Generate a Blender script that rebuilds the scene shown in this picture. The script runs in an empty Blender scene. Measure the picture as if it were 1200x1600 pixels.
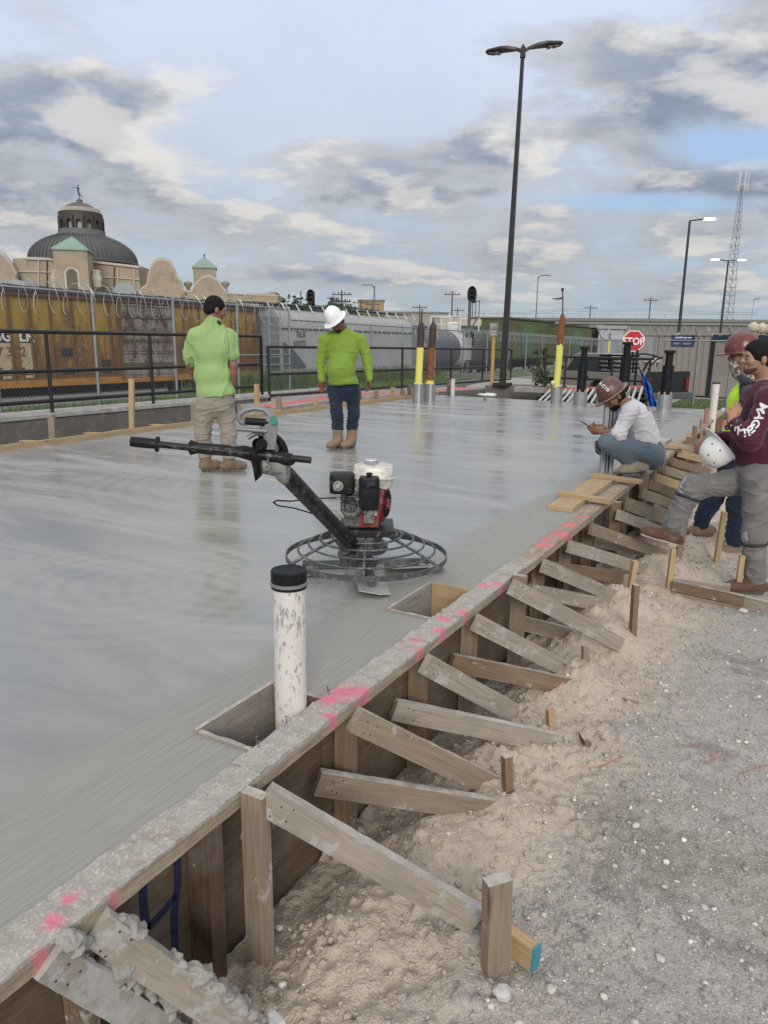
import bpy, bmesh, math, random
import numpy as np
from mathutils import Vector, Matrix, Quaternion, noise as mnoise
from mathutils.bvhtree import BVHTree
random.seed(7); RNG = np.random.default_rng(7)
S = bpy.context.scene
COL = S.collection

# ------------------------------------------------------------------ camera
F, PITCH, ROLL, YAW, CAMZ = 1150.0, math.radians(12.9), math.radians(0.77), math.radians(28.9), 1.27
fwd = Vector((-math.sin(YAW)*math.cos(PITCH), math.cos(YAW)*math.cos(PITCH), -math.sin(PITCH)))
_r0 = Vector((math.cos(YAW), math.sin(YAW), 0)); _u0 = _r0.cross(fwd)
rgt = _r0*math.cos(ROLL) + _u0*math.sin(ROLL); upv = _u0*math.cos(ROLL) - _r0*math.sin(ROLL)
CAM = Vector((0, 0, CAMZ))
cd = bpy.data.cameras.new('camera'); cam = bpy.data.objects.new('camera', cd); COL.objects.link(cam)
cd.sensor_fit = 'VERTICAL'; cd.sensor_height = 36; cd.lens = F/1600*36
cd.clip_start = 0.05; cd.clip_end = 6000
m = Matrix((rgt, upv, -fwd)).transposed().to_4x4(); m.translation = CAM
cam.matrix_world = m; S.camera = cam

# ------------------------------------------------------------------ measuring helpers (photo measurements -> metres)
def ray(px, py): return fwd + rgt*((px-600)/F) - upv*((py-800)/F)
def onz(px, py, z=0.0):
    d = ray(px, py); return CAM + d*((z-CAMZ)/d.z)
def onx(px, py, x):
    d = ray(px, py); return CAM + d*(x/d.x)
def atd(px, py, dist):
    d = ray(px, py); return CAM + d*(dist/math.hypot(d.x, d.y))
HF = Vector((-math.sin(YAW), math.cos(YAW), 0)); HR = Vector((math.cos(YAW), math.sin(YAW), 0)); UP = Vector((0, 0, 1))

# ------------------------------------------------------------------ node helpers
class NT:
    def __init__(s, nt): s.nt = nt; s.N = nt.nodes; s.L = nt.links
    def _in(s, sock, v):
        if v is None: return
        if isinstance(v, bpy.types.NodeSocket): s.L.new(v, sock)
        else:
            if isinstance(v, (tuple, list)) and len(v) == 3 and sock.type == 'RGBA': v = (*v, 1)
            if isinstance(v, (int, float)) and sock.type == 'RGBA': v = (v, v, v, 1)
            if isinstance(v, (int, float)) and sock.type == 'VECTOR': v = (v, v, v)
            sock.default_value = v
    def new(s, t, **kw):
        n = s.N.new(t)
        for k, v in kw.items(): setattr(n, k, v)
        return n
    def coord(s, kind='Object'): return s.new('ShaderNodeTexCoord').outputs[kind]
    def pos(s): return s.new('ShaderNodeNewGeometry').outputs['Position']
    def rnd(s): return s.new('ShaderNodeObjectInfo').outputs['Random']
    def mapv(s, vec, scale=(1, 1, 1), loc=(0, 0, 0), rot=(0, 0, 0)):
        n = s.new('ShaderNodeMapping'); s._in(n.inputs[0], vec)
        n.inputs['Location'].default_value = loc; n.inputs['Rotation'].default_value = rot; n.inputs['Scale'].default_value = scale
        return n.outputs[0]
    def noise(s, vec, scale, detail=3, rough=0.55, dist=0.0, out='Fac'):
        n = s.new('ShaderNodeTexNoise'); s._in(n.inputs['Vector'], vec); n.inputs['Scale'].default_value = scale
        n.inputs['Detail'].default_value = detail; n.inputs['Roughness'].default_value = rough; n.inputs['Distortion'].default_value = dist
        return n.outputs[out]
    def vor(s, vec, scale, feature='F1', out='Distance', rnd=1.0):
        n = s.new('ShaderNodeTexVoronoi', feature=feature); s._in(n.inputs['Vector'], vec); n.inputs['Scale'].default_value = scale
        n.inputs['Randomness'].default_value = rnd
        return n.outputs[out]
    def wave(s, vec, scale, dist=2, detail=2, typ='BANDS', dirn='X'):
        n = s.new('ShaderNodeTexWave', wave_type=typ)
        if typ == 'BANDS': n.bands_direction = dirn
        else: n.rings_direction = dirn
        s._in(n.inputs['Vector'], vec); n.inputs['Scale'].default_value = scale; n.inputs['Distortion'].default_value = dist; n.inputs['Detail'].default_value = detail
        return n.outputs['Fac']
    def ramp(s, fac, stops):
        n = s.new('ShaderNodeValToRGB'); s._in(n.inputs[0], fac); e = n.color_ramp.elements
        while len(e) < len(stops): e.new(0.5)
        for i, (p, c) in enumerate(stops):
            e[i].position = p; e[i].color = (c, c, c, 1) if isinstance(c, (int, float)) else (*c, 1)
        return n.outputs[0]
    def mix(s, fac, a, b, blend='MIX'):
        n = s.new('ShaderNodeMix', data_type='RGBA', blend_type=blend)
        s._in(n.inputs[0], fac); s._in(n.inputs[6], a); s._in(n.inputs[7], b); return n.outputs[2]
    def m(s, op, a, b=None, c=None, clamp=False):
        n = s.new('ShaderNodeMath', operation=op, use_clamp=clamp); s._in(n.inputs[0], a); s._in(n.inputs[1], b)
        if c is not None: s._in(n.inputs[2], c)
        return n.outputs[0]
    def step(s, v, lo, hi, a=0.0, b=1.0):
        n = s.new('ShaderNodeMapRange', interpolation_type='SMOOTHSTEP'); s._in(n.inputs[0], v)
        n.inputs[1].default_value = lo; n.inputs[2].default_value = hi; n.inputs[3].default_value = a; n.inputs[4].default_value = b
        return n.outputs[0]
    def xyz(s, v):
        n = s.new('ShaderNodeSeparateXYZ'); s._in(n.inputs[0], v); return n.outputs
    def comb(s, x, y, z):
        n = s.new('ShaderNodeCombineXYZ'); s._in(n.inputs[0], x); s._in(n.inputs[1], y); s._in(n.inputs[2], z); return n.outputs[0]
    def bump(s, h, strength=0.5, dist=0.01, prev=None):
        n = s.new('ShaderNodeBump'); n.inputs['Strength'].default_value = strength; n.inputs['Distance'].default_value = dist
        s._in(n.inputs['Height'], h)
        if prev is not None: s._in(n.inputs['Normal'], prev)
        return n.outputs[0]
    def vdist(s, v, p):
        n = s.new('ShaderNodeVectorMath', operation='DISTANCE'); s._in(n.inputs[0], v); n.inputs[1].default_value = p; return n.outputs['Value']

MATS = {}
def mat(name, fn):
    if name in MATS: return MATS[name]
    M = bpy.data.materials.new(name); M.use_nodes = True; t = NT(M.node_tree); b = t.N['Principled BSDF']
    r = fn(t) or {}
    for k, v in r.items():
        if k == 'normal': t._in(b.inputs['Normal'], v)
        else: t._in(b.inputs[k], v)
    MATS[name] = M; return M
def plain(name, col, rough=0.6, metal=0.0, var=0.25, scale=8.0, bump=0.15, bscale=60.0, extra=None, dirt=None, dirtamt=0.5, spec=0.5):
    def fn(t):
        o = t.coord()
        n = t.noise(o, scale, 5)
        c = t.mix(n, tuple(x*(1-var) for x in col), tuple(min(1, x*(1+var)) for x in col))
        if dirt:
            d = t.ramp(t.noise(o, scale*2.3, 6, 0.7), [(0.62-dirtamt*0.35, 0), (0.78-dirtamt*0.25, 1)])
            c = t.mix(d, c, dirt)
        r = {'Base Color': c, 'Roughness': t.m('ADD', rough-0.08, t.m('MULTIPLY', n, 0.16)), 'Metallic': metal, 'Specular IOR Level': spec,
             'normal': t.bump(t.noise(o, bscale, 4), bump, 0.004)}
        if extra: r.update(extra)
        return r
    return mat(name, fn)

# ------------------------------------------------------------------ world: daylight sky under broken cloud
W = bpy.data.worlds.new('World'); S.world = W; W.use_nodes = True
SUN_EL, SUN_ROT = math.radians(24), math.radians(150)
def build_world():
    t = NT(W.node_tree); bg = t.N['Background']
    sky = t.new('ShaderNodeTexSky', sky_type='NISHITA'); sky.sun_disc = False
    sky.sun_elevation = SUN_EL; sky.sun_rotation = SUN_ROT; sky.air_density = 1.0; sky.dust_density = 1.5
    g = t.coord('Generated')
    # rotate so +Y is the heading of the photograph; x = to the right of it
    v = t.mapv(g, rot=(0, 0, -YAW))
    x, y, z = t.xyz(v)
    den = t.m('ADD', t.m('MAXIMUM', z, 0.0), 0.13)
    px = t.m('DIVIDE', x, den); py = t.m('DIVIDE', y, den)
    p = t.comb(px, py, t.m('MULTIPLY', z, 2.0))
    w1 = t.noise(p, 1.15, 3, 0.5, out='Color')
    pw = t.mix(0.16, p, w1, 'ADD')
    big = t.noise(pw, 1.05, 9, 0.58)
    mid = t.noise(pw, 2.2, 9, 0.6)
    # the same cloud field sampled a little towards the sun gives the lit edges
    off = t.mapv(pw, loc=(0.20, -0.12, 0))
    bigS = t.noise(off, 1.05, 9, 0.58)
    # cloud banks that stand in particular parts of the sky (elliptical, x = tan(azimuth), z = tan(elevation))
    u = t.m('DIVIDE', x, t.m('MAXIMUM', y, 0.05)); w = t.m('DIVIDE', z, t.m('MAXIMUM', y, 0.05))
    wob = t.m('MULTIPLY', t.m('SUBTRACT', t.noise(t.comb(u, t.m('MULTIPLY', w, 2.0), 0.0), 6.5, 7, 0.62), 0.5), 1.5)
    front = t.step(y, 0.05, 0.25)
    def bank(cu, cw, ru, rw, amp):
        a = t.m('DIVIDE', t.m('SUBTRACT', u, cu), ru); b = t.m('DIVIDE', t.m('SUBTRACT', w, cw), rw)
        r = t.m('SQRT', t.m('ADD', t.m('MULTIPLY', a, a), t.m('MULTIPLY', b, b)))
        r = t.m('ADD', r, wob)
        return t.m('MULTIPLY', t.m('MULTIPLY', t.step(r, 0.35, 1.25, 1.0, 0.0), amp), front)
    banks = [(-0.42, 0.285, 0.22, 0.050, 0.26), (-0.50, 0.20, 0.24, 0.045, 0.22), (0.02, 0.215, 0.24, 0.048, 0.30), (0.30, 0.335, 0.20, 0.055, 0.30), (0.50, 0.37, 0.16, 0.12, 0.26),
             (0.33, 0.26, 0.24, 0.045, 0.32), (-0.1, 0.135, 0.9, 0.06, 0.22), (0.47, 0.195, 0.20, 0.030, 0.28), (0.2, 0.07, 0.9, 0.03, 0.15)]
    add = None
    for b in banks:
        v_ = bank(*b); add = v_ if add is None else t.m('ADD', add, v_)
    dens = t.m('ADD', t.m('ADD', big, t.m('MULTIPLY', t.m('SUBTRACT', mid, 0.5), 0.45)), add)
    densS = t.m('ADD', t.m('ADD', bigS, t.m('MULTIPLY', t.m('SUBTRACT', mid, 0.5), 0.45)), add)
    # thin high sheet everywhere, with a few gaps of blue
    gap = t.m('ADD', bank(0.44, 0.245, 0.10, 0.028, 1.0), bank(0.33, 0.178, 0.19, 0.014, 0.9), clamp=True)
    skyc = t.mix(1.0, sky.outputs[0], (0.085, 0.098, 0.125), 'MULTIPLY')
    hz = t.step(z, 0.0, 0.42)
    sheetn = t.noise(t.mapv(pw, scale=(1.0, 0.35, 1.0)), 1.6, 7, 0.55)
    sheet_lo = t.mix(sheetn, (0.26, 0.335, 0.41), (0.41, 0.43, 0.43))
    sheet_hi = t.mix(sheetn, (0.30, 0.36, 0.48), (0.44, 0.47, 0.54))
    sheet = t.mix(hz, sheet_lo, sheet_hi); sheet = t.mix(t.step(z, 0.40, 0.75), sheet, (0.44, 0.43, 0.415))
    base = t.mix(t.m('SUBTRACT', 0.94, t.m('MULTIPLY', gap, 0.48)), t.mix(0.7, skyc, (0.12, 0.26, 0.46)), sheet)
    cov = t.m('MULTIPLY', t.step(dens, 0.52, 0.78), t.m('SUBTRACT', 1.0, gap))
    dark = t.mix(t.step(mid, 0.35, 0.7), (0.135, 0.168, 0.225), (0.225, 0.258, 0.318))
    lit = (0.60, 0.555, 0.495)
    edge = t.m('MULTIPLY', t.step(dens, 0.54, 0.66), t.step(dens, 0.70, 0.88, 1.0, 0.0))
    sunside = t.step(t.m('SUBTRACT', dens, densS), -0.01, 0.09)
    shade = t.m('MULTIPLY', t.m('ADD', t.m('MULTIPLY', edge, 0.30), t.m('MULTIPLY', sunside, 0.46)), 1.0, clamp=True)
    cl = t.mix(shade, dark, lit)
    c = t.mix(t.m('MULTIPLY', cov, 0.93), base, cl)
    # pale haze towards the horizon
    c = t.mix(t.step(z, 0.0, 0.10, 0.55, 0.0), c, (0.27, 0.345, 0.40))
    # an overcast sky is brighter overhead than at the horizon
    c = t.mix(1.0, c, t.m('MULTIPLY', 10.0, t.m('ADD', 1.0, t.m('MULTIPLY', t.m('MAXIMUM', z, 0.0), 0.95))), 'MULTIPLY')
    t._in(bg.inputs[0], c); bg.inputs[1].default_value = 0.1
build_world()
sl = bpy.data.lights.new('sun', 'SUN'); sl.energy = 1.5; sl.angle = math.radians(22); sl.color = (1, 0.93, 0.82)
so = bpy.data.objects.new('sun', sl); COL.objects.link(so)
_sd = Vector((math.sin(SUN_ROT)*math.cos(SUN_EL), math.cos(SUN_ROT)*math.cos(SUN_EL), math.sin(SUN_EL)))
so.rotation_euler = _sd.to_track_quat('Z', 'Y').to_euler()
S.view_settings.view_transform = 'Standard'; S.view_settings.look = 'None'; S.view_settings.gamma = 1
S.view_settings.use_curve_mapping = False; S.view_settings.exposure = 0.45

# ------------------------------------------------------------------ object helpers
def tag(o, label=None, cat=None, group=None, kind=None):
    if label: o['label'] = label
    if cat: o['category'] = cat
    if group: o['group'] = group
    if kind: o['kind'] = kind
    return o
def thing(name, label, cat, loc=(0, 0, 0), rz=0.0, group=None):
    o = bpy.data.objects.new(name, None); COL.objects.link(o); o.location = loc; o.rotation_euler = (0, 0, rz); o.empty_display_size = 0.1
    return tag(o, label, cat, group)
def world_of(o):
    M = Matrix.LocRotScale(o.location, o.rotation_euler, o.scale)
    return world_of(o.parent) @ M if o.parent else M
def link(o, parent, world=True):
    """link; geometry was written in world space, so undo the parent's transform"""
    COL.objects.link(o)
    if parent is not None:
        o.parent = parent
        if world:
            M = world_of(parent).inverted()
            l, r, s = (M @ Matrix.LocRotScale(o.location, o.rotation_euler, o.scale)).decompose()
            o.location = l; o.rotation_euler = r.to_euler(); 
    return o
def copy_tree(o, parent=None):
    c = o.copy(); COL.objects.link(c); c.parent = parent
    for ch in list(o.children): copy_tree(ch, c)
    return c

class MB:
    def __init__(s): s.v = []; s.f = []
    def add(s, vs, fs):
        n = len(s.v); s.v += [tuple(v) for v in vs]; s.f += [tuple(i+n for i in f) for f in fs]; return s
    def box(s, c, size, R=None):
        hx, hy, hz = size[0]/2, size[1]/2, size[2]/2; c = Vector(c)
        vs = [Vector((x, y, z)) for x in (-hx, hx) for y in (-hy, hy) for z in (-hz, hz)]
        if R is not None: vs = [R @ v for v in vs]
        return s.add([c+v for v in vs], [(0, 1, 3, 2), (4, 6, 7, 5), (0, 4, 5, 1), (2, 3, 7, 6), (0, 2, 6, 4), (1, 5, 7, 3)])
    def bb(s, x0, x1, y0, y1, z0, z1): return s.box(((x0+x1)/2, (y0+y1)/2, (z0+z1)/2), (x1-x0, y1-y0, z1-z0))
    def beam(s, p0, p1, w, h, up=UP):
        p0 = Vector(p0); p1 = Vector(p1); d = p1-p0; L = d.length; d.normalize()
        sd = d.cross(Vector(up)); sd = sd.normalized() if sd.length > 1e-6 else d.orthogonal().normalized(); u = sd.cross(d)
        R = Matrix((d, sd, u)).transposed()
        return s.box((p0+p1)/2, (L, w, h), R)
    def path(s, pts, r, seg=8, closed=False, cap=True):
        pts = [Vector(p) for p in pts]; n = len(pts); rr = r if isinstance(r, (list, tuple)) else [r]*n
        nrm = None; rings = []
        for i, p in enumerate(pts):
            if closed: t = pts[(i+1) % n]-pts[i-1]
            else: t = pts[min(i+1, n-1)]-pts[max(i-1, 0)]
            t = t.normalized()
            if nrm is None: nrm = t.orthogonal().normalized()
            else:
                nrm = nrm - t*nrm.dot(t); nrm = nrm.normalized() if nrm.length > 1e-6 else t.orthogonal().normalized()
            b = t.cross(nrm)
            rings.append([p + (nrm*math.cos(a)+b*math.sin(a))*rr[i] for a in [2*math.pi*k/seg for k in range(seg)]])
        vs = [v for r_ in rings for v in r_]; fs = []
        m_ = n if closed else n-1
        for i in range(m_):
            a = i*seg; b_ = ((i+1) % n)*seg
            for k in range(seg): fs.append((a+k, a+(k+1) % seg, b_+(k+1) % seg, b_+k))
        if cap and not closed:
            fs.append(tuple(reversed(range(seg)))); fs.append(tuple((n-1)*seg+k for k in range(seg)))
        return s.add(vs, fs)
    def tube(s, p0, p1, r0, r1=None, seg=12): return s.path([p0, p1], [r0, r0 if r1 is None else r1], seg)
    def lathe(s, prof, c=(0, 0, 0), seg=24, R=None, a0=0.0, a1=2*math.pi, capends=False):
        c = Vector(c); full = abs(a1-a0-2*math.pi) < 1e-6; k = seg if full else seg+1; vs = []; fs = []
        for r, z in prof:
            for i in range(k):
                a = a0+(a1-a0)*i/seg; v = Vector((r*math.cos(a), r*math.sin(a), z)); vs.append(c+(R @ v if R is not None else v))
        for j in range(len(prof)-1):
            for i in range(seg):
                i2 = (i+1) % k
                fs.append((j*k+i, j*k+i2, (j+1)*k+i2, (j+1)*k+i))
        return s.add(vs, fs)
    def prism(s, poly, z0, z1):
        n = len(poly); vs = [(x, y, z0) for x, y in poly]+[(x, y, z1) for x, y in poly]
        fs = [tuple(reversed(range(n))), tuple(range(n, 2*n))]+[(i, (i+1) % n, n+(i+1) % n, n+i) for i in range(n)]
        return s.add(vs, fs)
    def slab(s, poly, o, ex, ey, depth):
        """polygon poly in plane (o; ex, ey) extruded by depth along ex x ey"""
        o = Vector(o); ex = Vector(ex); ey = Vector(ey); nz = ex.cross(ey).normalized()*depth; n = len(poly)
        a = [o+ex*p[0]+ey*p[1] for p in poly]
        return s.add(a+[v+nz for v in a], [tuple(reversed(range(n))), tuple(range(n, 2*n))]+[(i, (i+1) % n, n+(i+1) % n, n+i) for i in range(n)])
    def build(s, name, m_, parent=None, smooth=None, bevel=0.0, world=True, recalc=True, jitter=0):
        me = bpy.data.meshes.new(name); me.from_pydata(s.v, [], s.f)
        if recalc:
            bm = bmesh.new(); bm.from_mesh(me); bmesh.ops.recalc_face_normals(bm, faces=bm.faces); bm.to_mesh(me); bm.free()
        me.materials.append(m_)
        if smooth is not None:
            for p in me.polygons: p.use_smooth = True
            if smooth < 179: me.set_sharp_from_angle(angle=math.radians(smooth))
        o = bpy.data.objects.new(name, me); link(o, parent, world)
        if bevel:
            b = o.modifiers.new('bevel', 'BEVEL'); b.width = bevel; b.segments = 2; b.limit_method = 'ANGLE'; b.angle_limit = math.radians(40)
        return o
def npmesh(name, V, Fc, m_, parent=None, smooth=True, world=True):
    me = bpy.data.meshes.new(name); V = np.asarray(V, dtype=np.float32); Fc = np.asarray(Fc, dtype=np.int32)
    k = Fc.shape[1]; me.vertices.add(len(V)); me.vertices.foreach_set('co', V.ravel())
    me.loops.add(Fc.size); me.loops.foreach_set('vertex_index', Fc.ravel())
    me.polygons.add(len(Fc)); me.polygons.foreach_set('loop_start', np.arange(0, Fc.size, k, dtype=np.int32))
    me.polygons.foreach_set('loop_total', np.full(len(Fc), k, dtype=np.int32))
    me.polygons.foreach_set('use_smooth', np.full(len(Fc), bool(smooth)))
    me.update(calc_edges=True); me.validate(); me.materials.append(m_)
    o = bpy.data.objects.new(name, me); return link(o, parent, world)
# numpy value noise
def _h(ix, iy, iz, seed):
    n = (ix*374761393 + iy*668265263 + iz*2147483647//7 + seed*1274126177) & 0xffffffff
    n = ((n ^ (n >> 13))*1274126177) & 0xffffffff
    return ((n ^ (n >> 16)) & 0xffff)/65535.0
def vnoise(P, scale=1.0, seed=0):
    P = np.asarray(P, dtype=np.float64)*scale; i = np.floor(P).astype(np.int64); f = P-i; f = f*f*(3-2*f); r = 0
    for dx in (0, 1):
        for dy in (0, 1):
            for dz in (0, 1):
                w = (f[:, 0] if dx else 1-f[:, 0])*(f[:, 1] if dy else 1-f[:, 1])*(f[:, 2] if dz else 1-f[:, 2])
                r = r + w*_h(i[:, 0]+dx, i[:, 1]+dy, i[:, 2]+dz, seed)
    return r
def fbm(P, scale=1.0, oct=4, gain=0.5, seed=0):
    a = 1.0; s_ = 0; t = 0
    for k in range(oct):
        s_ = s_+a*(vnoise(P, scale*2.03**k, seed+k*17)-0.5); t += a; a *= gain
    return s_/t*2
def text_mesh(body, size, m_, name, parent, origin, ex, ey, bold=0.0, depth=0.004, align='LEFT', xs=1.0, world=True, spacing=1.0):
    cu = bpy.data.curves.new(name, 'FONT'); cu.body = body; cu.size = size; cu.extrude = depth/2; cu.offset = bold; cu.align_x = align
    cu.space_character = spacing; cu.resolution_u = 3
    to = bpy.data.objects.new(name, cu); COL.objects.link(to)
    dg = bpy.context.evaluated_depsgraph_get(); dg.update(); me = bpy.data.meshes.new_from_object(to.evaluated_get(dg))
    bpy.data.objects.remove(to); bpy.data.curves.remove(cu)
    ex = Vector(ex).normalized(); ey = Vector(ey).normalized(); ez = ex.cross(ey); R = Matrix((ex, ey, ez)).transposed(); o_ = Vector(origin)
    for v in me.vertices: v.co = o_ + R @ Vector((v.co.x*xs, v.co.y, v.co.z))
    me.materials.clear(); me.materials.append(m_)
    o = bpy.data.objects.new(name, me); return link(o, parent, world)
# ================================================================== materials
def wood_fn(c0, c1, c2, grey=0.0, cement=0.0, rough=0.8):
    def fn(t):
        o = t.coord(); rn = t.rnd()
        p = t.comb(t.m('ADD', t.m('MULTIPLY', t.xyz(o)[0], 1.0), t.m('MULTIPLY', rn, 37.0)), t.xyz(o)[1], t.xyz(o)[2])
        g = t.noise(t.mapv(p, scale=(1.6, 26, 26)), 2.2, 5, 0.6, 1.2)
        fine = t.noise(t.mapv(p, scale=(5, 120, 120)), 2.0, 3)
        c = t.ramp(g, [(0.25, c0), (0.5, c1), (0.8, c2)])
        c = t.mix(t.m('MULTIPLY', fine, 0.35), c, t.mix(1.0, c, (0.45, 0.42, 0.4), 'MULTIPLY'))
        # knots
        k = t.vor(t.mapv(p, scale=(2.2, 9, 9)), 1.0); c = t.mix(t.step(k, 0.05, 0.16, 0.75, 0.0), c, (0.06, 0.035, 0.02))
        st = t.noise(p, 3.2, 6, 0.65)
        c = t.mix(t.m('MULTIPLY', t.step(st, 0.45, 0.7), 0.4+0.4*grey), c, (0.20, 0.185, 0.17))
        c = t.mix(t.m('MULTIPLY', rn, 0.28), c, t.mix(1.0, c, (0.6, 0.58, 0.56), 'MULTIPLY'))
        rn2 = t.m('FRACT', t.m('MULTIPLY', rn, 7.31)); c = t.mix(t.m('MULTIPLY', rn2, 0.30 if cement < .24 else 0.16), c, t.mix(g, tuple(x*.7 for x in c2), (0.40, 0.30, 0.185)))
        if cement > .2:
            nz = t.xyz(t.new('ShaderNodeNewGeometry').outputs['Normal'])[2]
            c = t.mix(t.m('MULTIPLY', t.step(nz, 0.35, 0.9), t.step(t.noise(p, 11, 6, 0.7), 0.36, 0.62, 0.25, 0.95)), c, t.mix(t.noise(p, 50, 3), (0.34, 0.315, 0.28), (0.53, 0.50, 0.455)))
        if cement:
            cm = t.m('ADD', t.noise(p, 14, 8, 0.7), t.m('MULTIPLY', t.noise(p, 2.1, 3), 0.5))
            ms = t.step(cm, 0.98-cement*0.42, 1.06-cement*0.42)
            c = t.mix(ms, c, t.mix(t.noise(p, 40, 3), (0.25, 0.24, 0.225), (0.46, 0.445, 0.42)))
        h = t.m('ADD', t.m('MULTIPLY', g, 0.6), t.m('MULTIPLY', fine, 0.4))
        return {'Base Color': c, 'Roughness': rough, 'normal': t.bump(h, 0.55, 0.003)}
    return fn
WOOD = mat('wood_weathered', wood_fn((0.17, 0.125, 0.09), (0.27, 0.21, 0.155), (0.36, 0.295, 0.225), 0.5, 0.25))
WOODB = mat('wood_brown', wood_fn((0.11, 0.068, 0.04), (0.19, 0.125, 0.078), (0.27, 0.185, 0.12), 0.2, 0.25))
WOODN = mat('wood_new', wood_fn((0.36, 0.235, 0.115), (0.48, 0.335, 0.18), (0.56, 0.42, 0.25), 0.0, 0.1))
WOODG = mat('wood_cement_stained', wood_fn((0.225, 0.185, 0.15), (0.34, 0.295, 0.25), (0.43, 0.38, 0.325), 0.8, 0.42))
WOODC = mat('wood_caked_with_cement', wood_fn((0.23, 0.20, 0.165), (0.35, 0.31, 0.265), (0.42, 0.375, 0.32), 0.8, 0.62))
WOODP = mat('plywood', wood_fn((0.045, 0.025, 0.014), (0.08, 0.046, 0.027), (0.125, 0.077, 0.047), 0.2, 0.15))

PINKS = [((-1.30, 0.86), 0.035), ((-1.25, 0.80), 0.03), ((-1.33, 0.93), 0.03), ((-1.25, 1.00), 0.025), ((-1.33, 2.12), 0.085), ((-1.29, 2.16), 0.07), ((-1.35, 2.05), 0.07), ((-1.28, 1.95), 0.04),
         ((-1.27, 2.62), 0.045), ((-1.33, 2.70), 0.04), ((-1.28, 2.86), 0.05), ((-1.33, 3.0), 0.05), ((-1.28, 3.12), 0.05), ((-1.34, 3.55), 0.06),
         ((-1.29, 3.62), 0.06), ((-1.33, 4.55), 0.10), ((-1.30, 4.9), 0.12), ((-1.33, 5.2), 0.10), ((-1.37, 4.7), 0.10), ((-1.3, 5.5), 0.06)]
def caked(t):
    p = t.pos(); o = t.coord(); x, y, z = t.xyz(p)
    wg = t.noise(t.mapv(p, scale=(40, 3, 40)), 1.6, 5, 0.6, 1.0)
    wood = t.ramp(wg, [(0.3, (0.20, 0.155, 0.11)), (0.7, (0.40, 0.33, 0.25))])
    n1 = t.noise(p, 22, 8, 0.72); n2 = t.noise(p, 5, 4, 0.6); n3 = t.noise(p, 110, 3, 0.6)
    cem = t.mix(n1, (0.19, 0.175, 0.155), (0.50, 0.465, 0.42)); cem = t.mix(t.step(n3, 0.45, 0.8), cem, (0.56, 0.53, 0.49))
    far = t.step(y, 3.6, 5.2, 0.0, -0.35)
    side = t.step(z, -0.012, 0.002, -0.48, 0.0)
    ms = t.step(t.m('ADD', t.m('ADD', t.m('ADD', t.m('MULTIPLY', n1, 0.7), t.m('MULTIPLY', n2, 0.7)), far), side), 0.50, 0.66)
    c = t.mix(ms, wood, cem)
    pk = None
    flat = t.comb(x, y, 0.0)
    for (c0, r) in PINKS:
        d = t.step(t.m('ADD', t.m('DIVIDE', t.vdist(flat, (*c0, 0)), r*0.8), t.m('MULTIPLY', t.m('SUBTRACT', t.noise(p, 38, 6, 0.75), 0.5), 2.8)), 0.2, 1.25, 1.0, 0.0)
        pk = d if pk is None else t.m('MAXIMUM', pk, d)
    c = t.mix(t.m('MULTIPLY', pk, 0.72), c, (0.72, 0.13, 0.22))
    return {'Base Color': c, 'Roughness': 0.92, 'normal': t.bump(t.m('ADD', n1, t.m('MULTIPLY', n3, 0.3)), 0.8, 0.01)}
CAKED = mat('form_plank_with_cement', caked)

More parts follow.
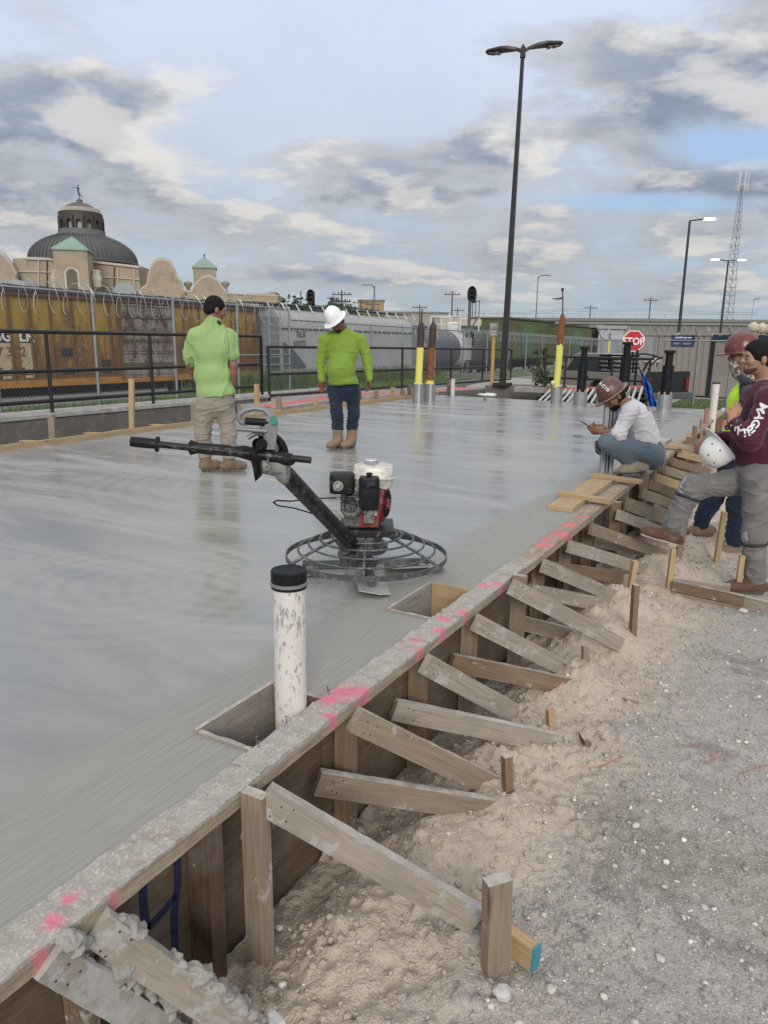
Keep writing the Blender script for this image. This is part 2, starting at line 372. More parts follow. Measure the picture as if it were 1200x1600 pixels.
TC = (-1.94, 3.33)          # trowel centre on the slab
def slabfn(t):
    p = t.pos(); x, y, z = t.xyz(p)
    # broomed, damp-matte strip along the form edge
    wv = t.m('MULTIPLY', t.m('SUBTRACT', t.noise(p, 1.3, 4), 0.5), 0.22)
    edge = t.step(t.m('ADD', x, wv), -1.92, -1.74)
    big = t.noise(p, 0.55, 5, 0.55, 0.6); med = t.noise(t.mapv(p, rot=(0, 0, -0.5044), scale=(0.30, 1.25, 1)), 1.9, 7, 0.62, 0.9); fine = t.noise(p, 260, 2)
    # trowel arcs: bands of circles swept by the machine around several centres
    def arcs(c, sc, rmax, seed):
        q = t.mapv(p, loc=(-c[0], -c[1], 0)); d = t.vdist(t.comb(x, y, 0.0), (c[0], c[1], 0))
        w_ = t.m('ADD', t.m('MULTIPLY', d, sc), t.m('MULTIPLY', t.noise(q, 2.0+seed, 3), 5.0))
        s_ = t.m('ADD', t.m('MULTIPLY', t.m('SINE', w_), 0.5), 0.5)
        return t.m('MULTIPLY', s_, t.step(d, rmax*0.6, rmax, 1.0, 0.0))
    a = t.m('ADD', arcs((TC[0]-0.55, TC[1]-0.3), 60, 1.0, 0), t.m('ADD', arcs((-3.0, 2.6), 47, 1.1, 1), arcs((-4.3, 5.2), 38, 2.0, 2)))
    a = t.m('MULTIPLY', a, 0.5)
    base = t.mix(t.step(med, 0.30, 0.70), (0.205, 0.202, 0.185), (0.335, 0.328, 0.305))  # pale streaks of reflected sky put into the base colour
    base = t.mix(t.step(big, 0.35, 0.68), base, t.mix(1.0, base, (0.82, 0.83, 0.86), 'MULTIPLY'))
    base = t.mix(t.m('MULTIPLY', a, 0.20), base, (0.50, 0.495, 0.465))
    rub = t.noise(t.mapv(p, scale=(26, 1.2, 1)), 3.0, 4, 0.6)
    ec = t.mix(rub, (0.20, 0.195, 0.18), (0.33, 0.325, 0.30))
    ec = t.mix(t.step(t.noise(p, 60, 3, 0.7), 0.62, 0.78, 0.0, 0.5), ec, (0.15, 0.15, 0.14))
    c = t.mix(edge, base, ec)
    speck = t.step(t.vor(p, 2.3), 0.0, 0.045, 1.0, 0.0); c = t.mix(t.m('MULTIPLY', speck, 0.6), c, (0.09, 0.09, 0.085))
    rg = t.m('ADD', 0.17, t.m('ADD', t.m('MULTIPLY', t.step(med, 0.38, 0.66), 0.22), t.m('MULTIPLY', a, 0.20)))
    rg = t.m('ADD', rg, t.step(big, 0.45, 0.75, 0.0, 0.10))
    rg = t.m('ADD', rg, t.m('MULTIPLY', edge, 0.40), clamp=True)
    h = t.m('ADD', t.m('MULTIPLY', med, 0.5), t.m('MULTIPLY', a, 0.10))
    n = t.bump(h, 0.22, 0.02)
    n = t.bump(t.m('MULTIPLY', rub, edge), 0.8, 0.007, n)
    n = t.bump(fine, 0.10, 0.001, n)
    return {'Base Color': c, 'Roughness': rg, 'Specular IOR Level': 0.6, 'Coat Weight': t.m('MULTIPLY', t.m('SUBTRACT', 1.0, edge), 0.34), 'Coat Roughness': t.step(med, 0.3, 0.7, 0.15, 0.34), 'Coat Normal': n, 'normal': n}
SLAB = mat('fresh_concrete', slabfn)

def dirt(t):
    p = t.pos(); x, y, z = t.xyz(p)
    a = t.noise(p, 2.2, 6, 0.65, 0.4); b = t.noise(p, 16, 6, 0.68); c_ = t.noise(p, 90, 4, 0.7); d = t.noise(p, 0.7, 4, 0.6)
    sandm = t.m('ADD', t.m('ADD', t.m('MULTIPLY', x, -1.0), t.m('MULTIPLY', y, 0.085)), t.m('ADD', t.m('MULTIPLY', t.m('SUBTRACT', a, 0.5), 1.5), t.m('MULTIPLY', t.m('SUBTRACT', b, 0.5), 0.45)))
    sm = t.step(sandm, 0.56, 1.02)
    sand = t.mix(b, (0.33, 0.27, 0.218), (0.565, 0.485, 0.41)); sand = t.mix(t.step(c_, 0.55, 0.8, 0.0, 0.6), sand, (0.60, 0.545, 0.47)); sand = t.mix(t.step(t.noise(p, 45, 5, 0.75), 0.56, 0.70, 0.0, 0.6), sand, (0.24, 0.195, 0.15))
    sand = t.mix(t.step(a, 0.5, 0.72, 0.0, 0.35), sand, (0.40, 0.36, 0.31))
    gr = t.mix(b, (0.25, 0.23, 0.212), (0.485, 0.45, 0.42))
    pt = t.step(t.noise(p, 1.5, 9, 0.72, 0.5), 0.48, 0.60); gr = t.mix(t.m('MULTIPLY', pt, 0.62), gr, (0.155, 0.145, 0.13))
    gr = t.mix(t.step(d, 0.5, 0.64, 0.0, 0.30), gr, (0.27, 0.25, 0.195))
    vo = t.vor(p, 120, out='Color'); vd = t.vor(p, 120)
    pe = t.step(t.xyz(vo)[0], 0.80, 0.86); gr = t.mix(t.m('MULTIPLY', t.m('MULTIPLY', pe, t.step(vd, 0.30, 0.45, 1.0, 0.0)), 0.65), gr, (0.60, 0.57, 0.52))
    pe2 = t.step(t.xyz(vo)[1], 0.80, 0.86); gr = t.mix(t.m('MULTIPLY', pe2, 0.42), gr, (0.12, 0.112, 0.105))
    damp = t.step(z, -0.60, -0.52, 0.75, 0.0)  # shade of the low trench along the form, put into the soil colour
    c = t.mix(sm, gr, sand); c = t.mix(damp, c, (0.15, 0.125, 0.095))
    h = t.m('ADD', t.m('MULTIPLY', b, 0.5), t.m('ADD', t.m('MULTIPLY', c_, 0.25), t.m('MULTIPLY', vd, -0.25)))
    return {'Base Color': c, 'Roughness': 0.95, 'Specular IOR Level': 0.2, 'normal': t.bump(h, 0.85, 0.018)}
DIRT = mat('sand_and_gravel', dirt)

def groundfn(t):
    p = t.pos(); x, y, z = t.xyz(p)
    b = t.noise(p, 9, 6, 0.7); a = t.noise(p, 0.8, 5, 0.6)
    bal = t.mix(b, (0.10, 0.095, 0.09), (0.33, 0.32, 0.305))
    gs = t.mix(b, (0.035, 0.05, 0.018), (0.10, 0.14, 0.045))
    gm = t.m('MULTIPLY', t.step(t.m('ADD', x, t.m('MULTIPLY', a, 1.6)), -13.4, -12.5), t.step(x, -10.2, -9.8, 1.0, 0.0))
    gm = t.m('MULTIPLY', gm, t.step(a, 0.38, 0.55, 0.35, 1.0))
    c = t.mix(gm, bal, gs)
    lot = t.mix(b, (0.20, 0.195, 0.19), (0.34, 0.335, 0.32))
    c = t.mix(t.step(x, -9.9, -9.6), c, lot)
    far = t.step(y, 70, 110); c = t.mix(far, c, t.mix(a, (0.08, 0.10, 0.05), (0.22, 0.21, 0.17)))
    return {'Base Color': c, 'Roughness': 0.95, 'normal': t.bump(b, 0.8, 0.04)}
GROUND = mat('ballast_grass_and_lot', groundfn)
CONC = plain('old_concrete', (0.36, 0.35, 0.33), 0.85, 0, 0.2, 3, 0.3, 60, dirt=(0.22, 0.21, 0.19), dirtamt=0.5)
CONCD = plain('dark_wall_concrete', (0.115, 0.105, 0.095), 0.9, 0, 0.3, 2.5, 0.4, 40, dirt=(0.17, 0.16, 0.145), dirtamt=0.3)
REDC = plain('red_kerb_paint', (0.50, 0.12, 0.12), 0.8, 0, 0.2, 4, 0.3, 60, dirt=(0.42, 0.33, 0.30), dirtamt=0.35)
RAILM = plain('dark_brown_rail_paint', (0.022, 0.019, 0.020), 0.5, 0.1, 0.2, 6, 0.1, spec=0.35)
GALV = plain('galvanised_steel', (0.27, 0.285, 0.30), 0.45, 0.6, 0.15, 5, 0.1)
GALVD = plain('dull_wire', (0.17, 0.175, 0.18), 0.5, 0.6, 0.15, 5, 0.1)
RAZOR = plain('razor_wire_steel', (0.46, 0.47, 0.48), 0.4, 0.6, 0.1, 5, 0.0)
BLACKP = plain('black_plastic', (0.009, 0.010, 0.012), 0.45, 0, 0.3, 9, 0.1, dirt=(0.09, 0.09, 0.085), dirtamt=0.12, spec=0.18)
RUBBER = plain('black_rubber', (0.009, 0.009, 0.010), 0.6, 0, 0.2, 9, 0.3, spec=0.25)
STEELD = plain('cement_smeared_steel', (0.075, 0.082, 0.088), 0.5, 0.3, 0.35, 11, 0.4, 80, dirt=(0.22, 0.22, 0.21), dirtamt=0.40)
STEELB = plain('black_painted_tube', (0.012, 0.012, 0.013), 0.45, 0.1, 0.35, 11, 0.3, 80, dirt=(0.20, 0.19, 0.18), dirtamt=0.22, spec=0.35)
BLADE = plain('worn_steel_blade', (0.36, 0.355, 0.34), 0.5, 0.2, 0.3, 9, 0.3, 60, dirt=(0.42, 0.415, 0.40), dirtamt=0.5)
# ================================================================== terrain and concrete
def sstep(x, a, b):
    t = np.clip((x-a)/(b-a), 0, 1); return t*t*(3-2*t)
MOUNDS = [(-0.80, 2.42, 0.20, 0.045), (-0.86, 3.06, 0.20, 0.035), (-0.84, 3.75, 0.20, 0.09), (-0.98, 4.05, 0.22, 0.05), (-0.86, 4.40, 0.24, 0.12), (-1.0, 4.75, 0.25, 0.09),
          (-0.80, 5.05, 0.28, 0.13), (-0.66, 5.9, 0.38, 0.17), (-0.72, 6.9, 0.3, 0.12), (-0.45, 7.6, 0.4, 0.12), (-0.98, 1.62, 0.20, 0.06), (-0.93, 2.15, 0.22, 0.06), (-0.62, 1.62, 0.12, 0.03),
          (-1.0, 2.8, 0.2, 0.045), (-1.02, 3.5, 0.2, 0.05), (-0.75, 1.35, 0.2, 0.03), (-0.6, 8.8, 0.4, 0.13), (-0.7, 10.2, 0.4, 0.12)]
for (_x, _y, _r, _h2) in [(762, 1222, .08, .03), (886, 1048, .10, .05), (958, 1002, .12, .06), (955, 932, .12, .06), (1002, 888, .13, .07), (1032, 864, .13, .07), (790, 1268, .08, .02), (862, 1160, .08, .02), (898, 1075, .10, .05), (732, 1440, .09, .035), (1035, 832, .14, .08), (1050, 818, .15, .08)]:
    _p = onz(_x, _y, -.46); MOUNDS.append((_p.x, _p.y, _r*1.5, _h2))
def dirt_h(X, Y):
    P = np.stack([X, Y, 0*X], 1)
    h = -0.50-0.075*(1-sstep(X, -1.24, -0.98))
    for (a, b, r, k) in MOUNDS: h = h+k*np.exp(-(((X-a)**2+(Y-b)**2)/(r*r))*1.6)*(0.8+0.4*vnoise(P, 9, 3))
    sand = 1-sstep(X, -0.75, -0.2)
    n1 = fbm(P, 2.2, 3, 0.5, 1); n2 = fbm(P, 14, 4, 0.6, 2); n3 = fbm(P, 70, 2, 0.6, 5)
    h = h+n1*(0.012+0.03*sand)+n2*(0.007+0.013*sand)+n3*(0.0045+0.005*sand)
    clod = np.maximum(0, vnoise(P, 34, 9)-0.62)*0.10*(0.3+sand)
    return h+clod*vnoise(P, 5, 11)
xs = np.concatenate([np.arange(-1.318, 0.35, 0.0125), 0.35+np.cumsum(np.geomspace(0.014, 0.3, 34))])
ys = [0.2]
while ys[-1] < 27: ys.append(ys[-1]+max(0.0125, 0.0046*ys[-1]**1.25))
ys = np.array(ys); GX, GY = np.meshgrid(xs, ys); Z = dirt_h(GX.ravel(), GY.ravel())
edge_drop = np.maximum(sstep(GX.ravel(), 2.4, 3.4), sstep(GY.ravel(), 24, 27))*0.08
nx, ny = len(xs), len(ys); idx = np.arange(nx*ny).reshape(ny, nx)
FC = np.stack([idx[:-1, :-1].ravel(), idx[:-1, 1:].ravel(), idx[1:, 1:].ravel(), idx[1:, :-1].ravel()], 1)
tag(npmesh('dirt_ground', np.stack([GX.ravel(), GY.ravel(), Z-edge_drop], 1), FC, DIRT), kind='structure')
def dz(x, y): return float(dirt_h(np.array([x]), np.array([y]))[0])

def ground_h(X, Y):
    h = np.where(X > -9.75, -0.60, 0.0)
    h = np.where(X > -9.75, h+0.10*sstep(Y, 18, 20)*(1-sstep(X, -1.9, -1.4)*(Y < 29))+0.0, h)
    left = -1.2*sstep(-X, 13.0, 19.0); h = np.where(X <= -9.75, left, h)
    far = sstep(Y, 45, 70); h = h*(1-far)+far*np.where(X > -13, -0.5, -1.2)
    return h
gx = np.unique(np.concatenate([[-3000, -1500, -700, -350, -200, -120, -80, -55, -40, -30, -25], np.arange(-22, -9.9, 0.75), [-9.76, -9.74], np.arange(-9, 4, 1.0), [6, 10, 18, 30, 60, 120, 250, 500, 1200, 3000]]))
gy = np.unique(np.concatenate([[-3000, -900, -300, -100, -40, -15], np.arange(-8, 40, 1.0), np.arange(40, 80, 4), [90, 110, 150, 220, 400, 800, 1600, 4500]]))
A_, B_ = np.meshgrid(gx, gy); idx = np.arange(A_.size).reshape(A_.shape)
FC = np.stack([idx[:-1, :-1].ravel(), idx[:-1, 1:].ravel(), idx[1:, 1:].ravel(), idx[1:, :-1].ravel()], 1)
tag(npmesh('ground', np.stack([A_.ravel(), B_.ravel(), ground_h(A_.ravel(), B_.ravel())], 1), FC, GROUND, smooth=False), kind='structure')

# slab with two open pockets along the form
XE = -1.385
b = MB()
def top(poly): b.add([(x, y, 0.0) for x, y in poly], [tuple(range(len(poly)))])
B1 = (-1.60, -1.384, 1.64, 2.06); B2 = (-1.605, -1.384, 2.97, 3.47)
top([(-8.05, -3), (B1[0], -3), (B1[0], 16.95), (-8.0, 17.35)])
for (y0, y1) in ((-3, B1[2]), (B1[3], B2[2]), (B2[3], 16.9)): top([(B1[0], y0), (XE, y0), (XE, y1), (B1[0], y1)] )
for bx in (B1, B2):
    b.add([(bx[0], bx[2], 0), (bx[0], bx[3], 0), (bx[0], bx[3], -.4), (bx[0], bx[2], -.4)], [(0, 1, 2, 3)])
    for yy in (bx[2], bx[3]): b.add([(bx[0], yy, 0), (XE, yy, 0), (XE, yy, -.4), (bx[0], yy, -.4)], [(0, 1, 2, 3)])
    b.add([(bx[0], bx[2], -.32), (XE, bx[2], -.32), (XE, bx[3], -.32), (bx[0], bx[3], -.32)], [(0, 1, 2, 3)])
b.add([(-8.05, -3, 0), (-8.0, 17.35, 0), (-8.0, 17.35, -.55), (-8.05, -3, -.55)], [(0, 1, 2, 3)])
b.add([(-8.0, 17.35, 0), (B1[0], 16.95, 0), (XE, 16.9, 0), (XE, 16.9, -.55), (B1[0], 16.95, -.55), (-8.0, 17.35, -.55)], [(0, 1, 2, 3, 4, 5)])
tag(b.build('concrete_slab', SLAB, recalc=False), kind='structure')

# ================================================================== boards
def stone_mesh0(r, seed):
    bm = bmesh.new(); bmesh.ops.create_icosphere(bm, subdivisions=2 if r > .008 else 1, radius=r)
    for v in bm.verts: v.co *= 1+0.6*mnoise.noise(v.co/r*1.3+Vector((seed*3.7, 0, 0)))
    vs = np.array([v.co[:] for v in bm.verts]); fs = np.array([[v.index for v in f.verts] for f in bm.faces]); bm.free(); return vs, fs
def rough_board(name, p0, p1, th, wd, m_, parent=None, up=UP, lump=0.0, wear=0.0012, seed=0, res=0.02, overlap=0.0, taper=None):
    """a sawn board: local x along it, y thickness, z width; lump = cement heaped on its upper edge"""
    p0 = Vector(p0); p1 = Vector(p1); d = p1-p0; L = d.length; d.normalize()
    sd = d.cross(Vector(up)); sd = sd.normalized() if sd.length > 1e-6 else d.orthogonal().normalized(); u = sd.cross(d)
    n = max(2, int(L/res)); xs_ = np.linspace(-L/2, L/2, n+1)
    k = 4 if lump else 2; ysz = np.linspace(-th/2, th/2, k+1)
    prof = [(y, wd/2) for y in ysz]+[(th/2, z) for z in (wd/2-0.012, 0, -wd/2+0.012)]+[(y, -wd/2) for y in ysz[::-1]]+[(-th/2, z) for z in (-wd/2+0.012, 0, wd/2-0.012)]
    prof = np.array(prof); m_n = len(prof)
    V = np.zeros((n+1, m_n, 3)); V[:, :, 0] = xs_[:, None]; V[:, :, 1] = prof[None, :, 0]; V[:, :, 2] = prof[None, :, 1]
    P = V.reshape(-1, 3); Pn = P+np.array([seed*3.1, seed*1.7, 0])
    nz_ = fbm(Pn, 18, 3, 0.6, seed)*wear*2
    nr = np.stack([0*P[:, 0], np.sign(P[:, 1])*(np.abs(P[:, 1]) > th/2-1e-4), np.sign(P[:, 2])*(np.abs(P[:, 2]) > wd/2-1e-4)], 1)
    P = P-nr*np.abs(nz_)[:, None]
    P[:, 2] += 0.004*np.sin(P[:, 0]*2.1+seed)          # slight bow
    if lump:
        topm = (V.reshape(-1, 3)[:, 2] > wd/2-0.013)
        a = np.maximum(0, fbm(Pn, 22, 4, 0.6, seed+3)+0.25)+np.maximum(0, fbm(Pn, 7, 3, 0.6, seed+5))*1.4
        a = a*(1.25-(P[:, 1]/(th/2))**2)*0.9
        P[:, 2] += topm*a*lump; P[:, 1] += topm*np.sign(P[:, 1])*a*lump*0.22
    if taper: P[:, 2] = np.where(V.reshape(-1, 3)[:, 0] > L/2-taper, np.minimum(P[:, 2], -wd/2+(L/2-V.reshape(-1, 3)[:, 0])/taper*wd+0.002), P[:, 2])
    ii = np.arange((n+1)*m_n).reshape(n+1, m_n); j = np.roll(ii, -1, axis=1)
    Fq = np.stack([ii[:-1].ravel(), ii[1:].ravel(), j[1:].ravel(), j[:-1].ravel()], 1)
    me = bpy.data.meshes.new(name)
    me.from_pydata([tuple(v) for v in P], [], [tuple(f) for f in Fq]+[tuple(ii[0]), tuple(ii[-1][::-1])])
    me.materials.append(m_)
    if lump:
        for p in me.polygons: p.use_smooth = True
        me.set_sharp_from_angle(angle=math.radians(50))
    o = bpy.data.objects.new(name, me)
    R = Matrix((d, sd, u)).transposed(); o.location = (p0+p1)/2; o.rotation_euler = R.to_euler()
    return link(o, parent)

form = thing('edge_formwork', 'long timber formwork with raking braces holding the right edge of the wet slab', 'formwork', (-1.33, 2.0, -0.5))
joints = [0.1, 1.552, 4.02, 5.62, 7.95, 10.4, 13.0, 15.2, 16.9]
for i in range(len(joints)-1):
    y0, y1 = joints[i]+0.002, joints[i+1]-0.002
    near = y0 < 4.5
    res = 0.011 if near else 0.03
    n = int((y1-y0)/res); yy = np.linspace(y0, y1, n+1)
    x0, x1 = -1.262-0.004*(i % 2), -1.382
    px_ = [(x0, -.043), (x0, -.02), (x0, -.008)]+[(x, .004) for x in np.linspace(x0, x1, 9)]+[(x1, -.01), (x1, -.043)]
    pr = np.array(px_); V = np.zeros((n+1, len(pr), 3)); V[:, :, 0] = pr[None, :, 0]; V[:, :, 1] = yy[:, None]; V[:, :, 2] = pr[None, :, 1]
    P = V.reshape(-1, 3).copy(); amp = 0.011 if y0 < 1 else 0.008 if y0 < 4 else 0.003
    a = np.maximum(0, fbm(P, 26, 4, 0.65, 40+i)+0.22)*amp*1.5+np.maximum(0, fbm(P, 7, 3, 0.6, 50+i))*amp*0.9
    tp = P[:, 2] > 0; P[:, 2] += tp*a; P[:, 0] += (P[:, 0] > x0-0.001)*(P[:, 2] < 0.02)*(fbm(P, 20, 3, 0.6, 60+i))*0.003
    P[:, 2] += 0.003*(i % 2)
    ii = np.arange(P.shape[0]).reshape(n+1, len(pr)); j = np.roll(ii, -1, axis=1)
    Fq = np.stack([ii[:-1].ravel(), ii[1:].ravel(), j[1:].ravel(), j[:-1].ravel()], 1)
    me = bpy.data.meshes.new('top_plank'); me.from_pydata([tuple(v) for v in P], [], [tuple(f) for f in Fq]+[tuple(ii[0]), tuple(ii[-1][::-1])])
    bm = bmesh.new(); bm.from_mesh(me); bmesh.ops.recalc_face_normals(bm, faces=bm.faces); bm.to_mesh(me); bm.free()
    for p in me.polygons: p.use_smooth = True
    me.set_sharp_from_angle(angle=math.radians(55)); me.materials.append(CAKED)
    link(bpy.data.objects.new('top_plank', me), form)
for k in range(8):
    y0 = -0.3+k*2.3; y1 = min(y0+2.29, 16.9)
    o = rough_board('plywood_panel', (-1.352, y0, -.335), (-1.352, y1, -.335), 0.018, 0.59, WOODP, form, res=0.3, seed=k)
    if k == 0: first_panel = o
# blue spray strokes on the first panel
BLUE = plain('blue_spray_paint', (0.010, 0.016, 0.05), 0.8, 0, 0.4, 30, 0.1)
sp = MB(); 
for q in ([(262, 1318), (276, 1330), (278, 1380), (272, 1430), (274, 1488)], [(224, 1362), (224, 1410), (230, 1455)], [(230, 1452), (255, 1425), (276, 1398)]):
    pts = [onx(x, y, -1.342) for x, y in q]
    for a_, c_ in zip(pts, pts[1:]): sp.beam(a_, c_, 0.0012, 0.026, up=(0, 0.3, 1))
sp.build('spray_mark', BLUE, first_panel)

def post_at(px, py, proud, ztop, zbot=-0.6, m_=None, wx=0.078):
    y = onx(px, py, -1.19 if proud else -1.265).y
    x0 = -1.258 if proud else -1.338
    rough_board('stud', (x0+wx/2, y-0.019, zbot), (x0+wx/2, y-0.019, ztop), wx, 0.038, m_ or random.choice([WOOD, WOODB, WOODB]), form, up=(0, 1, 0), seed=int(px), res=0.05)
    return y
for (px, py, proud, zt) in [(140, 1450, False, -.04), (418, 1215, True, .012), (558, 1110, False, -.042), (668, 1020, False, -.042), (747, 960, False, -.042), (823, 880, True, .03),
                            (852, 876, False, -.042), (893, 845, False, -.042), (927, 818, False, -.042), (968, 796, True, -.0), (982, 775, False, -.042), (1003, 765, False, -.042), (1012, 748, True, .05), (1026, 740, False, -.042), (1040, 728, False, -.042)]:
    post_at(px, py, proud, zt)
for y in np.arange(9.8, 16.8, 0.62): rough_board('stud', (-1.30, y, -.6), (-1.30, y, -.042), 0.078, 0.038, WOODB, form, up=(0, 1, 0), seed=int(y*10), res=0.1)
rough_board('stud', (-1.30, 1.345, -.6), (-1.30, 1.345, -.042), 0.078, 0.06, WOODP, form, up=(0, 1, 0), seed=5, res=0.1)

def brace(s, e, zs=None, xs_=-1.215, ze=-0.47, m_=None, lump=0.0, w=0.089, name='raking_brace', seed=0, near=True, ext=0.0, dxy=(0, 0)):
    a = onx(s[0], s[1], xs_)
    if zs is not None: a.z = zs
    c = onz(e[0], e[1], ze); d = (c-a).normalized(); c = c+d*ext
    rough_board(name, a-d*0.03, c, 0.038, w, m_ or random.choice([WOOD, WOODG, WOOD]), form, lump=lump, seed=seed, res=0.009 if lump > 0.01 else 0.03)
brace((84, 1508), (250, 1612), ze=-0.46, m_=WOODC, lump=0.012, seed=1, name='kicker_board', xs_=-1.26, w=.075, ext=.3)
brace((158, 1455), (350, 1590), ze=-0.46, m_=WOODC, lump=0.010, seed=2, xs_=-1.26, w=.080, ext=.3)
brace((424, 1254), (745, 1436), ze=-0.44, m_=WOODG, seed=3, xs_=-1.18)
brace((563, 1128), (770, 1226), ze=-0.47, m_=WOOD, lump=0.004, seed=4)
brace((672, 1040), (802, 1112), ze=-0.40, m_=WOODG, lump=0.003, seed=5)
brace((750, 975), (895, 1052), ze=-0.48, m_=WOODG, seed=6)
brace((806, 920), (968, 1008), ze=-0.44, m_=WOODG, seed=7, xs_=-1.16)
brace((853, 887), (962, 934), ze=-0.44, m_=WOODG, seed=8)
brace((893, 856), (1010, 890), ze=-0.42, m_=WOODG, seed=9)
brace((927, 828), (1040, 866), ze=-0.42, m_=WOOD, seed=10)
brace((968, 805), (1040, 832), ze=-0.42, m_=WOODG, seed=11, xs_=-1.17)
brace((982, 788), (1056, 816), ze=-0.42, m_=WOOD, seed=12, w=0.12)
for i, (s_, e_) in enumerate([((1004, 772), (1070, 796)), ((1014, 757), (1078, 782)), ((1026, 748), (1085, 766)), ((1040, 735), (1100, 752)), ((1052, 722), (1108, 738)), ((1062, 708), (1112, 722)), ((1068, 698), (1116, 708)), ((1074, 688), (1118, 697))]):
    brace(s_, e_, ze=-0.40, m_=[WOOD, WOODB, WOODN][i % 3], seed=20+i, w=0.10)
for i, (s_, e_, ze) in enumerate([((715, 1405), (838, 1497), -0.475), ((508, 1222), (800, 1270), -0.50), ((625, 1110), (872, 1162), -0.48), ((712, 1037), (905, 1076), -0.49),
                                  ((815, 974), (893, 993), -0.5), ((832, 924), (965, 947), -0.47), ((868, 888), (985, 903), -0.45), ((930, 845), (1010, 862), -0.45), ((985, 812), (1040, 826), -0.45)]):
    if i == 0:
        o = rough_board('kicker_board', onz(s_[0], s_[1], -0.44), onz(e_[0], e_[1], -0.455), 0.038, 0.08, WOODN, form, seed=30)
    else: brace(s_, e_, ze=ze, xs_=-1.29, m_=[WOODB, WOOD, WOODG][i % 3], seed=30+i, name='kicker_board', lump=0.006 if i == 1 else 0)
bt = MB(); e_ = onz(838, 1497, -0.455); d_ = (e_-onz(715, 1405, -0.44)).normalized(); bt.beam(e_-d_*0.004, e_+d_*0.0015, 0.039, 0.081); bt.build('blue_painted_end', plain('blue_board_end', (0.05, 0.22, 0.30), 0.8), form)
# nails standing out of the near top planks
nl = MB()
for (x, y) in [(405, 1168), (402, 1160), (515, 1085), (512, 1080), (447, 1128), (690, 960)]:
    p = onz(x, y+6, 0.0); nl.tube(p, p+Vector((random.uniform(-.006, .006), 0, 0.035)), 0.0016, seg=6); nl.tube(p+Vector((0, 0, .034)), p+Vector((0, 0, .036)), 0.004, seg=8)
tag(nl.build('nails', GALVD, form), kind='stuff')

'''# clods of set cement heaped on the two nearest braces
V_ = []; F_q = []; b_ = 0
for o_ in [o for o in form.children if o.data.materials[0] is WOODC]:
    L_ = max(v.co.x for v in o_.data.vertices); Mw = world_of(o_)
    for k in range(120):
        vs, fs = stone_mesh0(random.uniform(.004, .013), k); c_ = Mw @ Vector((random.uniform(-L_, L_), random.gauss(0, .011), .040+random.uniform(.0, .022))); V_.append(vs+np.array(c_[:])); F_q.append(fs+b_); b_ += len(vs)
CEMC = plain('set_cement', (0.36, 0.345, 0.315), 0.95, 0, 0.35, 30, 0.8, 90)
tag(npmesh('cement_clods', np.concatenate(V_), np.concatenate(F_q), CEMC, form, smooth=False), kind='stuff')'''
CEMC = plain('set_cement', (0.30, 0.285, 0.26), 0.95, 0, 0.45, 25, 0.9, 90)
# nail heads where braces and studs are fixed
nh = MB()
for o_ in [o for o in form.children if o.name.split('.')[0] in ('raking_brace', 'kicker_board')]:
    L_ = max(v.co.x for v in o_.data.vertices)
    Mw = world_of(o_)
    for k in range(4):
        for sy in (-1, 1):
            c_ = Mw @ Vector((-L_+.05+.035*(k % 2)+random.uniform(-.01, .01), sy*.0192, (-.022, .022)[k//2]+random.uniform(-.008, .008))); nh.box(c_, (.0036, .0036, .0045), Mw.to_3x3())
tag(nh.build('nail_heads', plain('rusty_nail', (.03, .02, .017), .7), form), kind='stuff')
# pockets in the slab
def pocket(bx, label, mats):
    t = thing('wooden_blockout', label, 'blockout', ((bx[0]+bx[1])/2, (bx[2]+bx[3])/2, -0.1))
    x0, x1, y0, y1 = bx; th = 0.02
    rough_board('side_board', (x0-th/2+.001, y0, -.118), (x0-th/2+.001, y1, -.118), th, 0.26, mats[0], t, seed=2, wear=.003, lump=0.003)
    rough_board('end_board', (x0+th*0+.002, y0+th/2, -.12), (x1, y0+th/2, -.12), th, 0.26, mats[1], t, seed=3, wear=.003, lump=0.003)
    rough_board('end_board', (x0+.002, y1-th/2, -.117), (x1, y1-th/2, -.117), th, 0.26, mats[2], t, seed=4, wear=.003, lump=0.002)
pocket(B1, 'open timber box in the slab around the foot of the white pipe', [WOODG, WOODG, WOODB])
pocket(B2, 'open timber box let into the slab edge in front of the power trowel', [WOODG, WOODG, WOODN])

PVC = mat('cement_splashed_pvc', lambda t: (lambda o: {'Base Color': t.mix(t.m('MAXIMUM', t.step(t.m('ADD', t.noise(t.mapv(o, scale=(1, 1, 0.35)), 58, 5, 0.7), t.m('MULTIPLY', t.noise(o, 6, 3), 0.3)), 0.70, 0.78), t.step(t.vor(t.mapv(o, scale=(1, 1, 0.45)), 30), 0.12, 0.06)), t.mix(t.noise(o, 5, 4), (0.58, 0.53, 0.49), (0.70, 0.665, 0.63)), (0.31, 0.295, 0.27)), 'Roughness': 0.42, 'normal': t.bump(t.noise(o, 60, 4), 0.25, 0.003)})(t.coord()))
PP = atd(453, 1000, 2.425); PP.z = 0; ptop = atd(453, 893, PP.length).z; R_ = 0.0565
t = thing('plastic_pipe', 'tall white plastic pipe with black rubber cap standing in the slab pocket', 'pipe', PP)
MB().lathe([(0, -.31), (R_, -.31), (R_, ptop), (R_-.006, ptop), (0, ptop-.001)], PP, 36).build('pipe_body', PVC, t, smooth=40)
MB().lathe([(R_+.001, ptop-.055), (R_+.005, ptop-.055), (R_+.0055, ptop+.004), (R_+.002, ptop+.008), (R_-.008, ptop+.006), (0, ptop+.005)], PP, 36).build('rubber_cap', BLACKP, t, smooth=40)
q = MB(); q.lathe([(R_+.005, ptop-.046), (R_+.0075, ptop-.045), (R_+.0075, ptop-.034), (R_+.005, ptop-.033)], PP, 36); q.build('hose_clamp', GALV, t, smooth=40)

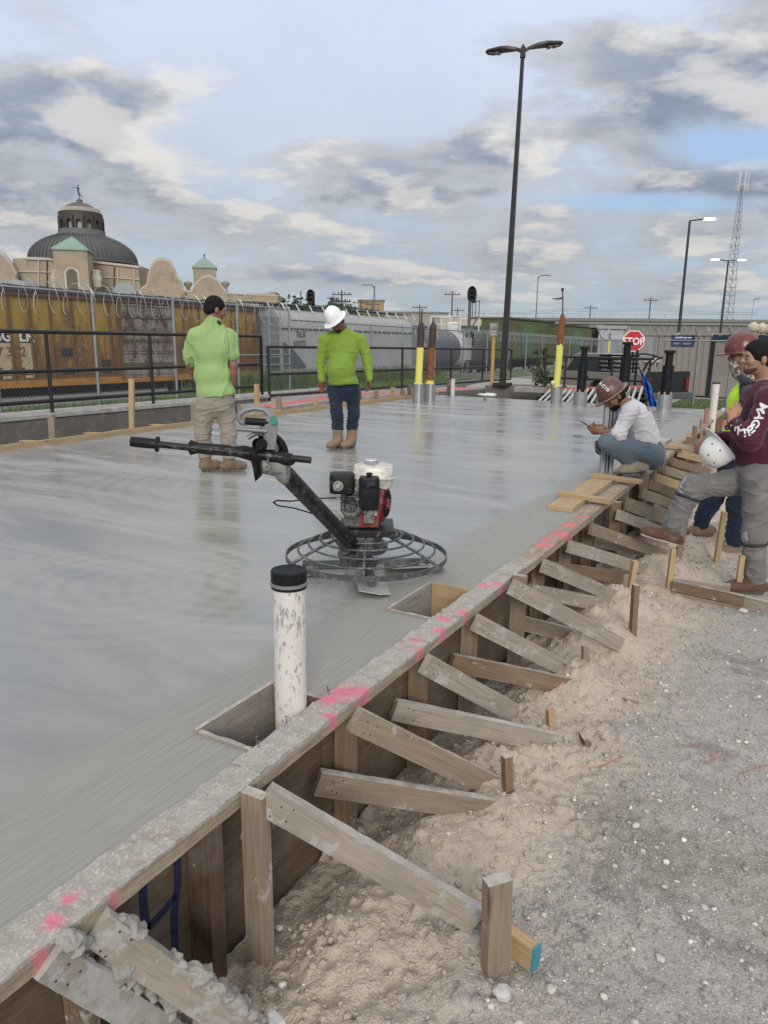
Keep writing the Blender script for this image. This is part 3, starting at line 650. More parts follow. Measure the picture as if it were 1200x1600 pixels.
# ================================================================== stakes in the dirt
def stake(top_px, bot_px, zb, label, m_, w=0.04, t_=0.04, group=None, cat='stake', name='wooden_stake', seed=0, bury=0.08, pts=False):
    b_ = onz(bot_px[0], bot_px[1], zb); D = math.hypot(b_.x, b_.y); a = atd(top_px[0], top_px[1], D)
    dr = (a-b_).normalized()
    o = rough_board(name, b_-dr*bury, a, w, t_, m_, None, up=(0.25, 1, 0), seed=seed, res=0.03)
    # put the origin at the stake's foot
    return tag(o, label, cat, group)
SG = 'stakes driven into the sand beside the formwork'
stake((776, 1372), (774, 1500), -.46, 'thick weathered stake nearest the camera at the foot of the big raking brace', WOOD, 0.075, 0.042, SG, seed=1)
stake((791, 1180), (793, 1240), -.45, 'short brown stake in a sand mound, second from the camera', WOODB, 0.035, 0.035, SG, seed=2)
stake((860, 1108), (861, 1134), -.46, 'stubby orange-brown stake barely above the sand below the second brace', WOODN, 0.035, 0.035, SG, seed=3)
stake((915, 1009), (915, 1048), -.46, 'short grey stake at the toe of the pale fourth brace', WOOD, 0.035, 0.03, SG, seed=4)
stake((994, 914), (988, 1000), -.46, 'tall leaning brown stake in front of the second sand mound', WOODB, 0.032, 0.05, SG, seed=5)
stake((882, 888), (883, 940), -.46, 'brown stake standing between two raking braces left of the sand mounds', WOODB, 0.04, 0.04, SG, seed=6)
stake((992, 876), (982, 934), -.46, 'bright yellow stake leaning behind the tall brown one', WOODN, 0.035, 0.05, SG, seed=7)
stake((1052, 857), (1044, 918), -.46, 'light brown stake at the left end of the low stacked boards', WOODN, 0.035, 0.04, SG, seed=8)
stake((1070, 810), (1060, 868), -.44, 'grey split stake just under the raised brown shoe', WOOD, 0.05, 0.05, SG, seed=9)
stake((1132, 800), (1121, 868), -.44, 'tall yellow stake between the jeans legs', WOODN, 0.04, 0.05, SG, seed=10)
stake((1160, 868), (1153, 922), -.46, 'pale yellow stake in front of the grey trouser leg', WOODN, 0.035, 0.04, SG, seed=11)
stake((1057, 777), (1055, 800), -.40, 'short grey stake left of the knee pad', WOOD, 0.035, 0.04, SG, seed=12)
stake((1078, 686), (1072, 720), -.30, 'upright yellow stake by the cross piece at the far end of the form', WOODN, 0.05, 0.04, SG, seed=13)
stake((1086, 665), (1083, 712), -.30, 'grey-brown stake behind the yellow one at the far end of the form', WOODB, 0.05, 0.05, SG, seed=14)
stake((1097, 655), (1093, 700), -.30, 'thin stake between two others near the white helmet', WOOD, 0.05, 0.05, SG, seed=15)
stake((1105, 638), (1100, 690), -.30, 'reddish stake standing before the far white pipe', plain('red_stained_wood', (0.30, 0.14, 0.11), 0.8), 0.06, 0.05, SG, seed=16)
# low stacked edge boards under the men at the right
t = thing('stacked_edge_boards', 'two weathered boards stacked on edge between stakes in the gravel', 'boards', onz(1105, 930, -.46))
a = onz(1052, 914, -.42); c = onz(1162, 936, -.42)
rough_board('board', (a.x, a.y, -.425), (c.x, c.y, -.43), 0.038, 0.075, WOODB, t, seed=3); rough_board('board', (a.x, a.y+.002, -.505), (c.x, c.y+.002, -.508), 0.038, 0.075, WOOD, t, seed=4)
a = onz(1162, 940, -.47); c = onz(1290, 970, -.47)
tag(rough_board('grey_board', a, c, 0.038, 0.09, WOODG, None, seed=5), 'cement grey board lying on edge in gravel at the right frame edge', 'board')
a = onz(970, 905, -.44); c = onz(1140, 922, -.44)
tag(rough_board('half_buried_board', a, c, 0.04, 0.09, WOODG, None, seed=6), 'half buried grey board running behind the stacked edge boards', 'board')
tag(rough_board('wood_offcut', onz(958, 1088, -.49), onz(998, 1099, -.49), 0.02, 0.04, WOOD, None, up=(0, 1, 0.4), seed=7), 'small grey wood offcut lying on the sand past the sixth stake', 'offcut')
tag(rough_board('wood_offcut', onz(908, 1150, -.48), onz(918, 1164, -.48), 0.02, 0.045, WOODB, None, up=(0.3, 0, 1), seed=8), 'tiny brown chip of wood poking out of sand beside the stubby stake', 'offcut')
tag(rough_board('painted_offcut', onz(425, 1590, -.47), onz(441, 1606, -.46), 0.02, 0.03, plain('white_blue_paint_chip', (0.55, 0.57, 0.58), 0.7), None, seed=9), 'pale painted offcut in the sand at the bottom edge of the frame', 'offcut')

# boards laid over the slab edge
t = thing('loose_plank', 'wide clean plank lying on the slab along the form', 'plank', onz(925, 775, 0)); 
rough_board('board', (-1.52, 5.62, .020), (-1.52, 7.05, .020), 0.20, 0.034, WOODN, t, seed=1)
for (ya, x0, x1, lb) in [(6.02, -1.66, -1.20, 'short yellow cross piece nailed over the plank end nearest the camera'), (7.05, -1.62, -1.16, 'short yellow cross piece in front of the crouching man’s boot'), (9.9, -1.75, -1.12, 'pale cross batten over the form behind the crouching man'), (8.9, -1.6, -1.2, 'thin batten across the form just behind the crouching man’s heel')]:
    tag(rough_board('cross_piece', (x0, ya+.05, .056), (x1, ya-.03, .05), 0.085, 0.034, WOODN, None, seed=int(ya*3)), lb, 'batten', 'battens nailed across the form')
tag(rough_board('loose_plank', (-1.53, 7.2, .020), (-1.53, 10.9, .020), 0.16, 0.03, WOOD, None, seed=6), 'grey plank on the slab edge under the crouching man', 'plank')
pb = MB()
for x in (-1.0, -1.16): pass
tag(MB().box((-1.02, 8.0, -.36), (0.30, 0.22, 0.012), Matrix.Rotation(0.5, 3, 'Y')).build('thin_sheet', plain('white_board', (0.5, 0.5, 0.48), 0.7), None), 'small white sheet wedged between two braces below the crouching man', 'sheet')

# left and far edge forms
lf = thing('left_formwork', 'thin clean timber form along the far left edge of the slab', 'formwork', (-8.2, 8, -.3))
pts = [onz(-150, 724, .01), onz(0, 703, .01), onz(200, 676, .01), onz(400, 650, .01), onz(545, 633, .01), onz(655, 619, .01), onz(690, 614, .01)]
for i in range(len(pts)-1):
    rough_board('edge_board', pts[i], pts[i+1], 0.035, 0.09, WOODN, lf, seed=i, res=0.4)
    a, c = pts[i], pts[i+1]; off = Vector((-0.30, 0, -.02))
    rough_board('outer_board', a+off, c+off, 0.035, 0.05, WOOD if i % 2 else WOODN, lf, seed=i+9, res=0.4)
    for f in (0.25, 0.75):
        p = a.lerp(c, f); rough_board('spreader', p+Vector((0.02, 0, .045)), p+off+Vector((-.02, 0.03, .045)), 0.07, 0.02, WOODN, lf, seed=i+3, res=0.2)
SL = 'stakes along the left form of the slab'
for i, (a, c, w, m_, lb) in enumerate([((80, 648), (82, 686), .10, WOOD, 'squat grey stake at the left form below the first railing post'), ((206, 592), (206, 670), .09, WOODN, 'tall clean yellow stake against the dark wall left of the bareheaded man'),
        ((302, 630), (303, 657), .09, WOOD, 'grey stake partly hidden by the bareheaded man'), ((401, 600), (402, 638), .11, WOODN, 'round-topped yellow stake between the two men'), ((435, 620), (436, 645), .12, WOOD, 'stake at the left end of the red kerb'),
        ((493, 620), (493, 637), .10, WOODN, 'short stake just left of the helmeted man’s legs'), ((560, 611), (561, 629), .14, WOODB, 'thick brown stake just right of the helmeted man’s legs'), ((588, 610), (588, 627), .12, WOOD, 'second stake to the right of the helmeted man'),
        ((614, 605), (614, 625), .12, WOODN, 'third stake to the right of the helmeted man'), ((629, 608), (629, 623), .12, WOOD, 'fourth stake to the right of the helmeted man'), ((640, 601), (640, 621), .12, WOODB, 'reddish stake just left of the yellow capped pipe'),
        ((702, 594), (701, 616), .13, WOODB, 'brown stake right of the rusty capped pipe'), ((758, 620), (758, 627), .1, WOOD, 'stub at the back edge of slab under the light pole')]):
    stake(a, c, -.02, lb, m_, w*0.55, w*0.8, SL, seed=i+40, bury=.4)
tag(MB().tube(onz(707, 617, 0)-Vector((0, 0, .3)), atd(708, 592, onz(707, 617, 0).xy.length), 0.055, seg=14).build('white_stub_pipe', plain('dull_white_pvc', (0.5, 0.5, 0.47), 0.6), smooth=40), 'short grey-white pipe stub beside the brown stake at the left form', 'pipe')

# walls and kerbs to the left and at the back
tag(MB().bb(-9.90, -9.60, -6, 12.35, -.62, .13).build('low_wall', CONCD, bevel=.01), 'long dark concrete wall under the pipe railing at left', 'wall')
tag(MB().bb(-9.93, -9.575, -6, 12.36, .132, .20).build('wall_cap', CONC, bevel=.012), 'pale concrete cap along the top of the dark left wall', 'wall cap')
tag(MB().bb(-10.5, -10.05, -6, 15.5, -.1, .17).build('fence_kerb', CONC, bevel=.02), 'pale kerb strip between railing and chain link fence', 'kerb')
K = [(-8.55, 11.2), (-8.85, 14.0), (-8.35, 17.3), (-7.85, 19.75)]
kb = MB(); kr = MB()
for (a, c) in zip(K, K[1:]):
    kb.prism([a, c, (c[0]-1.3, c[1]+.2), (a[0]-1.3, a[1]+.2)], -.6, .06); 
    kr.prism([(a[0]-.16, a[1]), (c[0]-.16, c[1]), (c[0]-.62, c[1]+.1), (a[0]-.62, a[1]+.1)], .061, .066)
tg = thing('raised_kerb', 'raised concrete kerb with red painted top curving behind the helmeted man', 'kerb', (-8.9, 14, -.5))
kb.build('kerb_body', CONC, tg); kr.build('red_paint_band', REDC, tg)
tg = thing('corner_wall', 'dark concrete corner wall below the tall light pole', 'wall', (-7.4, 20, -.5))
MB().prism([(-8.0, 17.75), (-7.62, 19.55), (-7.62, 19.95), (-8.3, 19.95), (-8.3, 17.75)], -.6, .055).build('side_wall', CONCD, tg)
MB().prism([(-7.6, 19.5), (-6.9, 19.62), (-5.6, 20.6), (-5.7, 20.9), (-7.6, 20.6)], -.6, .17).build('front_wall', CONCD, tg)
MB().prism([(-7.55, 20.62), (-5.7, 20.92), (-5.4, 26), (-9.5, 26), (-8.4, 20.0), (-7.63, 20.0)], -.6, .10).build('paving', CONC, tg)
tag(MB().bb(-2.6, 3.5, 19.3, 19.5, -.6, -.42).build('red_kerb', REDC), 'low red painted kerb at the right behind the slab', 'kerb')
g0 = tag(MB().bb(-3.4, 3.5, 20.5, 27.5, -.6, -.44).build('grass_verge', plain('mown_grass', (0.06, 0.09, 0.03), 0.95, 0, 0.4, 6, 0.6, 50)), kind='structure')

# scattered stones: small ones as gravel, the larger as things
def stone_mesh(r, seed):
    bm = bmesh.new(); bmesh.ops.create_icosphere(bm, subdivisions=2 if r > .012 else 1, radius=r)
    for v in bm.verts:
        k = 1+0.45*mnoise.noise(v.co/r*1.1+Vector((seed*3.7, 0, 0))); v.co *= k; v.co.z *= 0.62
    vs = np.array([v.co[:] for v in bm.verts]); fs = np.array([[v.index for v in f.verts] for f in bm.faces]); bm.free(); return vs, fs
protos = [stone_mesh(0.01, k) for k in range(8)]
VV = []; FF = []; base = 0
n = 15000
sy = 0.9+RNG.random(n)**1.5*7.0; sx = -1.25+RNG.random(n)*(1.75+0*sy)
dens = vnoise(np.stack([sx, sy, 0*sx], 1), 2.6, 21); keep = (dens > 0.40-0.25*(sx > -0.6)) & ((sx > -0.75) | (RNG.random(n) < 0.35))
sx = sx[keep]; sy = sy[keep]; szz = dirt_h(sx, sy); rr = 0.16+RNG.random(len(sx))**7*1.2
for i in range(len(sx)):
    vs, fs = protos[i % 8]; a = RNG.random()*6.28; ca, sa = math.cos(a), math.sin(a); r = rr[i]
    V = np.stack([vs[:, 0]*ca-vs[:, 1]*sa, vs[:, 0]*sa+vs[:, 1]*ca, vs[:, 2]], 1)*r+np.array([sx[i], sy[i], szz[i]+0.002*r])
    VV.append(V); FF.append(fs+base); base += len(vs)
def gravelcol(t):
    p = t.pos(); v = t.vor(p, 38, out='Color'); r = t.xyz(v)[0]
    return {'Base Color': t.ramp(r, [(0.0, (0.19, 0.18, 0.17)), (0.5, (0.36, 0.34, 0.31)), (0.85, (0.50, 0.46, 0.41)), (1.0, (0.72, 0.70, 0.66))]), 'Roughness': 0.9, 'normal': t.bump(t.noise(p, 160, 3), 0.5, 0.003)}
VV2 = []; FF2 = []; b2 = 0; cy = 0.9+RNG.random(6500)**1.4*7.5; cx = -1.22+RNG.random(6500)**1.2*1.0; cz_ = dirt_h(cx, cy)
for i in range(len(cx)):
    vs, fs = protos[(i*3) % 8]; a = RNG.random()*6.28; r = 0.2+RNG.random()**4*1.3
    VV2.append(np.stack([vs[:, 0]*math.cos(a)-vs[:, 1]*math.sin(a), vs[:, 0]*math.sin(a)+vs[:, 1]*math.cos(a), vs[:, 2]*1.3], 1)*r+np.array([cx[i], cy[i], cz_[i]+0.001])); FF2.append(fs+b2); b2 += len(vs)
tag(npmesh('sand_clods', np.concatenate(VV2), np.concatenate(FF2), DIRT, smooth=False), 'small crumbs and clods of sand along the formwork', None, kind='stuff')
GRAV = mat('loose_gravel', gravelcol)
tag(npmesh('loose_gravel', np.concatenate(VV), np.concatenate(FF), GRAV, smooth=False), kind='stuff')
tag(bpy.data.objects['loose_gravel'], 'loose pale gravel scattered over the sand', None)
ST = plain('pale_limestone', (0.50, 0.48, 0.45), 0.85, 0, 0.3, 20, 0.5, 80)
for i, (px, py, r, lb) in enumerate([(784, 1548, .028, 'largest pale rock beside the foot of the nearest stake'), (1033, 1495, .014, 'small white stone alone on the grey gravel lower right'), (812, 1592, .014, 'rounded grey stone at the bottom edge right of the pale rock'),
        (861, 1541, .014, 'grey stone under the blue painted board end'), (436, 1415, .013, 'round grey pebble on the sand near the second stud'), (382, 1530, .02, 'dark stone in the hollow below the blue paint mark'), (380, 1580, .018, 'flat dark stone near the bottom left in the sand'),
        (700, 1322, .012, 'white stone on the sand between big brace and second stake'), (1160, 952, .03, 'pale block at the right edge beside the grey board'), (994, 1286, .014, 'pale pebble on the grey gravel in mid ground')]):
    vs, fs = stone_mesh(r, 20+i); p = onz(px, py, -.485); V = vs+np.array([p.x, p.y, dz(p.x, p.y)+r*.25])
    tag(npmesh('stone', V, fs, ST, smooth=False), lb, 'stone')
# thin orange string lines on the gravel
ORS = plain('orange_string', (0.42, 0.13, 0.08), 0.8)
for i, (pl, lb) in enumerate([([(910, 1197), (935, 1193), (958, 1187), (982, 1178)], 'orange string lying straight on the sand'), ([(1052, 1163), (1068, 1164), (1085, 1161), (1100, 1160)], 'knotted orange string on dark gravel'),
        ([(1100, 1192), (1112, 1188), (1120, 1183), (1108, 1178), (1128, 1172)], 'small tangled loop of orange string'), ([(1200, 1192), (1178, 1198), (1160, 1203), (1152, 1212), (1158, 1222)], 'orange string hook at the right frame edge')]):
    q = MB(); pp = []
    for x, y in pl: p = onz(x, y, -.49); pp.append(Vector((p.x, p.y, dz(p.x, p.y)+.006)))
    q.path(pp, 0.0015, 5); tag(q.build('string', ORS), lb, 'string')
# ================================================================== power trowel
def power_trowel():
    az = math.radians(-30.1); C0 = Vector((math.sin(az)*4.01, math.cos(az)*4.01, 0)); C0 = C0-Vector((math.cos(az), -math.sin(az), 0))*.012
    e1 = Vector((math.cos(az), -math.sin(az), 0)); e2 = Vector((math.sin(az), math.cos(az), 0))   # image right, away
    T = thing('power_trowel', 'walk-behind power trowel with guard rings, red and white petrol engine and black handle', 'power trowel', C0)
    def L(a, d, z): return C0+e1*a+e2*d+Vector((0, 0, z))
    Rm = Matrix((e1, e2, UP)).transposed()
    R0 = 0.452
    def ring(r, z, rad, nm, flat=False):
        b = MB(); pts = [L(r*math.cos(k*math.tau/64), r*math.sin(k*math.tau/64), z) for k in range(64)]
        if flat: b.lathe([(r-.003, z-.015), (r+.003, z-.015), (r+.003, z+.015), (r-.003, z+.015), (r-.003, z-.015)], C0, 64)
        else: b.path(pts, rad, 8, closed=True)
        b.build(nm, STEELD, T, smooth=60)
    ring(R0, 0.105, .02, 'guard_band', True)
    for r, z in ((0.385, .140), (0.325, .172), (0.262, .200), (0.195, .220)): ring(r, z, 0.0065, 'guard_ring')
    for k in range(6):
        a = math.radians(-92+60*k); b = MB(); c, s = math.cos(a), math.sin(a)
        b.path([L(.12*c, .12*s, .240), L(.195*c, .195*s, .214), L(.325*c, .325*s, .166), L(R0*c, R0*s, .110)], 0.009, 8); b.build('spoke', STEELD, T, smooth=60)
    for k, a0 in enumerate((-84, 8, 97, 186)):
        a = math.radians(a0); dr = e1*math.cos(a)+e2*math.sin(a); tg = dr.cross(UP)
        b = MB(); b.beam(C0+dr*.05+Vector((0, 0, .058)), C0+dr*.34+Vector((0, 0, .058)), .036, .022); b.tube(C0+dr*.10+Vector((0, 0, .058)), C0+dr*.36+Vector((0, 0, .058)), .015, seg=12); b.tube(C0+dr*.34+Vector((0, 0, .058)), C0+dr*.362+Vector((0, 0, .058)), .021, seg=12)
        arm = b.build('blade_arm', STEELD, T, smooth=40)
        b = MB(); o = C0+dr*.11+Vector((0, 0, .030)); tilt = (tg*1+Vector((0, 0, .16))).normalized()
        poly = [(0.0, -.07), (.02, -.085), (.325, -.085), (.350, -.03), (.335, .085), (.02, .085), (0, .05)]
        b.slab(poly, o, dr, tilt, .004); b.build('blade', BLADE, T, bevel=.001)
        b = MB(); b.box(C0+dr*.2+Vector((0, 0, .042)), (.2, .05, .012), Matrix((dr, tg, UP)).transposed())
        for q in (.14, .26): b.tube(C0+dr*q+Vector((0, 0, .045)), C0+dr*q+Vector((0, 0, .057)), .01, seg=6)
        b.build('blade_bracket', STEELD, arm)
    # hub, gearbox, deck
    b = MB(); b.lathe([(0, .03), (.05, .03), (.06, .045), (.06, .075), (.035, .085), (.035, .11), (.11, .125), (.12, .14), (.12, .17), (.085, .19), (.10, .225), (.13, .235), (.13, .262), (0, .262)], C0, 24); b.build('hub_and_gearbox', STEELD, T, smooth=40)
    b = MB(); b.box(L(-.05, -.06, .20), (.19, .15, .085), Rm); b.box(L(-.07, -.12, .155), (.07, .06, .07), Rm); b.build('gear_housing', STEELD, T, bevel=.014)
    b = MB(); b.lathe([(0, 0), (.034, 0), (.042, .02), (.036, .05), (0, .055)], L(-.10, -.15, .155), 16, Matrix.Rotation(math.radians(90), 3, 'X')); b.build('gear_cap', STEELD, T, smooth=40)
    b = MB(); b.box(L(0, 0, .272), (.30, .30, .014), Rm); b.box(L(.02, -.15, .262), (.30, .012, .035), Rm); b.build('engine_deck', STEELB, T, bevel=.002)
    # engine
    RED = plain('red_engine_shroud', (0.19, 0.016, 0.022), 0.45, 0, 0.3, 14, 0.25, dirt=(0.22, 0.16, 0.15), dirtamt=0.35)
    WHT = plain('cream_fuel_tank', (0.56, 0.54, 0.48), 0.35, 0, 0.10, 9, 0.1, dirt=(0.30, 0.285, 0.25), dirtamt=0.42)
    ALU = plain('cast_aluminium', (0.22, 0.22, 0.215), 0.5, 0.4, 0.4, 20, 0.5, dirt=(0.05, 0.05, 0.05), dirtamt=0.6)
    E_ = MB(); E_.box(L(-.03, 0, .325), (.19, .19, .09), Rm); E_.box(L(-.035, -.03, .40), (.15, .14, .10), Rm)
    blk = E_.build('engine_block', ALU, T, bevel=.012)
    fn = MB()
    for k in range(7): fn.box(L(-.06, .02, .375+k*.013), (.17, .18, .004), Rm)
    tag(fn.build('cooling_fins', ALU, blk), kind='stuff')
    b = MB(); RX = Matrix.Rotation(math.radians(90), 3, 'X'); Rr = Rm @ RX
    b.lathe([(0, 0), (.028, 0), (.036, .008), (.036, .04), (.05, .05), (.055, .07)], L(-.085, -.115, .415), 20, Rr); b.build('crankcase_cover', ALU, blk, smooth=35)
    b = MB()
    for k in range(6): a = k*math.tau/6; b.tube(L(-.085+.047*math.cos(a), -.12, .40+.047*math.sin(a)), L(-.085+.047*math.cos(a), -.128, .40+.047*math.sin(a)), .005, seg=6)
    b.build('cover_bolts', GALV, blk)
    # fan shroud facing right-front
    ax = (e1*.93-e2*.36).normalized(); si = UP.cross(ax).normalized(); Rs = Matrix((si, UP.cross(UP) + UP, ax)).transposed(); Rs = Matrix((si, ax.cross(si), ax)).transposed()
    cS = L(.075, -.01, .405)
    b = MB(); b.lathe([(.118, -.075), (.120, -.02), (.116, .0), (.104, .018), (.082, .03), (.080, .035), (.02, .04), (0, .04)], cS, 36, Rs); sh = b.build('fan_shroud', RED, T, smooth=30)
    b = MB()
    for k in range(24):
        a = k*math.tau/24; p0 = cS+Rs @ Vector((.035*math.cos(a), .035*math.sin(a), .0415)); p1 = cS+Rs @ Vector((.077*math.cos(a+.25), .077*math.sin(a+.25), .0375)); b.beam(p0, p1, .003, .005, up=ax)
    b.build('cooling_slots', BLACKP, sh)
    b = MB(); b.lathe([(0.0, .040), (.026, .040), (.028, .050), (.016, .056), (0, .057)], cS, 20, Rs); b.build('starter_hub', RED, sh, smooth=40)
    b = MB()
    for k in range(9):
        a = math.radians(20+k*14); p = cS+Rs @ Vector((.096*math.cos(a), .096*math.sin(a), .026)); q = cS+Rs @ Vector((.112*math.cos(a), .112*math.sin(a), .010)); b.beam(p, q, .006, .004, up=ax)
    b.build('vent_slots', BLACKP, sh)
    b = MB(); b.box(L(.015, -.105, .355), (.10, .012, .13), Rm); b.box(L(.045, -.112, .40), (.018, .004, .10), Rm); b.build('shroud_plate', RED, T, bevel=.004)
    b = MB(); b.box(L(.047, -.1165, .40), (.014, .002, .085), Rm); b.build('warning_label', plain('cream_label', (0.5, 0.46, 0.4), 0.6), T)
    # tank: rounded box via superellipse lathe
    def rbox(c, sx, sy, prof, ex=4.0, seg=40):
        q = MB(); vs = []; fs = []
        for (k, z) in prof:
            for i in range(seg):
                a = i*math.tau/seg; cx, sy_ = math.cos(a), math.sin(a); r = (abs(cx)**ex+abs(sy_)**ex)**(-1/ex)
                vs.append(c+Rm @ Vector((sx*k*r*cx, sy*k*r*sy_, z)))
        for j in range(len(prof)-1):
            for i in range(seg): fs.append((j*seg+i, j*seg+(i+1) % seg, (j+1)*seg+(i+1) % seg, (j+1)*seg+i))
        fs.append(tuple(range(seg))); fs.append(tuple(reversed(range((len(prof)-1)*seg, len(prof)*seg)))); q.add(vs, fs); return q
    tk = rbox(L(.035, .03, .515), .118, .105, [(.70, -.035), (.88, -.02), (.95, .018), (1.0, .03), (1.02, .032), (1.02, .038), (.985, .042), (.97, .07), (.90, .092), (.72, .102), (.3, .104)]).build('fuel_tank', WHT, T, smooth=40)
    b = MB(); b.lathe([(0, .130), (.03, .130), (.036, .124), (.036, .108), (.030, .104)], L(.022, .03, .515), 24)
    for k in range(12): a = k*math.tau/12; b.box(L(.022, .03, .515+.116)+Vector((.036*math.cos(a), .036*math.sin(a), 0)), (.008, .008, .014))
    b.build('fuel_cap', plain('chrome_cap', (0.7, 0.7, 0.7), 0.25, 0.9, 0.1, 8, 0.1), tk, smooth=40)
    # air cleaner
    a_ = rbox(L(.012, -.135, .46), .056, .045, [(.92, -.06), (.97, -.02), (1.0, 0), (1.0, .052), (.99, .054), (.99, .06), (1.0, .062), (.97, .105), (.90, .115), (.5, .118)], 6).build('air_cleaner', BLACKP, T, smooth=35)
    b = MB(); b.lathe([(.012, .118), (.012, .124), (.018, .126), (.018, .134), (.008, .138), (0, .139)], L(.012, -.135, .46), 12); b.build('wing_nut', BLACKP, a_)
    b = MB(); b.box(L(.012, -.13, .365), (.06, .05, .09), Rm); b.tube(L(-.03, -.14, .395), L(.0, -.16, .38), .014); b.build('carburettor', ALU, T, bevel=.006)
    # muffler
    m_ = rbox(L(-.135, -.055, .525), .068, .062, [(.9, -.052), (1, -.045), (1, .04), (.95, .05), (.8, .056)], 7).build('muffler_guard', BLACKP, T, smooth=35)
    b = MB(); b.lathe([(.028, 0), (.028, .010), (.022, .012), (.015, .004), (0, .003)], L(-.155, -.118, .520), 12, Rr); b.path([L(-.17, -.122, .50), L(-.158, -.13, .515), L(-.145, -.124, .535)], [.012, .017, .008], 7); b.build('exhaust_outlet', plain('cement_splash', (0.30, 0.285, 0.265), 0.8, 0, 0.3, 30, 0.6), m_, smooth=40)
    b = MB()
    for k in range(4): b.box(L(-.135, -.02, .512+.02*k), (.140, .075, .004), Rm)
    b.build('guard_slots', STEELB, m_)
    b = MB(); b.tube(L(-.10, .0, .47), L(-.10, .0, .40), .02); b.build('exhaust_pipe', STEELD, T)
    # handle
    top_ = atd(432, 722, 2.9); bot = L(-.055, -.10, .175)
    b = MB(); b.tube(bot, top_, .030, .030, 14); b.build('handle_tube', STEELB, T, smooth=40)
    dd = (top_-bot).normalized(); sd = dd.cross(UP).normalized(); un = sd.cross(dd)
    b = MB(); b.beam(bot-un*.038, bot.lerp(top_, .93)-un*.034, .028, .022, up=un); b.build('lower_rail', STEELB, T, bevel=.002)
    b = MB(); b.tube(bot.lerp(top_, .10)-un*.055+sd*.02, bot.lerp(top_, .28)-un*.045+sd*.02, .014); b.tube(bot.lerp(top_, .02)-un*.06+sd*.02, bot.lerp(top_, .10)-un*.055+sd*.02, .022); b.build('clutch_rod', STEELD, T, smooth=40)
    hl = atd(205, 690, 2.98); hr = atd(486, 719, 2.86); hc = atd(432, 713, 2.885)
    def hb(px, py, dd_=None):
        f = (px-205)/(486-205); q = atd(px, py, 2.98+(2.86-2.98)*f); return q
    b = MB(); b.tube(hb(207, 690), hb(486, 719), .0135, seg=16); bar = b.build('handlebar', STEELB, T, smooth=40)
    b = MB(); d_ = (hb(486, 719)-hb(470, 717.4)).normalized(); b.tube(hb(486, 719)+d_*.0005, hb(486, 719)+d_*.001, .0095, seg=14); b.build('open_tube_end', plain('dark_hole', (0.004, 0.004, 0.004), 0.9), bar)
    b = MB(); b.path([hb(203.5, 689.6), hb(204.5, 689.7), hb(225, 691.8), hb(243, 693.7), hb(244, 693.8), hb(248, 694.2)], [.014, .0195, .0205, .0195, .031, .030], 18); b.build('hand_grip', RUBBER, T, smooth=40)
    b = MB(); pp = [hb(x, y) for x, y in [(294, 699), (298, 699), (310, 700), (325, 701.5), (345, 703), (358, 704), (363, 705), (380, 706), (395, 710), (403, 711)]]; b.path(pp, [.016, .030, .021, .0225, .0225, .022, .0185, .026, .028, .018], 16)
    wr = b.build('tape_wrap', RUBBER, T, smooth=50)
    b = MB(); pp = [hb(x, y) for x, y in [(402, 708), (412, 709), (422, 710), (426, 714), (445, 717), (456, 718), (460, 717)]]; b.path(pp, [.02, .026, .022, .024, .026, .024, .015], 16); b.build('tape_wrap', RUBBER, T, smooth=50)
    # hanging rag of tape
    vs = []; fs = []; rows = [((378, 701), (405, 707)), ((386, 708), (408, 712)), ((392, 716), (409, 722)), ((395, 728), (409, 731)), ((396, 738), (410, 742)), ((398, 749), (407, 745)), ((398.5, 753), (400, 750))]
    for i, (a, c) in enumerate(rows):
        for f in (0, .33, .66, 1):
            vs.append(atd(a[0]+(c[0]-a[0])*f, a[1]+(c[1]-a[1])*f, 2.87+.012*math.sin(f*7+i)))
    for i in range(len(rows)-1):
        for k in range(3): fs.append((i*4+k, i*4+k+1, i*4+5+k, i*4+4+k))
    b = MB(); b.add(vs, fs); o = b.build('hanging_tape', RUBBER, T, smooth=60); sm = o.modifiers.new('thickness', 'SOLIDIFY'); sm.thickness = .003
    # cement-caked clamp where bar and tube meet
    CK = plain('caked_cement_on_steel', (0.24, 0.235, 0.225), 0.9, 0, 0.45, 22, 0.9, 60, dirt=(0.05, 0.05, 0.05), dirtamt=0.4)
    b = MB(); pp = [atd(x, y, 2.9) for x, y in [(428, 716), (434, 724), (440, 735), (444, 748), (447, 756)]]; b.path(pp, [.030, .040, .038, .026, .012], 12); b.path([atd(405, 722, 2.9), atd(415, 730, 2.9), atd(432, 733, 2.91)], [.02, .028, .03], 10)
    o = b.build('clamp_bracket', CK, T, smooth=60)
    # blade pitch lift handle
    LG = plain('grey_painted_steel', (0.19, 0.20, 0.21), 0.45, 0.2, 0.2, 10, 0.1, dirt=(0.33, 0.33, 0.32), dirtamt=0.2)
    D = 2.88
    b = MB(); b.path([atd(x, y, D) for x, y in [(417, 700), (419, 672), (423, 655), (421, 647), (413, 640), (397, 638), (383, 641), (374, 648), (373, 655), (377, 660), (385, 662)]], [.016, .016, .017, .015, .011, .0105, .0105, .0105, .0105, .0105, .009], 14)
    lh = b.build('lift_lever', LG, T, smooth=60)
    b = MB(); b.slab([(-.02, -.085), (.022, -.085), (.035, .02), (.02, .055), (-.01, .045), (-.018, 0)], atd(421, 668, D-.012), HR, UP, .012); b.build('lever_plate', LG, lh, bevel=.003)
    b = MB(); b.tube(atd(383, 658, D), atd(420, 660, D-.01), .0145, seg=16); b.build('lever_grip', RUBBER, lh, smooth=40)
    b = MB(); b.tube(atd(370, 670, D), atd(418, 674, D-.02), .0085, seg=12); b.path([atd(404, 670, D), atd(411, 664, D), atd(416, 660, D)], .006, 8); b.build('release_bar', LG, lh, smooth=40)
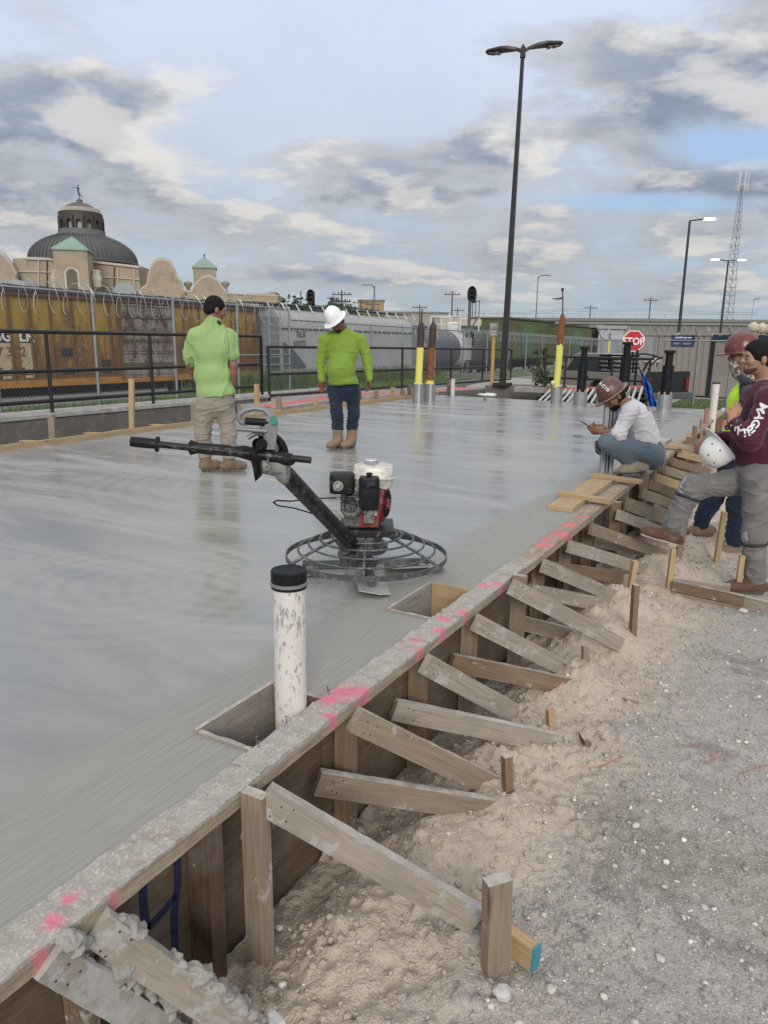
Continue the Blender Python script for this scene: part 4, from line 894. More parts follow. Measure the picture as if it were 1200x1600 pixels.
    b = MB(); cD = atd(428, 657, D-.035); dv = (CAM-cD).normalized(); b.lathe([(0, .001), (.012, .001), (.013, 0), (.013, -.003)], cD, 20, dv.to_track_quat('Z', 'Y').to_matrix() @ Matrix.Diagonal((1, 1.35, 1))); b.build('green_badge', plain('green_badge', (0.01, 0.17, 0.12), 0.5), lh)
    b = MB(); ring_c = [(405+26*math.cos(math.radians(a)), 704-27*math.sin(math.radians(a))) for a in range(-10, 140, 12)]; b.path([atd(x, y, D+.01) for x, y in ring_c], .010, 10); b.build('pivot_arch', LG, T, smooth=60)
    b = MB(); ring_c = [(416+30*math.cos(math.radians(a)), 712-33*math.sin(math.radians(a))) for a in range(-10, 100, 12)]; b.path([atd(x, y, D+.04) for x, y in ring_c], .014, 10); b.path([atd(x-8, y+3, D+.05) for x, y in ring_c], .012, 10); b.build('inner_arch', BLACKP, T, smooth=60)
    b = MB(); c0 = atd(403, 694, D-.05); c1 = atd(414, 696, D+.02); b.path([c0, c1], [.024, .024], 18, cap=False); b.path([c0+(c1-c0)*.3, c1], [.019, .019], 18, cap=True); b.build('throttle_cup', BLACKP, T, smooth=40)
    b = MB(); b.tube(atd(413, 683, D-.03), atd(426, 703, D-.02), .0028, seg=6); b.build('pull_pin', GALV, T)
    b = MB(); b.path([L(-.17, -.12, .455), atd(490, 779, 3.6), atd(455, 783, 3.3), atd(433, 782, 3.15), atd(427, 785, 3.1), atd(434, 790, 3.1), atd(460, 794, 3.2), atd(490, 803, 3.4), atd(515, 818, 3.6)], .0035, 6); b.build('throttle_cable', BLACKP, T, smooth=60)
    b = MB(); b.path([atd(425, 730, 2.92), atd(432, 743, 2.9), atd(442, 752, 2.9)], .004, 6); b.path([L(-.05, -.16, .42), L(-.09, -.19, .44), L(-.14, -.17, .46)], .003, 6); b.build('small_cable', BLACKP, T, smooth=60)
    # damp concrete smear under front blade
power_trowel()

# ================================================================== pipe stubs on the slab
STRUTM = plain('dull_sleeve_metal', (0.36, 0.37, 0.38), 0.35, 0.75, 0.12, 5, 0.1)
YEL = plain('yellow_coated_pipe', (0.62, 0.58, 0.13), 0.6, 0, 0.12, 6, 0.2)
RUST = mat('rusted_pipe', lambda t: {'Base Color': t.mix(t.noise(t.coord(), 9, 5, 0.6), (0.10, 0.035, 0.016), (0.27, 0.10, 0.035)), 'Roughness': 0.85, 'normal': t.bump(t.noise(t.coord(), 60, 4), 0.3, 0.003)})
RUSTD = mat('dark_rusted_steel', lambda t: {'Base Color': t.mix(t.noise(t.coord(), 8, 6, 0.7), (0.022, 0.015, 0.014), (0.085, 0.05, 0.04)), 'Roughness': 0.8, 'normal': t.bump(t.noise(t.coord(), 60, 4), 0.3, 0.003)})
FOAM = plain('cream_foam', (0.68, 0.62, 0.42), 0.9, 0, 0.1, 20, 0.6, 50)
def foam_ring(P, r, z, parent, n=9):
    b = MB()
    for k in range(n):
        a = k*math.tau/n; s = random.uniform(.018, .032)
        b.lathe([(0, -s*.7), (s*.8, -s*.4), (s, 0), (s*.8, s*.4), (0, s*.7)], P+Vector((r*math.cos(a), r*math.sin(a), z+random.uniform(-.01, .02))), 10)
    return b.build('foam_bead', FOAM, parent, smooth=80)
def octa(P, r, h):
    return MB().lathe([(0, 0), (r, 0), (r, h), (r-.006, h), (r-.006, h-.02)], P, 16, Matrix.Rotation(.39, 3, 'Z'))
def zat(px, py, P): return atd(px, py, P.xy.length).z
P1 = onz(653, 629); P2 = onz(671, 627)
for (P, cols, xpx, lb) in [(P1, (YEL, RUSTD), 655, 'yellow-sleeved pipe with dark pointed steel cap, left of a close pair'), (P2, (RUST, RUSTD), 672, 'rust-orange pipe with dark pointed cap, right of a close pair')]:
    t = thing('capped_pipe', lb, 'pipe', P); lean = Vector((0.03, 0, 1)).normalized()
    zs = zat(xpx, 600, P)
    octa(P, .125, zs).build('steel_sleeve', STRUTM, t, smooth=20)
    q = P+Vector((0, 0, zs-.05)); z1 = zat(xpx, 543, P); z2 = zat(xpx, 512, P); z3 = zat(xpx, 503, P); z4 = zat(xpx, 483 if xpx < 660 else 497, P)
    r = .078
    if cols[0] is YEL:
        MB().tube(q, q+lean*(z1-q.z), r, seg=20).build('coated_pipe', YEL, t, smooth=40)
        MB().tube(q+lean*(z1-q.z), q+lean*(z2-q.z), r, seg=20).build('bare_pipe', RUSTD, t, smooth=40)
    else:
        MB().tube(q, q+lean*.13, r+.006, seg=20).build('coated_pipe', YEL, t, smooth=40)
        MB().tube(q+lean*.1, q+lean*(z1-q.z), r, seg=20).build('rusty_pipe', RUST, t, smooth=40)
        MB().tube(q+lean*(z1-q.z), q+lean*(z2-q.z), r+.001, seg=20).build('bare_pipe', RUSTD, t, smooth=40)
    b = MB(); b.path([q+lean*(z2-q.z), q+lean*(z3-q.z-.03), q+lean*(z3-q.z), q+lean*(z4-q.z)], [r, r*.6, .018, .015], 16); b.build('pointed_cap', RUSTD, t, smooth=40)
    foam_ring(P, .08, zs, t, 10)
P = onz(869, 630); t = thing('capped_pipe', 'single yellow pipe with rusty upper half and thin bent rod on top', 'pipe', P); zs = zat(869, 606, P)
octa(P, .135, zs).build('steel_sleeve', STRUTM, t, smooth=20); foam_ring(P, .075, zs+.02, t, 8)
b = MB(); ln = [(869, 606), (872, 580), (875, 540), (877.5, 538)]; b.path([atd(x, y, P.xy.length) for x, y in ln], .075, 18); b.build('coated_pipe', YEL, t, smooth=40)
b = MB(); b.path([atd(x, y, P.xy.length) for x, y in [(875, 540), (876, 520), (878, 505), (879, 499), (879, 491)]], [.072, .072, .07, .06, .04], 18); b.build('rusty_pipe', RUST, t, smooth=40)
b = MB(); b.path([atd(x, y, P.xy.length) for x, y in [(879, 492), (879.5, 470), (879, 452)]], [.016, .014, .012], 8); b.build('thin_rod', RUSTD, t)
b = MB(); b.path([atd(x, y, P.xy.length) for x, y in [(863, 466.5), (872, 467), (880, 465)]], [.006, .018, .02], 8); b.tube(atd(879, 455, P.xy.length), atd(879, 450, P.xy.length), .03); b.build('bent_clip', RUSTD, t)
b = MB(); b.lathe([(0, -.05), (.04, -.03), (.05, 0), (.04, .03), (0, .05)], atd(864, 598, P.xy.length-.08), 12); b.build('foam_bulb', FOAM, t, smooth=80)
for (px, py, ptop_, pmid, pbt, r, lb) in [(906, 633, 545, 564, 612, .085, 'black stepped pipe stub with flange, left of three'), (971, 640, 538, 557, 612, .09, 'tallest black stepped pipe stub, right behind the crouching man'), (1037, 641, 551, 571, 616, .095, 'black stepped pipe stub in the widest steel sleeve, right of three')]:
    P = onz(px, py); D = P.xy.length; t = thing('black_pipe_stub', lb, 'pipe', P, group='black pipe stubs at the far end of the slab')
    zs = zat(px, pbt, P); octa(P, .15, zs).build('steel_sleeve', STRUTM, t, smooth=20)
    zm = zat(px+1, pmid, P); zt = zat(px+2, ptop_, P); s = Vector((0.012, 0, 1)).normalized()
    MB().tube(P+Vector((0, 0, .03)), P+s*zm, r*1.18, seg=20).build('wide_barrel', BLACKP, t, smooth=40)
    MB().tube(P+s*zm, P+s*zt, r*.80, seg=20).build('narrow_barrel', BLACKP, t, smooth=40)
    b = MB(); b.lathe([(0, 0), (r*1.15, 0), (r*1.2, .012), (r*1.2, .035), (r*.9, .045), (0, .045)], P+s*zt, 20)
    for k in range(6): a = k*math.tau/6; b.tube(P+s*(zt-.03)+Vector((r*1.02*math.cos(a), r*1.02*math.sin(a), 0)), P+s*(zt+.06)+Vector((r*1.02*math.cos(a), r*1.02*math.sin(a), 0)), .009, seg=6)
    b.build('flange', BLACKP, t, smooth=30)
    for k in range(5):
        a = math.radians(-150+k*62); w = P+Vector((.125*math.cos(a), .125*math.sin(a), zs-.03)); MB().box(w+Vector((0, 0, .03)), (.03, .02, .1)).build('wood_wedge', WOODN, t)
# galvanised strut standing in front of the crouching man
P = onz(946, 744); D = P.xy.length; t = thing('strut_post', 'galvanised channel post standing on the slab before the crouching man', 'post', P)
zt = zat(948, 627, P)
b = MB()
for a_ in (-.042, .042): b.box(P+HR*a_+Vector((0, 0, zt/2)), (.040, .06, zt), Matrix((HR, HF, UP)).transposed())
b.box(P+HF*.03+Vector((0, 0, zt/2)), (.108, .005, zt), Matrix((HR, HF, UP)).transposed()); b.build('channel', plain('matt_zinc', (.33, .345, .36), .5, .2, .12, 6, .1), t)
b = MB(); b.tube(P-HF*.02+Vector((0, 0, .02)), P-HF*.02+Vector((0, 0, zt*.93)), .010, seg=10); b.build('threaded_rod', MATS['matt_zinc'], t)
b = MB(); b.beam(P-HR*.14+Vector((0, 0, zt+.02)), P+HR*.10+Vector((0, 0, zt+.03)), .06, .04); b.build('cross_bar', GALVD, t, bevel=.003)
P = onz(1113, 655); tag(MB().tube(P-Vector((0, 0, .3)), Vector((P.x, P.y, zat(1121, 600, P))), .062, seg=20).build('plastic_pipe', PVC, smooth=40), 'white plastic pipe with dark rim at the far right of the slab', 'pipe')
o = bpy.data.objects['plastic_pipe.001'] if 'plastic_pipe.001' in bpy.data.objects else None
zt = zat(1121, 600, P); MB().tube((P.x, P.y, zt+.001), (P.x, P.y, zt+.03), .066, seg=20).build('pipe_rim', RUSTD, o)

# ================================================================== light pole
P = onz(785, 603, .17); D = P.xy.length; t = thing('light_pole', 'tall dark square light pole with two flat lamp heads above the slab corner', 'street lamp', P)
zt = zat(817, 80, P); BR = plain('dark_bronze_paint', (0.030, 0.026, 0.025), 0.45, 0.2, 0.15, 3, 0.05)
pt = Vector((P.x, P.y, 0)); topo = atd(817, 84, D); topo = Vector((topo.x, topo.y, zt))
MB().path([pt+Vector((0, 0, .17)), topo], [.108, .052], 4).build('shaft', BR, t)
MB().box(P+Vector((0, 0, .05)), (.42, .42, .08)).build('base_plate', BR, t, bevel=.01)
MB().path([topo-Vector((0, 0, .15)), topo+Vector((0, 0, .08)), topo+Vector((0, 0, .16))], [.07, .065, .01], 10).build('top_cap', BR, t)
for sgn, e in ((-1, (760, 85)), (1, (878, 71))):
    tip = atd(e[0], e[1], D+(.3 if sgn < 0 else .3)); dr = tip-topo; Lh = dr.length; dr.normalize(); sd = dr.cross(UP).normalized()
    b = MB(); pr = [(0.0, .05, .06), (.18, .05, .05), (.38, .13, .05), (.55, .165, .045), (.92, .155, .035), (1.0, .10, .02)]
    vs = []; fs = []
    for f, w, h in pr:
        c = topo+dr*(f*Lh)+Vector((0, 0, .05*math.sin(f*3.1)+(-.03 if f == 0 else .02)))
        vs += [c-sd*w+UP*h, c+sd*w+UP*h, c+sd*w-UP*h*.5, c-sd*w-UP*h*.5]
    for i in range(len(pr)-1):
        for k in range(4): fs.append((i*4+k, i*4+(k+1) % 4, i*4+4+(k+1) % 4, i*4+4+k))
    fs += [(0, 1, 2, 3), tuple(len(vs)-4+k for k in (3, 2, 1, 0))]
    b.add(vs, fs); hd = b.build('lamp_head', BR, t, bevel=.01)
    for i in range(2):
        for j in (-1, 1):
            c = topo+dr*(Lh*(.68+.15*i))+sd*(.065*j)+Vector((0, 0, .02-.026)); MB().box(c, (.11, .07, .012), Matrix((dr, sd, UP)).transposed()).build('led_panel', plain('unlit_led_lens', (0.25, 0.25, 0.24), 0.3), hd)

# ================================================================== pipe railing
def railing(pts, ztops, label, npost, base, zmid=True, name='pipe_railing', r=.03, mesh=False, endcurve=False):
    t = thing(name, label, 'railing', (pts[0][0], pts[0][1], base), group='dark pipe railings round the site')
    n = len(pts); 
    def P(f, z):
        f = max(0, min(.9999, f))*(n-1); i = int(f); u = f-i; a, c = pts[i], pts[i+1]
        return Vector((a[0]+(c[0]-a[0])*u, a[1]+(c[1]-a[1])*u, z+(ztops[i]+(ztops[i+1]-ztops[i])*u)))
    for nm, off in (('top_rail', 0), ('mid_rail', -.56), ('bottom_rail', -1.0)):
        MB().path([P(f, off) for f in np.linspace(0, 1, (n-1)*4+1)], r, 8).build(nm, RAILM, t, smooth=60)
    for f in npost:
        q = P(f, -.01); MB().tube((q.x, q.y, base), q, r*.95, seg=8).build('post', RAILM, t, smooth=60)
    if mesh:
        b = MB(); 
        for k in range(160):
            q = P(k/160, -.03); b.beam(q, q-Vector((0, 0, .95)), .004, .004, up=(1, 0, 0))
        tag(b.build('wire_infill', GALVD, t), kind='stuff')
    return t
ya = [onx(x, y, -9.72).y for x, y in [(-190, 660), (-60, 655), (78, 600), (238, 600), (411, 600)]]
railing([(-9.72, 3.0), (-9.72, 12.3)], [1.36, 1.38], 'dark pipe railing on the dark wall at left in front of the boxcar', [(y-3.0)/9.3 for y in ya if y > 3]+[1.0], .2)
R2 = [(-9.65, 12.45), (-9.35, 16.5), (-8.95, 20.9), (-8.75, 24.8)]
railing(R2, [1.17, 1.16, 1.14, 1.12], 'dark pipe railing with fine wire infill behind the helmeted man', [0.0, .21, .42, .62, .80, 1.0], .03, mesh=True)
Q0 = atd(853, 557, 21.0); Q1 = atd(1022, 561, 20.0)
railing([(Q0.x, Q0.y), (Q1.x, Q1.y)], [Q0.z, Q1.z], 'dark pipe railing standing in front of the pickup', [.0, .2, .64, .97], -.55)

# ================================================================== chain link fence with razor wire
def chain_fence(x0, y0, x1, y1, zb0, zt0, zb1, zt1, label, posts, group=None, razor=True, razoff=0.0, sp=0.071, pr=.03, wr=.0022, postm=None, rz=.30, mat_w=None, barb=False):
    t = thing('chain_link_fence', label, 'fence', (x0, y0, zb0), group=group); A = Vector((x0, y0, 0)); Bv = Vector((x1, y1, 0)); L_ = (Bv-A).length; u = (Bv-A)/L_; nrm = Vector((-u.y, u.x, 0))
    zt = lambda s: zt0+(zt1-zt0)*s/L_; zb = lambda s: zb0+(zb1-zb0)*s/L_
    b = MB(); b.tube((x0, y0, zt0), (x1, y1, zt1), .021, seg=8); b.build('top_rail', GALV, t, smooth=60)
    for s in posts:
        if s > L_: continue
        p = A+u*s; MB().tube((p.x, p.y, zb(s)-.1), (p.x, p.y, zt(s)+.06), pr, seg=10).build('fence_post', postm or GALV, t, smooth=60)
    b = MB(); H_ = zt0-zb0
    for fam, off in ((1, .0015), (-1, -.0015)):
        k = -H_
        while k < L_+H_:
            s0, z0_, s1, z1_ = k, 0.0, k+fam*H_, H_
            # clip to [0,L]
            def cl(s, z, sa, za):
                if s < 0: f = (0-s)/(sa-s); return 0.0, z+(za-z)*f
                if s > L_: f = (L_-s)/(sa-s); return L_, z+(za-z)*f
                return s, z
            if (s0 < 0 and s1 < 0) or (s0 > L_ and s1 > L_): k += sp; continue
            a_ = cl(s0, z0_, s1, z1_); c_ = cl(s1, z1_, s0, z0_)
            p = A+u*a_[0]+nrm*off; q = A+u*c_[0]+nrm*off
            p.z = zb(a_[0])+a_[1]*(zt(a_[0])-zb(a_[0]))/H_; q.z = zb(c_[0])+c_[1]*(zt(c_[0])-zb(c_[0]))/H_
            w = wr; b.add([p+Vector((0, 0, w)), p+nrm*w-Vector((0, 0, w)), p-nrm*w-Vector((0, 0, w)), q+Vector((0, 0, w)), q+nrm*w-Vector((0, 0, w)), q-nrm*w-Vector((0, 0, w))], [(0, 1, 4, 3), (1, 2, 5, 4), (2, 0, 3, 5)])
            k += sp
    tag(b.build('wire_mesh', mat_w or GALVD, t, recalc=False), kind='stuff')
    if razor:
        b = MB(); pts = []; turns = int(L_/.30)
        for i in range(turns*14):
            a = i*math.tau/14; s = i*L_/(turns*14); rr = rz*(1+.06*math.sin(i*.7))
            p = A+u*(s+.05*math.sin(a*.5))+nrm*(rr*.55*math.cos(a)); p.z = zt(s)+razoff+rr*math.sin(a)*.85; pts.append(p)
        b.path(pts, .0055, 4); b.build('razor_wire', RAZOR, t, smooth=60, recalc=False)
    return t
FP = [9.9-2.06*k for k in range(4, 0, -1)]+[9.9, 11.98, 14.05, 16.12]
chain_fence(-11.8, 1.5, -11.8, 16.12, -.15, 2.13, -.15, 2.10, 'near chain link fence with bright razor coil in front of the yellow boxcar', [y-1.5 for y in FP], razor=True, razoff=-.12, rz=.33)
chain_fence(-11.8, 16.2, -11.8, 75, -.15, 1.84, -.55, 1.55, 'lower chain link fence with razor coil running back past the grey hopper and tank car', [18.3-16.2, 20.4-16.2, 22.5-16.2]+[22.5-16.2+2.6*k for k in range(1, 20)], razor=True, razoff=-.12, sp=.085, rz=.26)
# galvanised gate bar between the men
b = MB(); 
for z in (.95, .7): b.tube((-11.75, 13.2, z), (-11.75, 16.1, z), .018, seg=8)
tag(b.build('galvanised_bars', GALV), 'two horizontal galvanised bars on the fence right of the bareheaded man', 'fence bars')
# tall weeds and grass along the fence
def blades(name, n, fx, hgt, m_, kind='stuff', w=.008):
    V = []; Fq = []; 
    for i in range(n):
        x, y, z = fx(i); h = hgt*random.uniform(.5, 1.15); a = random.uniform(0, 6.28); l = h*random.uniform(.1, .5); dx, dy = math.cos(a), math.sin(a)
        b0 = len(V); V += [(x-dy*w, y+dx*w, z), (x+dy*w, y-dx*w, z), (x+dx*l*.4+dy*w*.7, y+dy*l*.4-dx*w*.7, z+h*.6), (x+dx*l*.4-dy*w*.7, y+dy*l*.4+dx*w*.7, z+h*.6), (x+dx*l, y+dy*l, z+h)]
        Fq += [(b0, b0+1, b0+2), (b0, b0+2, b0+3), (b0+3, b0+2, b0+4)]
    return tag(npmesh(name, V, Fq, m_, smooth=False), kind=kind)
GR = mat('grass_blades', lambda t: {'Base Color': t.mix(t.noise(t.pos(), 3.0, 3), (0.045, 0.085, 0.018), (0.15, 0.215, 0.06)), 'Roughness': 0.7})
def gpos(i):
    y = random.uniform(5, 26); return (random.uniform(-12.4, -10.6), y, 0.0)
blades('short_grass', 9000, gpos, .10, GR, w=.010)
def wpos(i):
    c = random.choice([(15.6, .9), (17.2, .8), (19.2, 1.2), (23.5, 2.2), (22, 2.0)]); x = random.uniform(-13.6, -12.1); return (x, random.gauss(c[0], c[1]), -.05-.1*(-12-x))
blades('tall_weeds', 7500, wpos, .62, GR, w=.012)
def epos(i): return (random.uniform(-3.3, 2.5), random.uniform(20.6, 27), -.44)
blades('verge_grass', 5000, epos, .06, GR, w=.012)
# ================================================================== the train
YB = mat('yellow_boxcar_paint', lambda t: (lambda o, p: {'Base Color': t.mix(t.step(t.m('ADD', t.m('ADD', t.noise(t.mapv(p, scale=(1, 1, .25)), 1.7, 6, .7), t.m('MULTIPLY', t.noise(p, 9, 5, .7), .45)), t.m('MULTIPLY', t.xyz(p)[2], -.11)), .42, .70),
      t.mix(t.noise(t.mapv(p, scale=(1, 1, .3)), 3, 4), (0.25, 0.155, 0.02), (0.37, 0.24, 0.035)), t.mix(t.noise(p, 5, 5, .6), (0.065, 0.025, 0.012), (0.19, 0.085, 0.03))), 'Roughness': .75, 'normal': t.bump(t.noise(p, 14, 4), .3, .02)})(t.coord(), t.pos()))
RIB = mat('rusted_rib', lambda t: {'Base Color': t.mix(t.noise(t.pos(), 5, 6, .7), (0.06, 0.028, 0.014), (0.18, 0.10, 0.022)), 'Roughness': .8})
DOOR = mat('door_peeling_paint', lambda t: {'Base Color': t.mix(t.step(t.m('ADD', t.noise(t.mapv(t.pos(), scale=(1, 1, .5)), 2.6, 7, .72), t.m('MULTIPLY', t.noise(t.pos(), 14, 4), .3)), .56, .76), (0.24, 0.21, 0.175), (0.07, 0.032, 0.026)), 'Roughness': .8})
ROOFD = plain('dark_brown_car_roof', (0.035, 0.028, 0.027), .8, 0, .3, 1.5, .3)
UNDER = plain('dark_underframe', (0.014, 0.014, 0.015), .85, 0, .3, 3, .2)
RUSTB = plain('rust_brown_panel', (0.085, 0.045, 0.038), .85, 0, .4, 2, .3)
XT = -22.5
def y_at(px, py=540): return onx(px, py, XT).y
def truck(parent, y, z0=-1.13, m_=UNDER):
    b = MB()
    for dy in (-.85, .85):
        for dx in (-.75, .75): b.lathe([(0, -.06), (.40, -.06), (.44, -.09), (.44, .03), (.40, .06), (0, .06)], (XT-1.5+dx, y+dy, z0+.43), 24, Matrix.Rotation(math.radians(90), 3, 'Y'))
    b.build('wheels', plain('rail_wheel', (0.06, 0.045, 0.04), .6, .4), parent, smooth=35)
    b = MB()
    for dx in (-.98, .98):
        b.slab([(-1.15, -.05), (-.9, .12), (-.35, .12), (-.25, .3), (.25, .3), (.35, .12), (.9, .12), (1.15, -.05), (.9, -.15), (.3, -.22), (-.3, -.22), (-.9, -.15)], (XT-1.5+dx, y, z0+.45), (0, 1, 0), (0, 0, 1), .1)
    b.bb(XT-2.5, XT-.5, y-.25, y+.25, z0+.35, z0+.75); b.build('side_frame', m_, parent)
T = thing('boxcar', 'weathered yellow boxcar with peeling grey door and dark roof', 'rail car', (XT-1.5, 20, -1.1))
yb0, yb1 = 10.6, 28.3; zs_, zr = -.18, 2.78
dA, dB = y_at(187), y_at(268)
MB().bb(XT-3.0, XT-.03, yb0, yb1, zs_, zr).build('body', YB, T)
ribs = [yb0+.05]; y = y_at(0); 
rp = [-60, -28, 20, 52, 84, 115, 143, 170]; ribs = [yb0+.06, y_at(-60), y_at(-15)]+[y_at(p) for p in (18, 50, 82, 115, 146, 173)]
ribs2 = [y_at(p) for p in (288, 312, 338, 362, 385, 402)]
allr = sorted(ribs)+[dA-.05]; ar2 = [dB+.05]+ribs2
for seq in (allr, ar2):
    for i in range(len(seq)-1):
        a, c = seq[i]+.05, seq[i+1]-.05
        if c-a > .1: MB().bb(XT-.035, XT-.01-.01*(i % 2), a, c, zs_+.25, zr-.12).build('side_panel', YB, T)
    for y in seq: MB().slab([(-.05, 0), (.05, 0), (.03, .06), (-.03, .06)], (XT-.02, y, zs_+.02), (0, 1, 0), (1, 0, 0), -(zr-zs_-.06)).build('rib', RIB, T)
MB().bb(XT-.03, XT+.05, yb0, yb1, zs_-.14, zs_+.10).build('side_sill', mat('sill_orange', lambda t: {'Base Color': t.mix(t.noise(t.pos(), 3, 6, .7), (0.12, 0.05, 0.02), (0.50, 0.24, 0.035)), 'Roughness': .8}), T)
b = MB(); b.slab([(-3.12, .0), (-3.05, .10), (-1.5, .30), (.05, .10), (.14, 0)], (XT, yb0-.1, zr), (1, 0, 0), (0, 0, 1), -(yb1-yb0+.2)); b.build('roof', ROOFD, T)
MB().bb(XT, XT+.10, yb0, yb1, zr-.14, zr).build('eave_board', plain('eave_brown', (0.10, 0.045, 0.03), .8), T)
for k in range(int((yb1-yb0)/1.4)): MB().slab([(-3.12, .02), (-3.05, .13), (-1.5, .33), (.05, .13), (.15, .02)], (XT, yb0+.3+k*1.4, zr), (1, 0, 0), (0, 0, 1), -.07).build('roof_seam', ROOFD, T)
dr = MB().bb(XT-.01, XT+.06, dA, dB, zs_+.05, zr-.18).build('door', DOOR, T)
nseg = 6; zz = np.linspace(zs_+.10, zr-.22, nseg+1)
for i in range(nseg):
    for j in range(2):
        a = dA+.06+(dB-dA-.08)/2*j; MB().bb(XT+.06, XT+.085, a, a+(dB-dA-.16)/2, zz[i]+.06, zz[i+1]-.05).build('door_panel', DOOR, dr)
    MB().bb(XT+.06, XT+.12, dA+.02, dB-.02, zz[i+1]-.03, zz[i+1]+.03).build('door_rail', DOOR if i % 2 else RIB, dr)
MB().bb(XT+.06, XT+.12, dA-.02, dA+.05, zs_, zr-.15).build('door_post', RIB, T); MB().bb(XT+.06, XT+.12, dB-.05, dB+.02, zs_, zr-.15).build('door_post', DOOR, T)
WL = plain('white_lettering', (0.62, 0.60, 0.55), .8, 0, .2, 8); BK = plain('black_stencil', (0.02, 0.02, 0.02), .8); CR = plain('cream_patch', (0.42, 0.36, 0.22), .8, 0, .35, 6, .2, dirt=(0.2, 0.1, .05), dirtamt=.4)
for (pa, pb, s, n_) in ((-8, 20, 'SG', '73'), (32, 52, 'LR', '21')):
    ya_, yb_ = y_at(pa), y_at(pb); z1 = onx(20, 522, XT).z; z0 = onx(20, 536, XT).z; z2 = onx(20, 575, XT).z
    MB().bb(XT-.02, XT+.005, ya_, yb_, z0, z1).build('black_panel', BK, T); MB().bb(XT-.02, XT+.004, ya_, yb_, z2, z0).build('number_panel', CR, T)
    text_mesh(s, .50, WL, 'lettering', T, (XT+.012, (ya_+yb_)/2, z0+.06), (0, 1, 0), (0, 0, 1), .012, .01, 'CENTER')
    text_mesh(n_[0]+' '+n_[1], .42, plain('brown_numerals', (0.12, 0.08, 0.05), .8), 'numerals', T, (XT+.012, (ya_+yb_)/2, z0-.42), (0, 1, 0), (0, 0, 1), .006, .01, 'CENTER')
for i in range(5):
    for pa in (0, 36): 
        MB().bb(XT-.0, XT+.008, y_at(pa), y_at(pa+14), -.02+.14*i, .075+.14*i).build('stencil_row', CR, T)
for (pa, pb, pt_, pb_) in ((96, 116, 544, 557), (158, 172, 562, 582), (96, 114, 575, 585)):
    MB().bb(XT-.01, XT+.008, y_at(pa), y_at(pb), onx(pa, pb_, XT).z, onx(pa, pt_, XT).z).build('dark_patch', BK, T)
b = MB()
for z in np.arange(-.1, 2.6, .38): b.tube((XT+.12, 27.6, z), (XT+.12, 28.15, z), .015, seg=6)
b.build('ladder', RIB, T)
MB().bb(XT-2.6, XT-.4, yb0+.4, yb1-.4, zs_-.45, zs_-.05).build('underframe', UNDER, T)
truck(T, 13.4); truck(T, 25.9)

HG = mat('grey_hopper_paint', lambda t: {'Base Color': t.mix(t.noise(t.mapv(t.pos(), scale=(1, .6, 1.2)), 1.3, 6, .62), (0.27, 0.275, 0.275), (0.39, 0.39, 0.38)), 'Roughness': .6, 'normal': t.bump(t.noise(t.pos(), 5, 3), .1, .02)})
HGD = plain('dark_grey_panel', (0.075, 0.085, 0.09), .7, 0, .3, 1)
T = thing('hopper_car', 'long pale grey covered hopper car with walkway along its roof', 'rail car', (XT-1.5, 37, -1.1)); h0, h1 = 28.9, 45.4
prof = [(0.02, -.35), (0.02, .05), (-.02, .8), (.0, 1.9), (-.06, 2.3), (-.35, 2.72), (-.75, 2.9), (-2.25, 2.9), (-2.65, 2.72), (-2.95, 2.3), (-3.0, 1.9), (-3.0, -.35)]
b = MB(); b.slab(prof, (XT, h0+1.15, 0), (1, 0, 0), (0, 0, 1), -(h1-h0-2.3)); b.build('body', HG, T, smooth=35)
b = MB(); b.bb(XT-2.9, XT-.12, h0, h0+1.15, -.35, 2.45); b.build('end_platform', plain('dark_end', (0.20, 0.22, 0.225), .7, 0, .3, 1), T); MB().bb(XT-2.9, XT-.12, h1-1.15, h1, -.35, 2.2).build('end_platform', MATS['dark_end'], T)
MB().bb(XT-.11, XT-.08, h0+.05, h0+1.1, -.3, 1.05).build('dark_end_panel', HGD, T)
MB().slab([(0, 0), (1.9, 0), (1.9, .15), (.9, .9), (0, 1.35)], (XT+.035, h0+1.3, -.05), (0, 1, 0), (0, 0, 1), .01).build('dark_slope_sheet', HGD, T)
b = MB(); b.beam((XT+.03, h0+1.15, 1.93), (XT+.03, h1-1.15, 1.93), .05, .07); b.build('upper_seam', HGD, T)
MB().bb(XT+.02, XT+.10, h0, h1, -.40, -.12).build('side_sill', HG, T)
b = MB(); b.bb(XT-1.9, XT-.62, h0, h1, 3.12, 3.16); b.build('roof_walkway', GALVD, T)
for k in range(14):
    y = h0+.8+k*1.2; MB().beam((XT-.32, y, 2.78), (XT-.55, y, 3.17), .06, .05, up=(0, 1, 0)).build('walkway_bracket', plain('pale_bracket', (0.5, 0.5, 0.5), .5), T)
b = MB()
for dy in (.12, 1.0): b.tube((XT+.08, h0+dy, -.3), (XT+.08, h0+dy, 2.9), .025, seg=6)
for z in np.arange(-.2, 2.9, .38): b.tube((XT+.08, h0+.12, z), (XT+.08, h0+1.0, z), .018, seg=6)
b.build('end_ladder', HG, T)
for k, yy in enumerate((33.2, 37.4, 41.4)): MB().slab([(-1.5, 0), (1.5, 0), (.5, -.62), (-.5, -.62)], (XT-.3, yy, -.38), (0, 1, 0), (0, 0, 1), -2.2).build('hopper_chute', plain('chute_grey', (0.13, 0.14, 0.14), .7), T)
LET = plain('dark_lettering', (0.06, 0.065, 0.07), .8)
text_mesh('TILX', .42, LET, 'lettering', T, (XT+.03, y_at(462), onx(462, 527, XT).z), (0, 1, 0), (0, 0, 1), .006, .006)
text_mesh('635772', .36, LET, 'lettering', T, (XT+.03, y_at(458), onx(462, 540, XT).z), (0, 1, 0), (0, 0, 1), .003, .006)
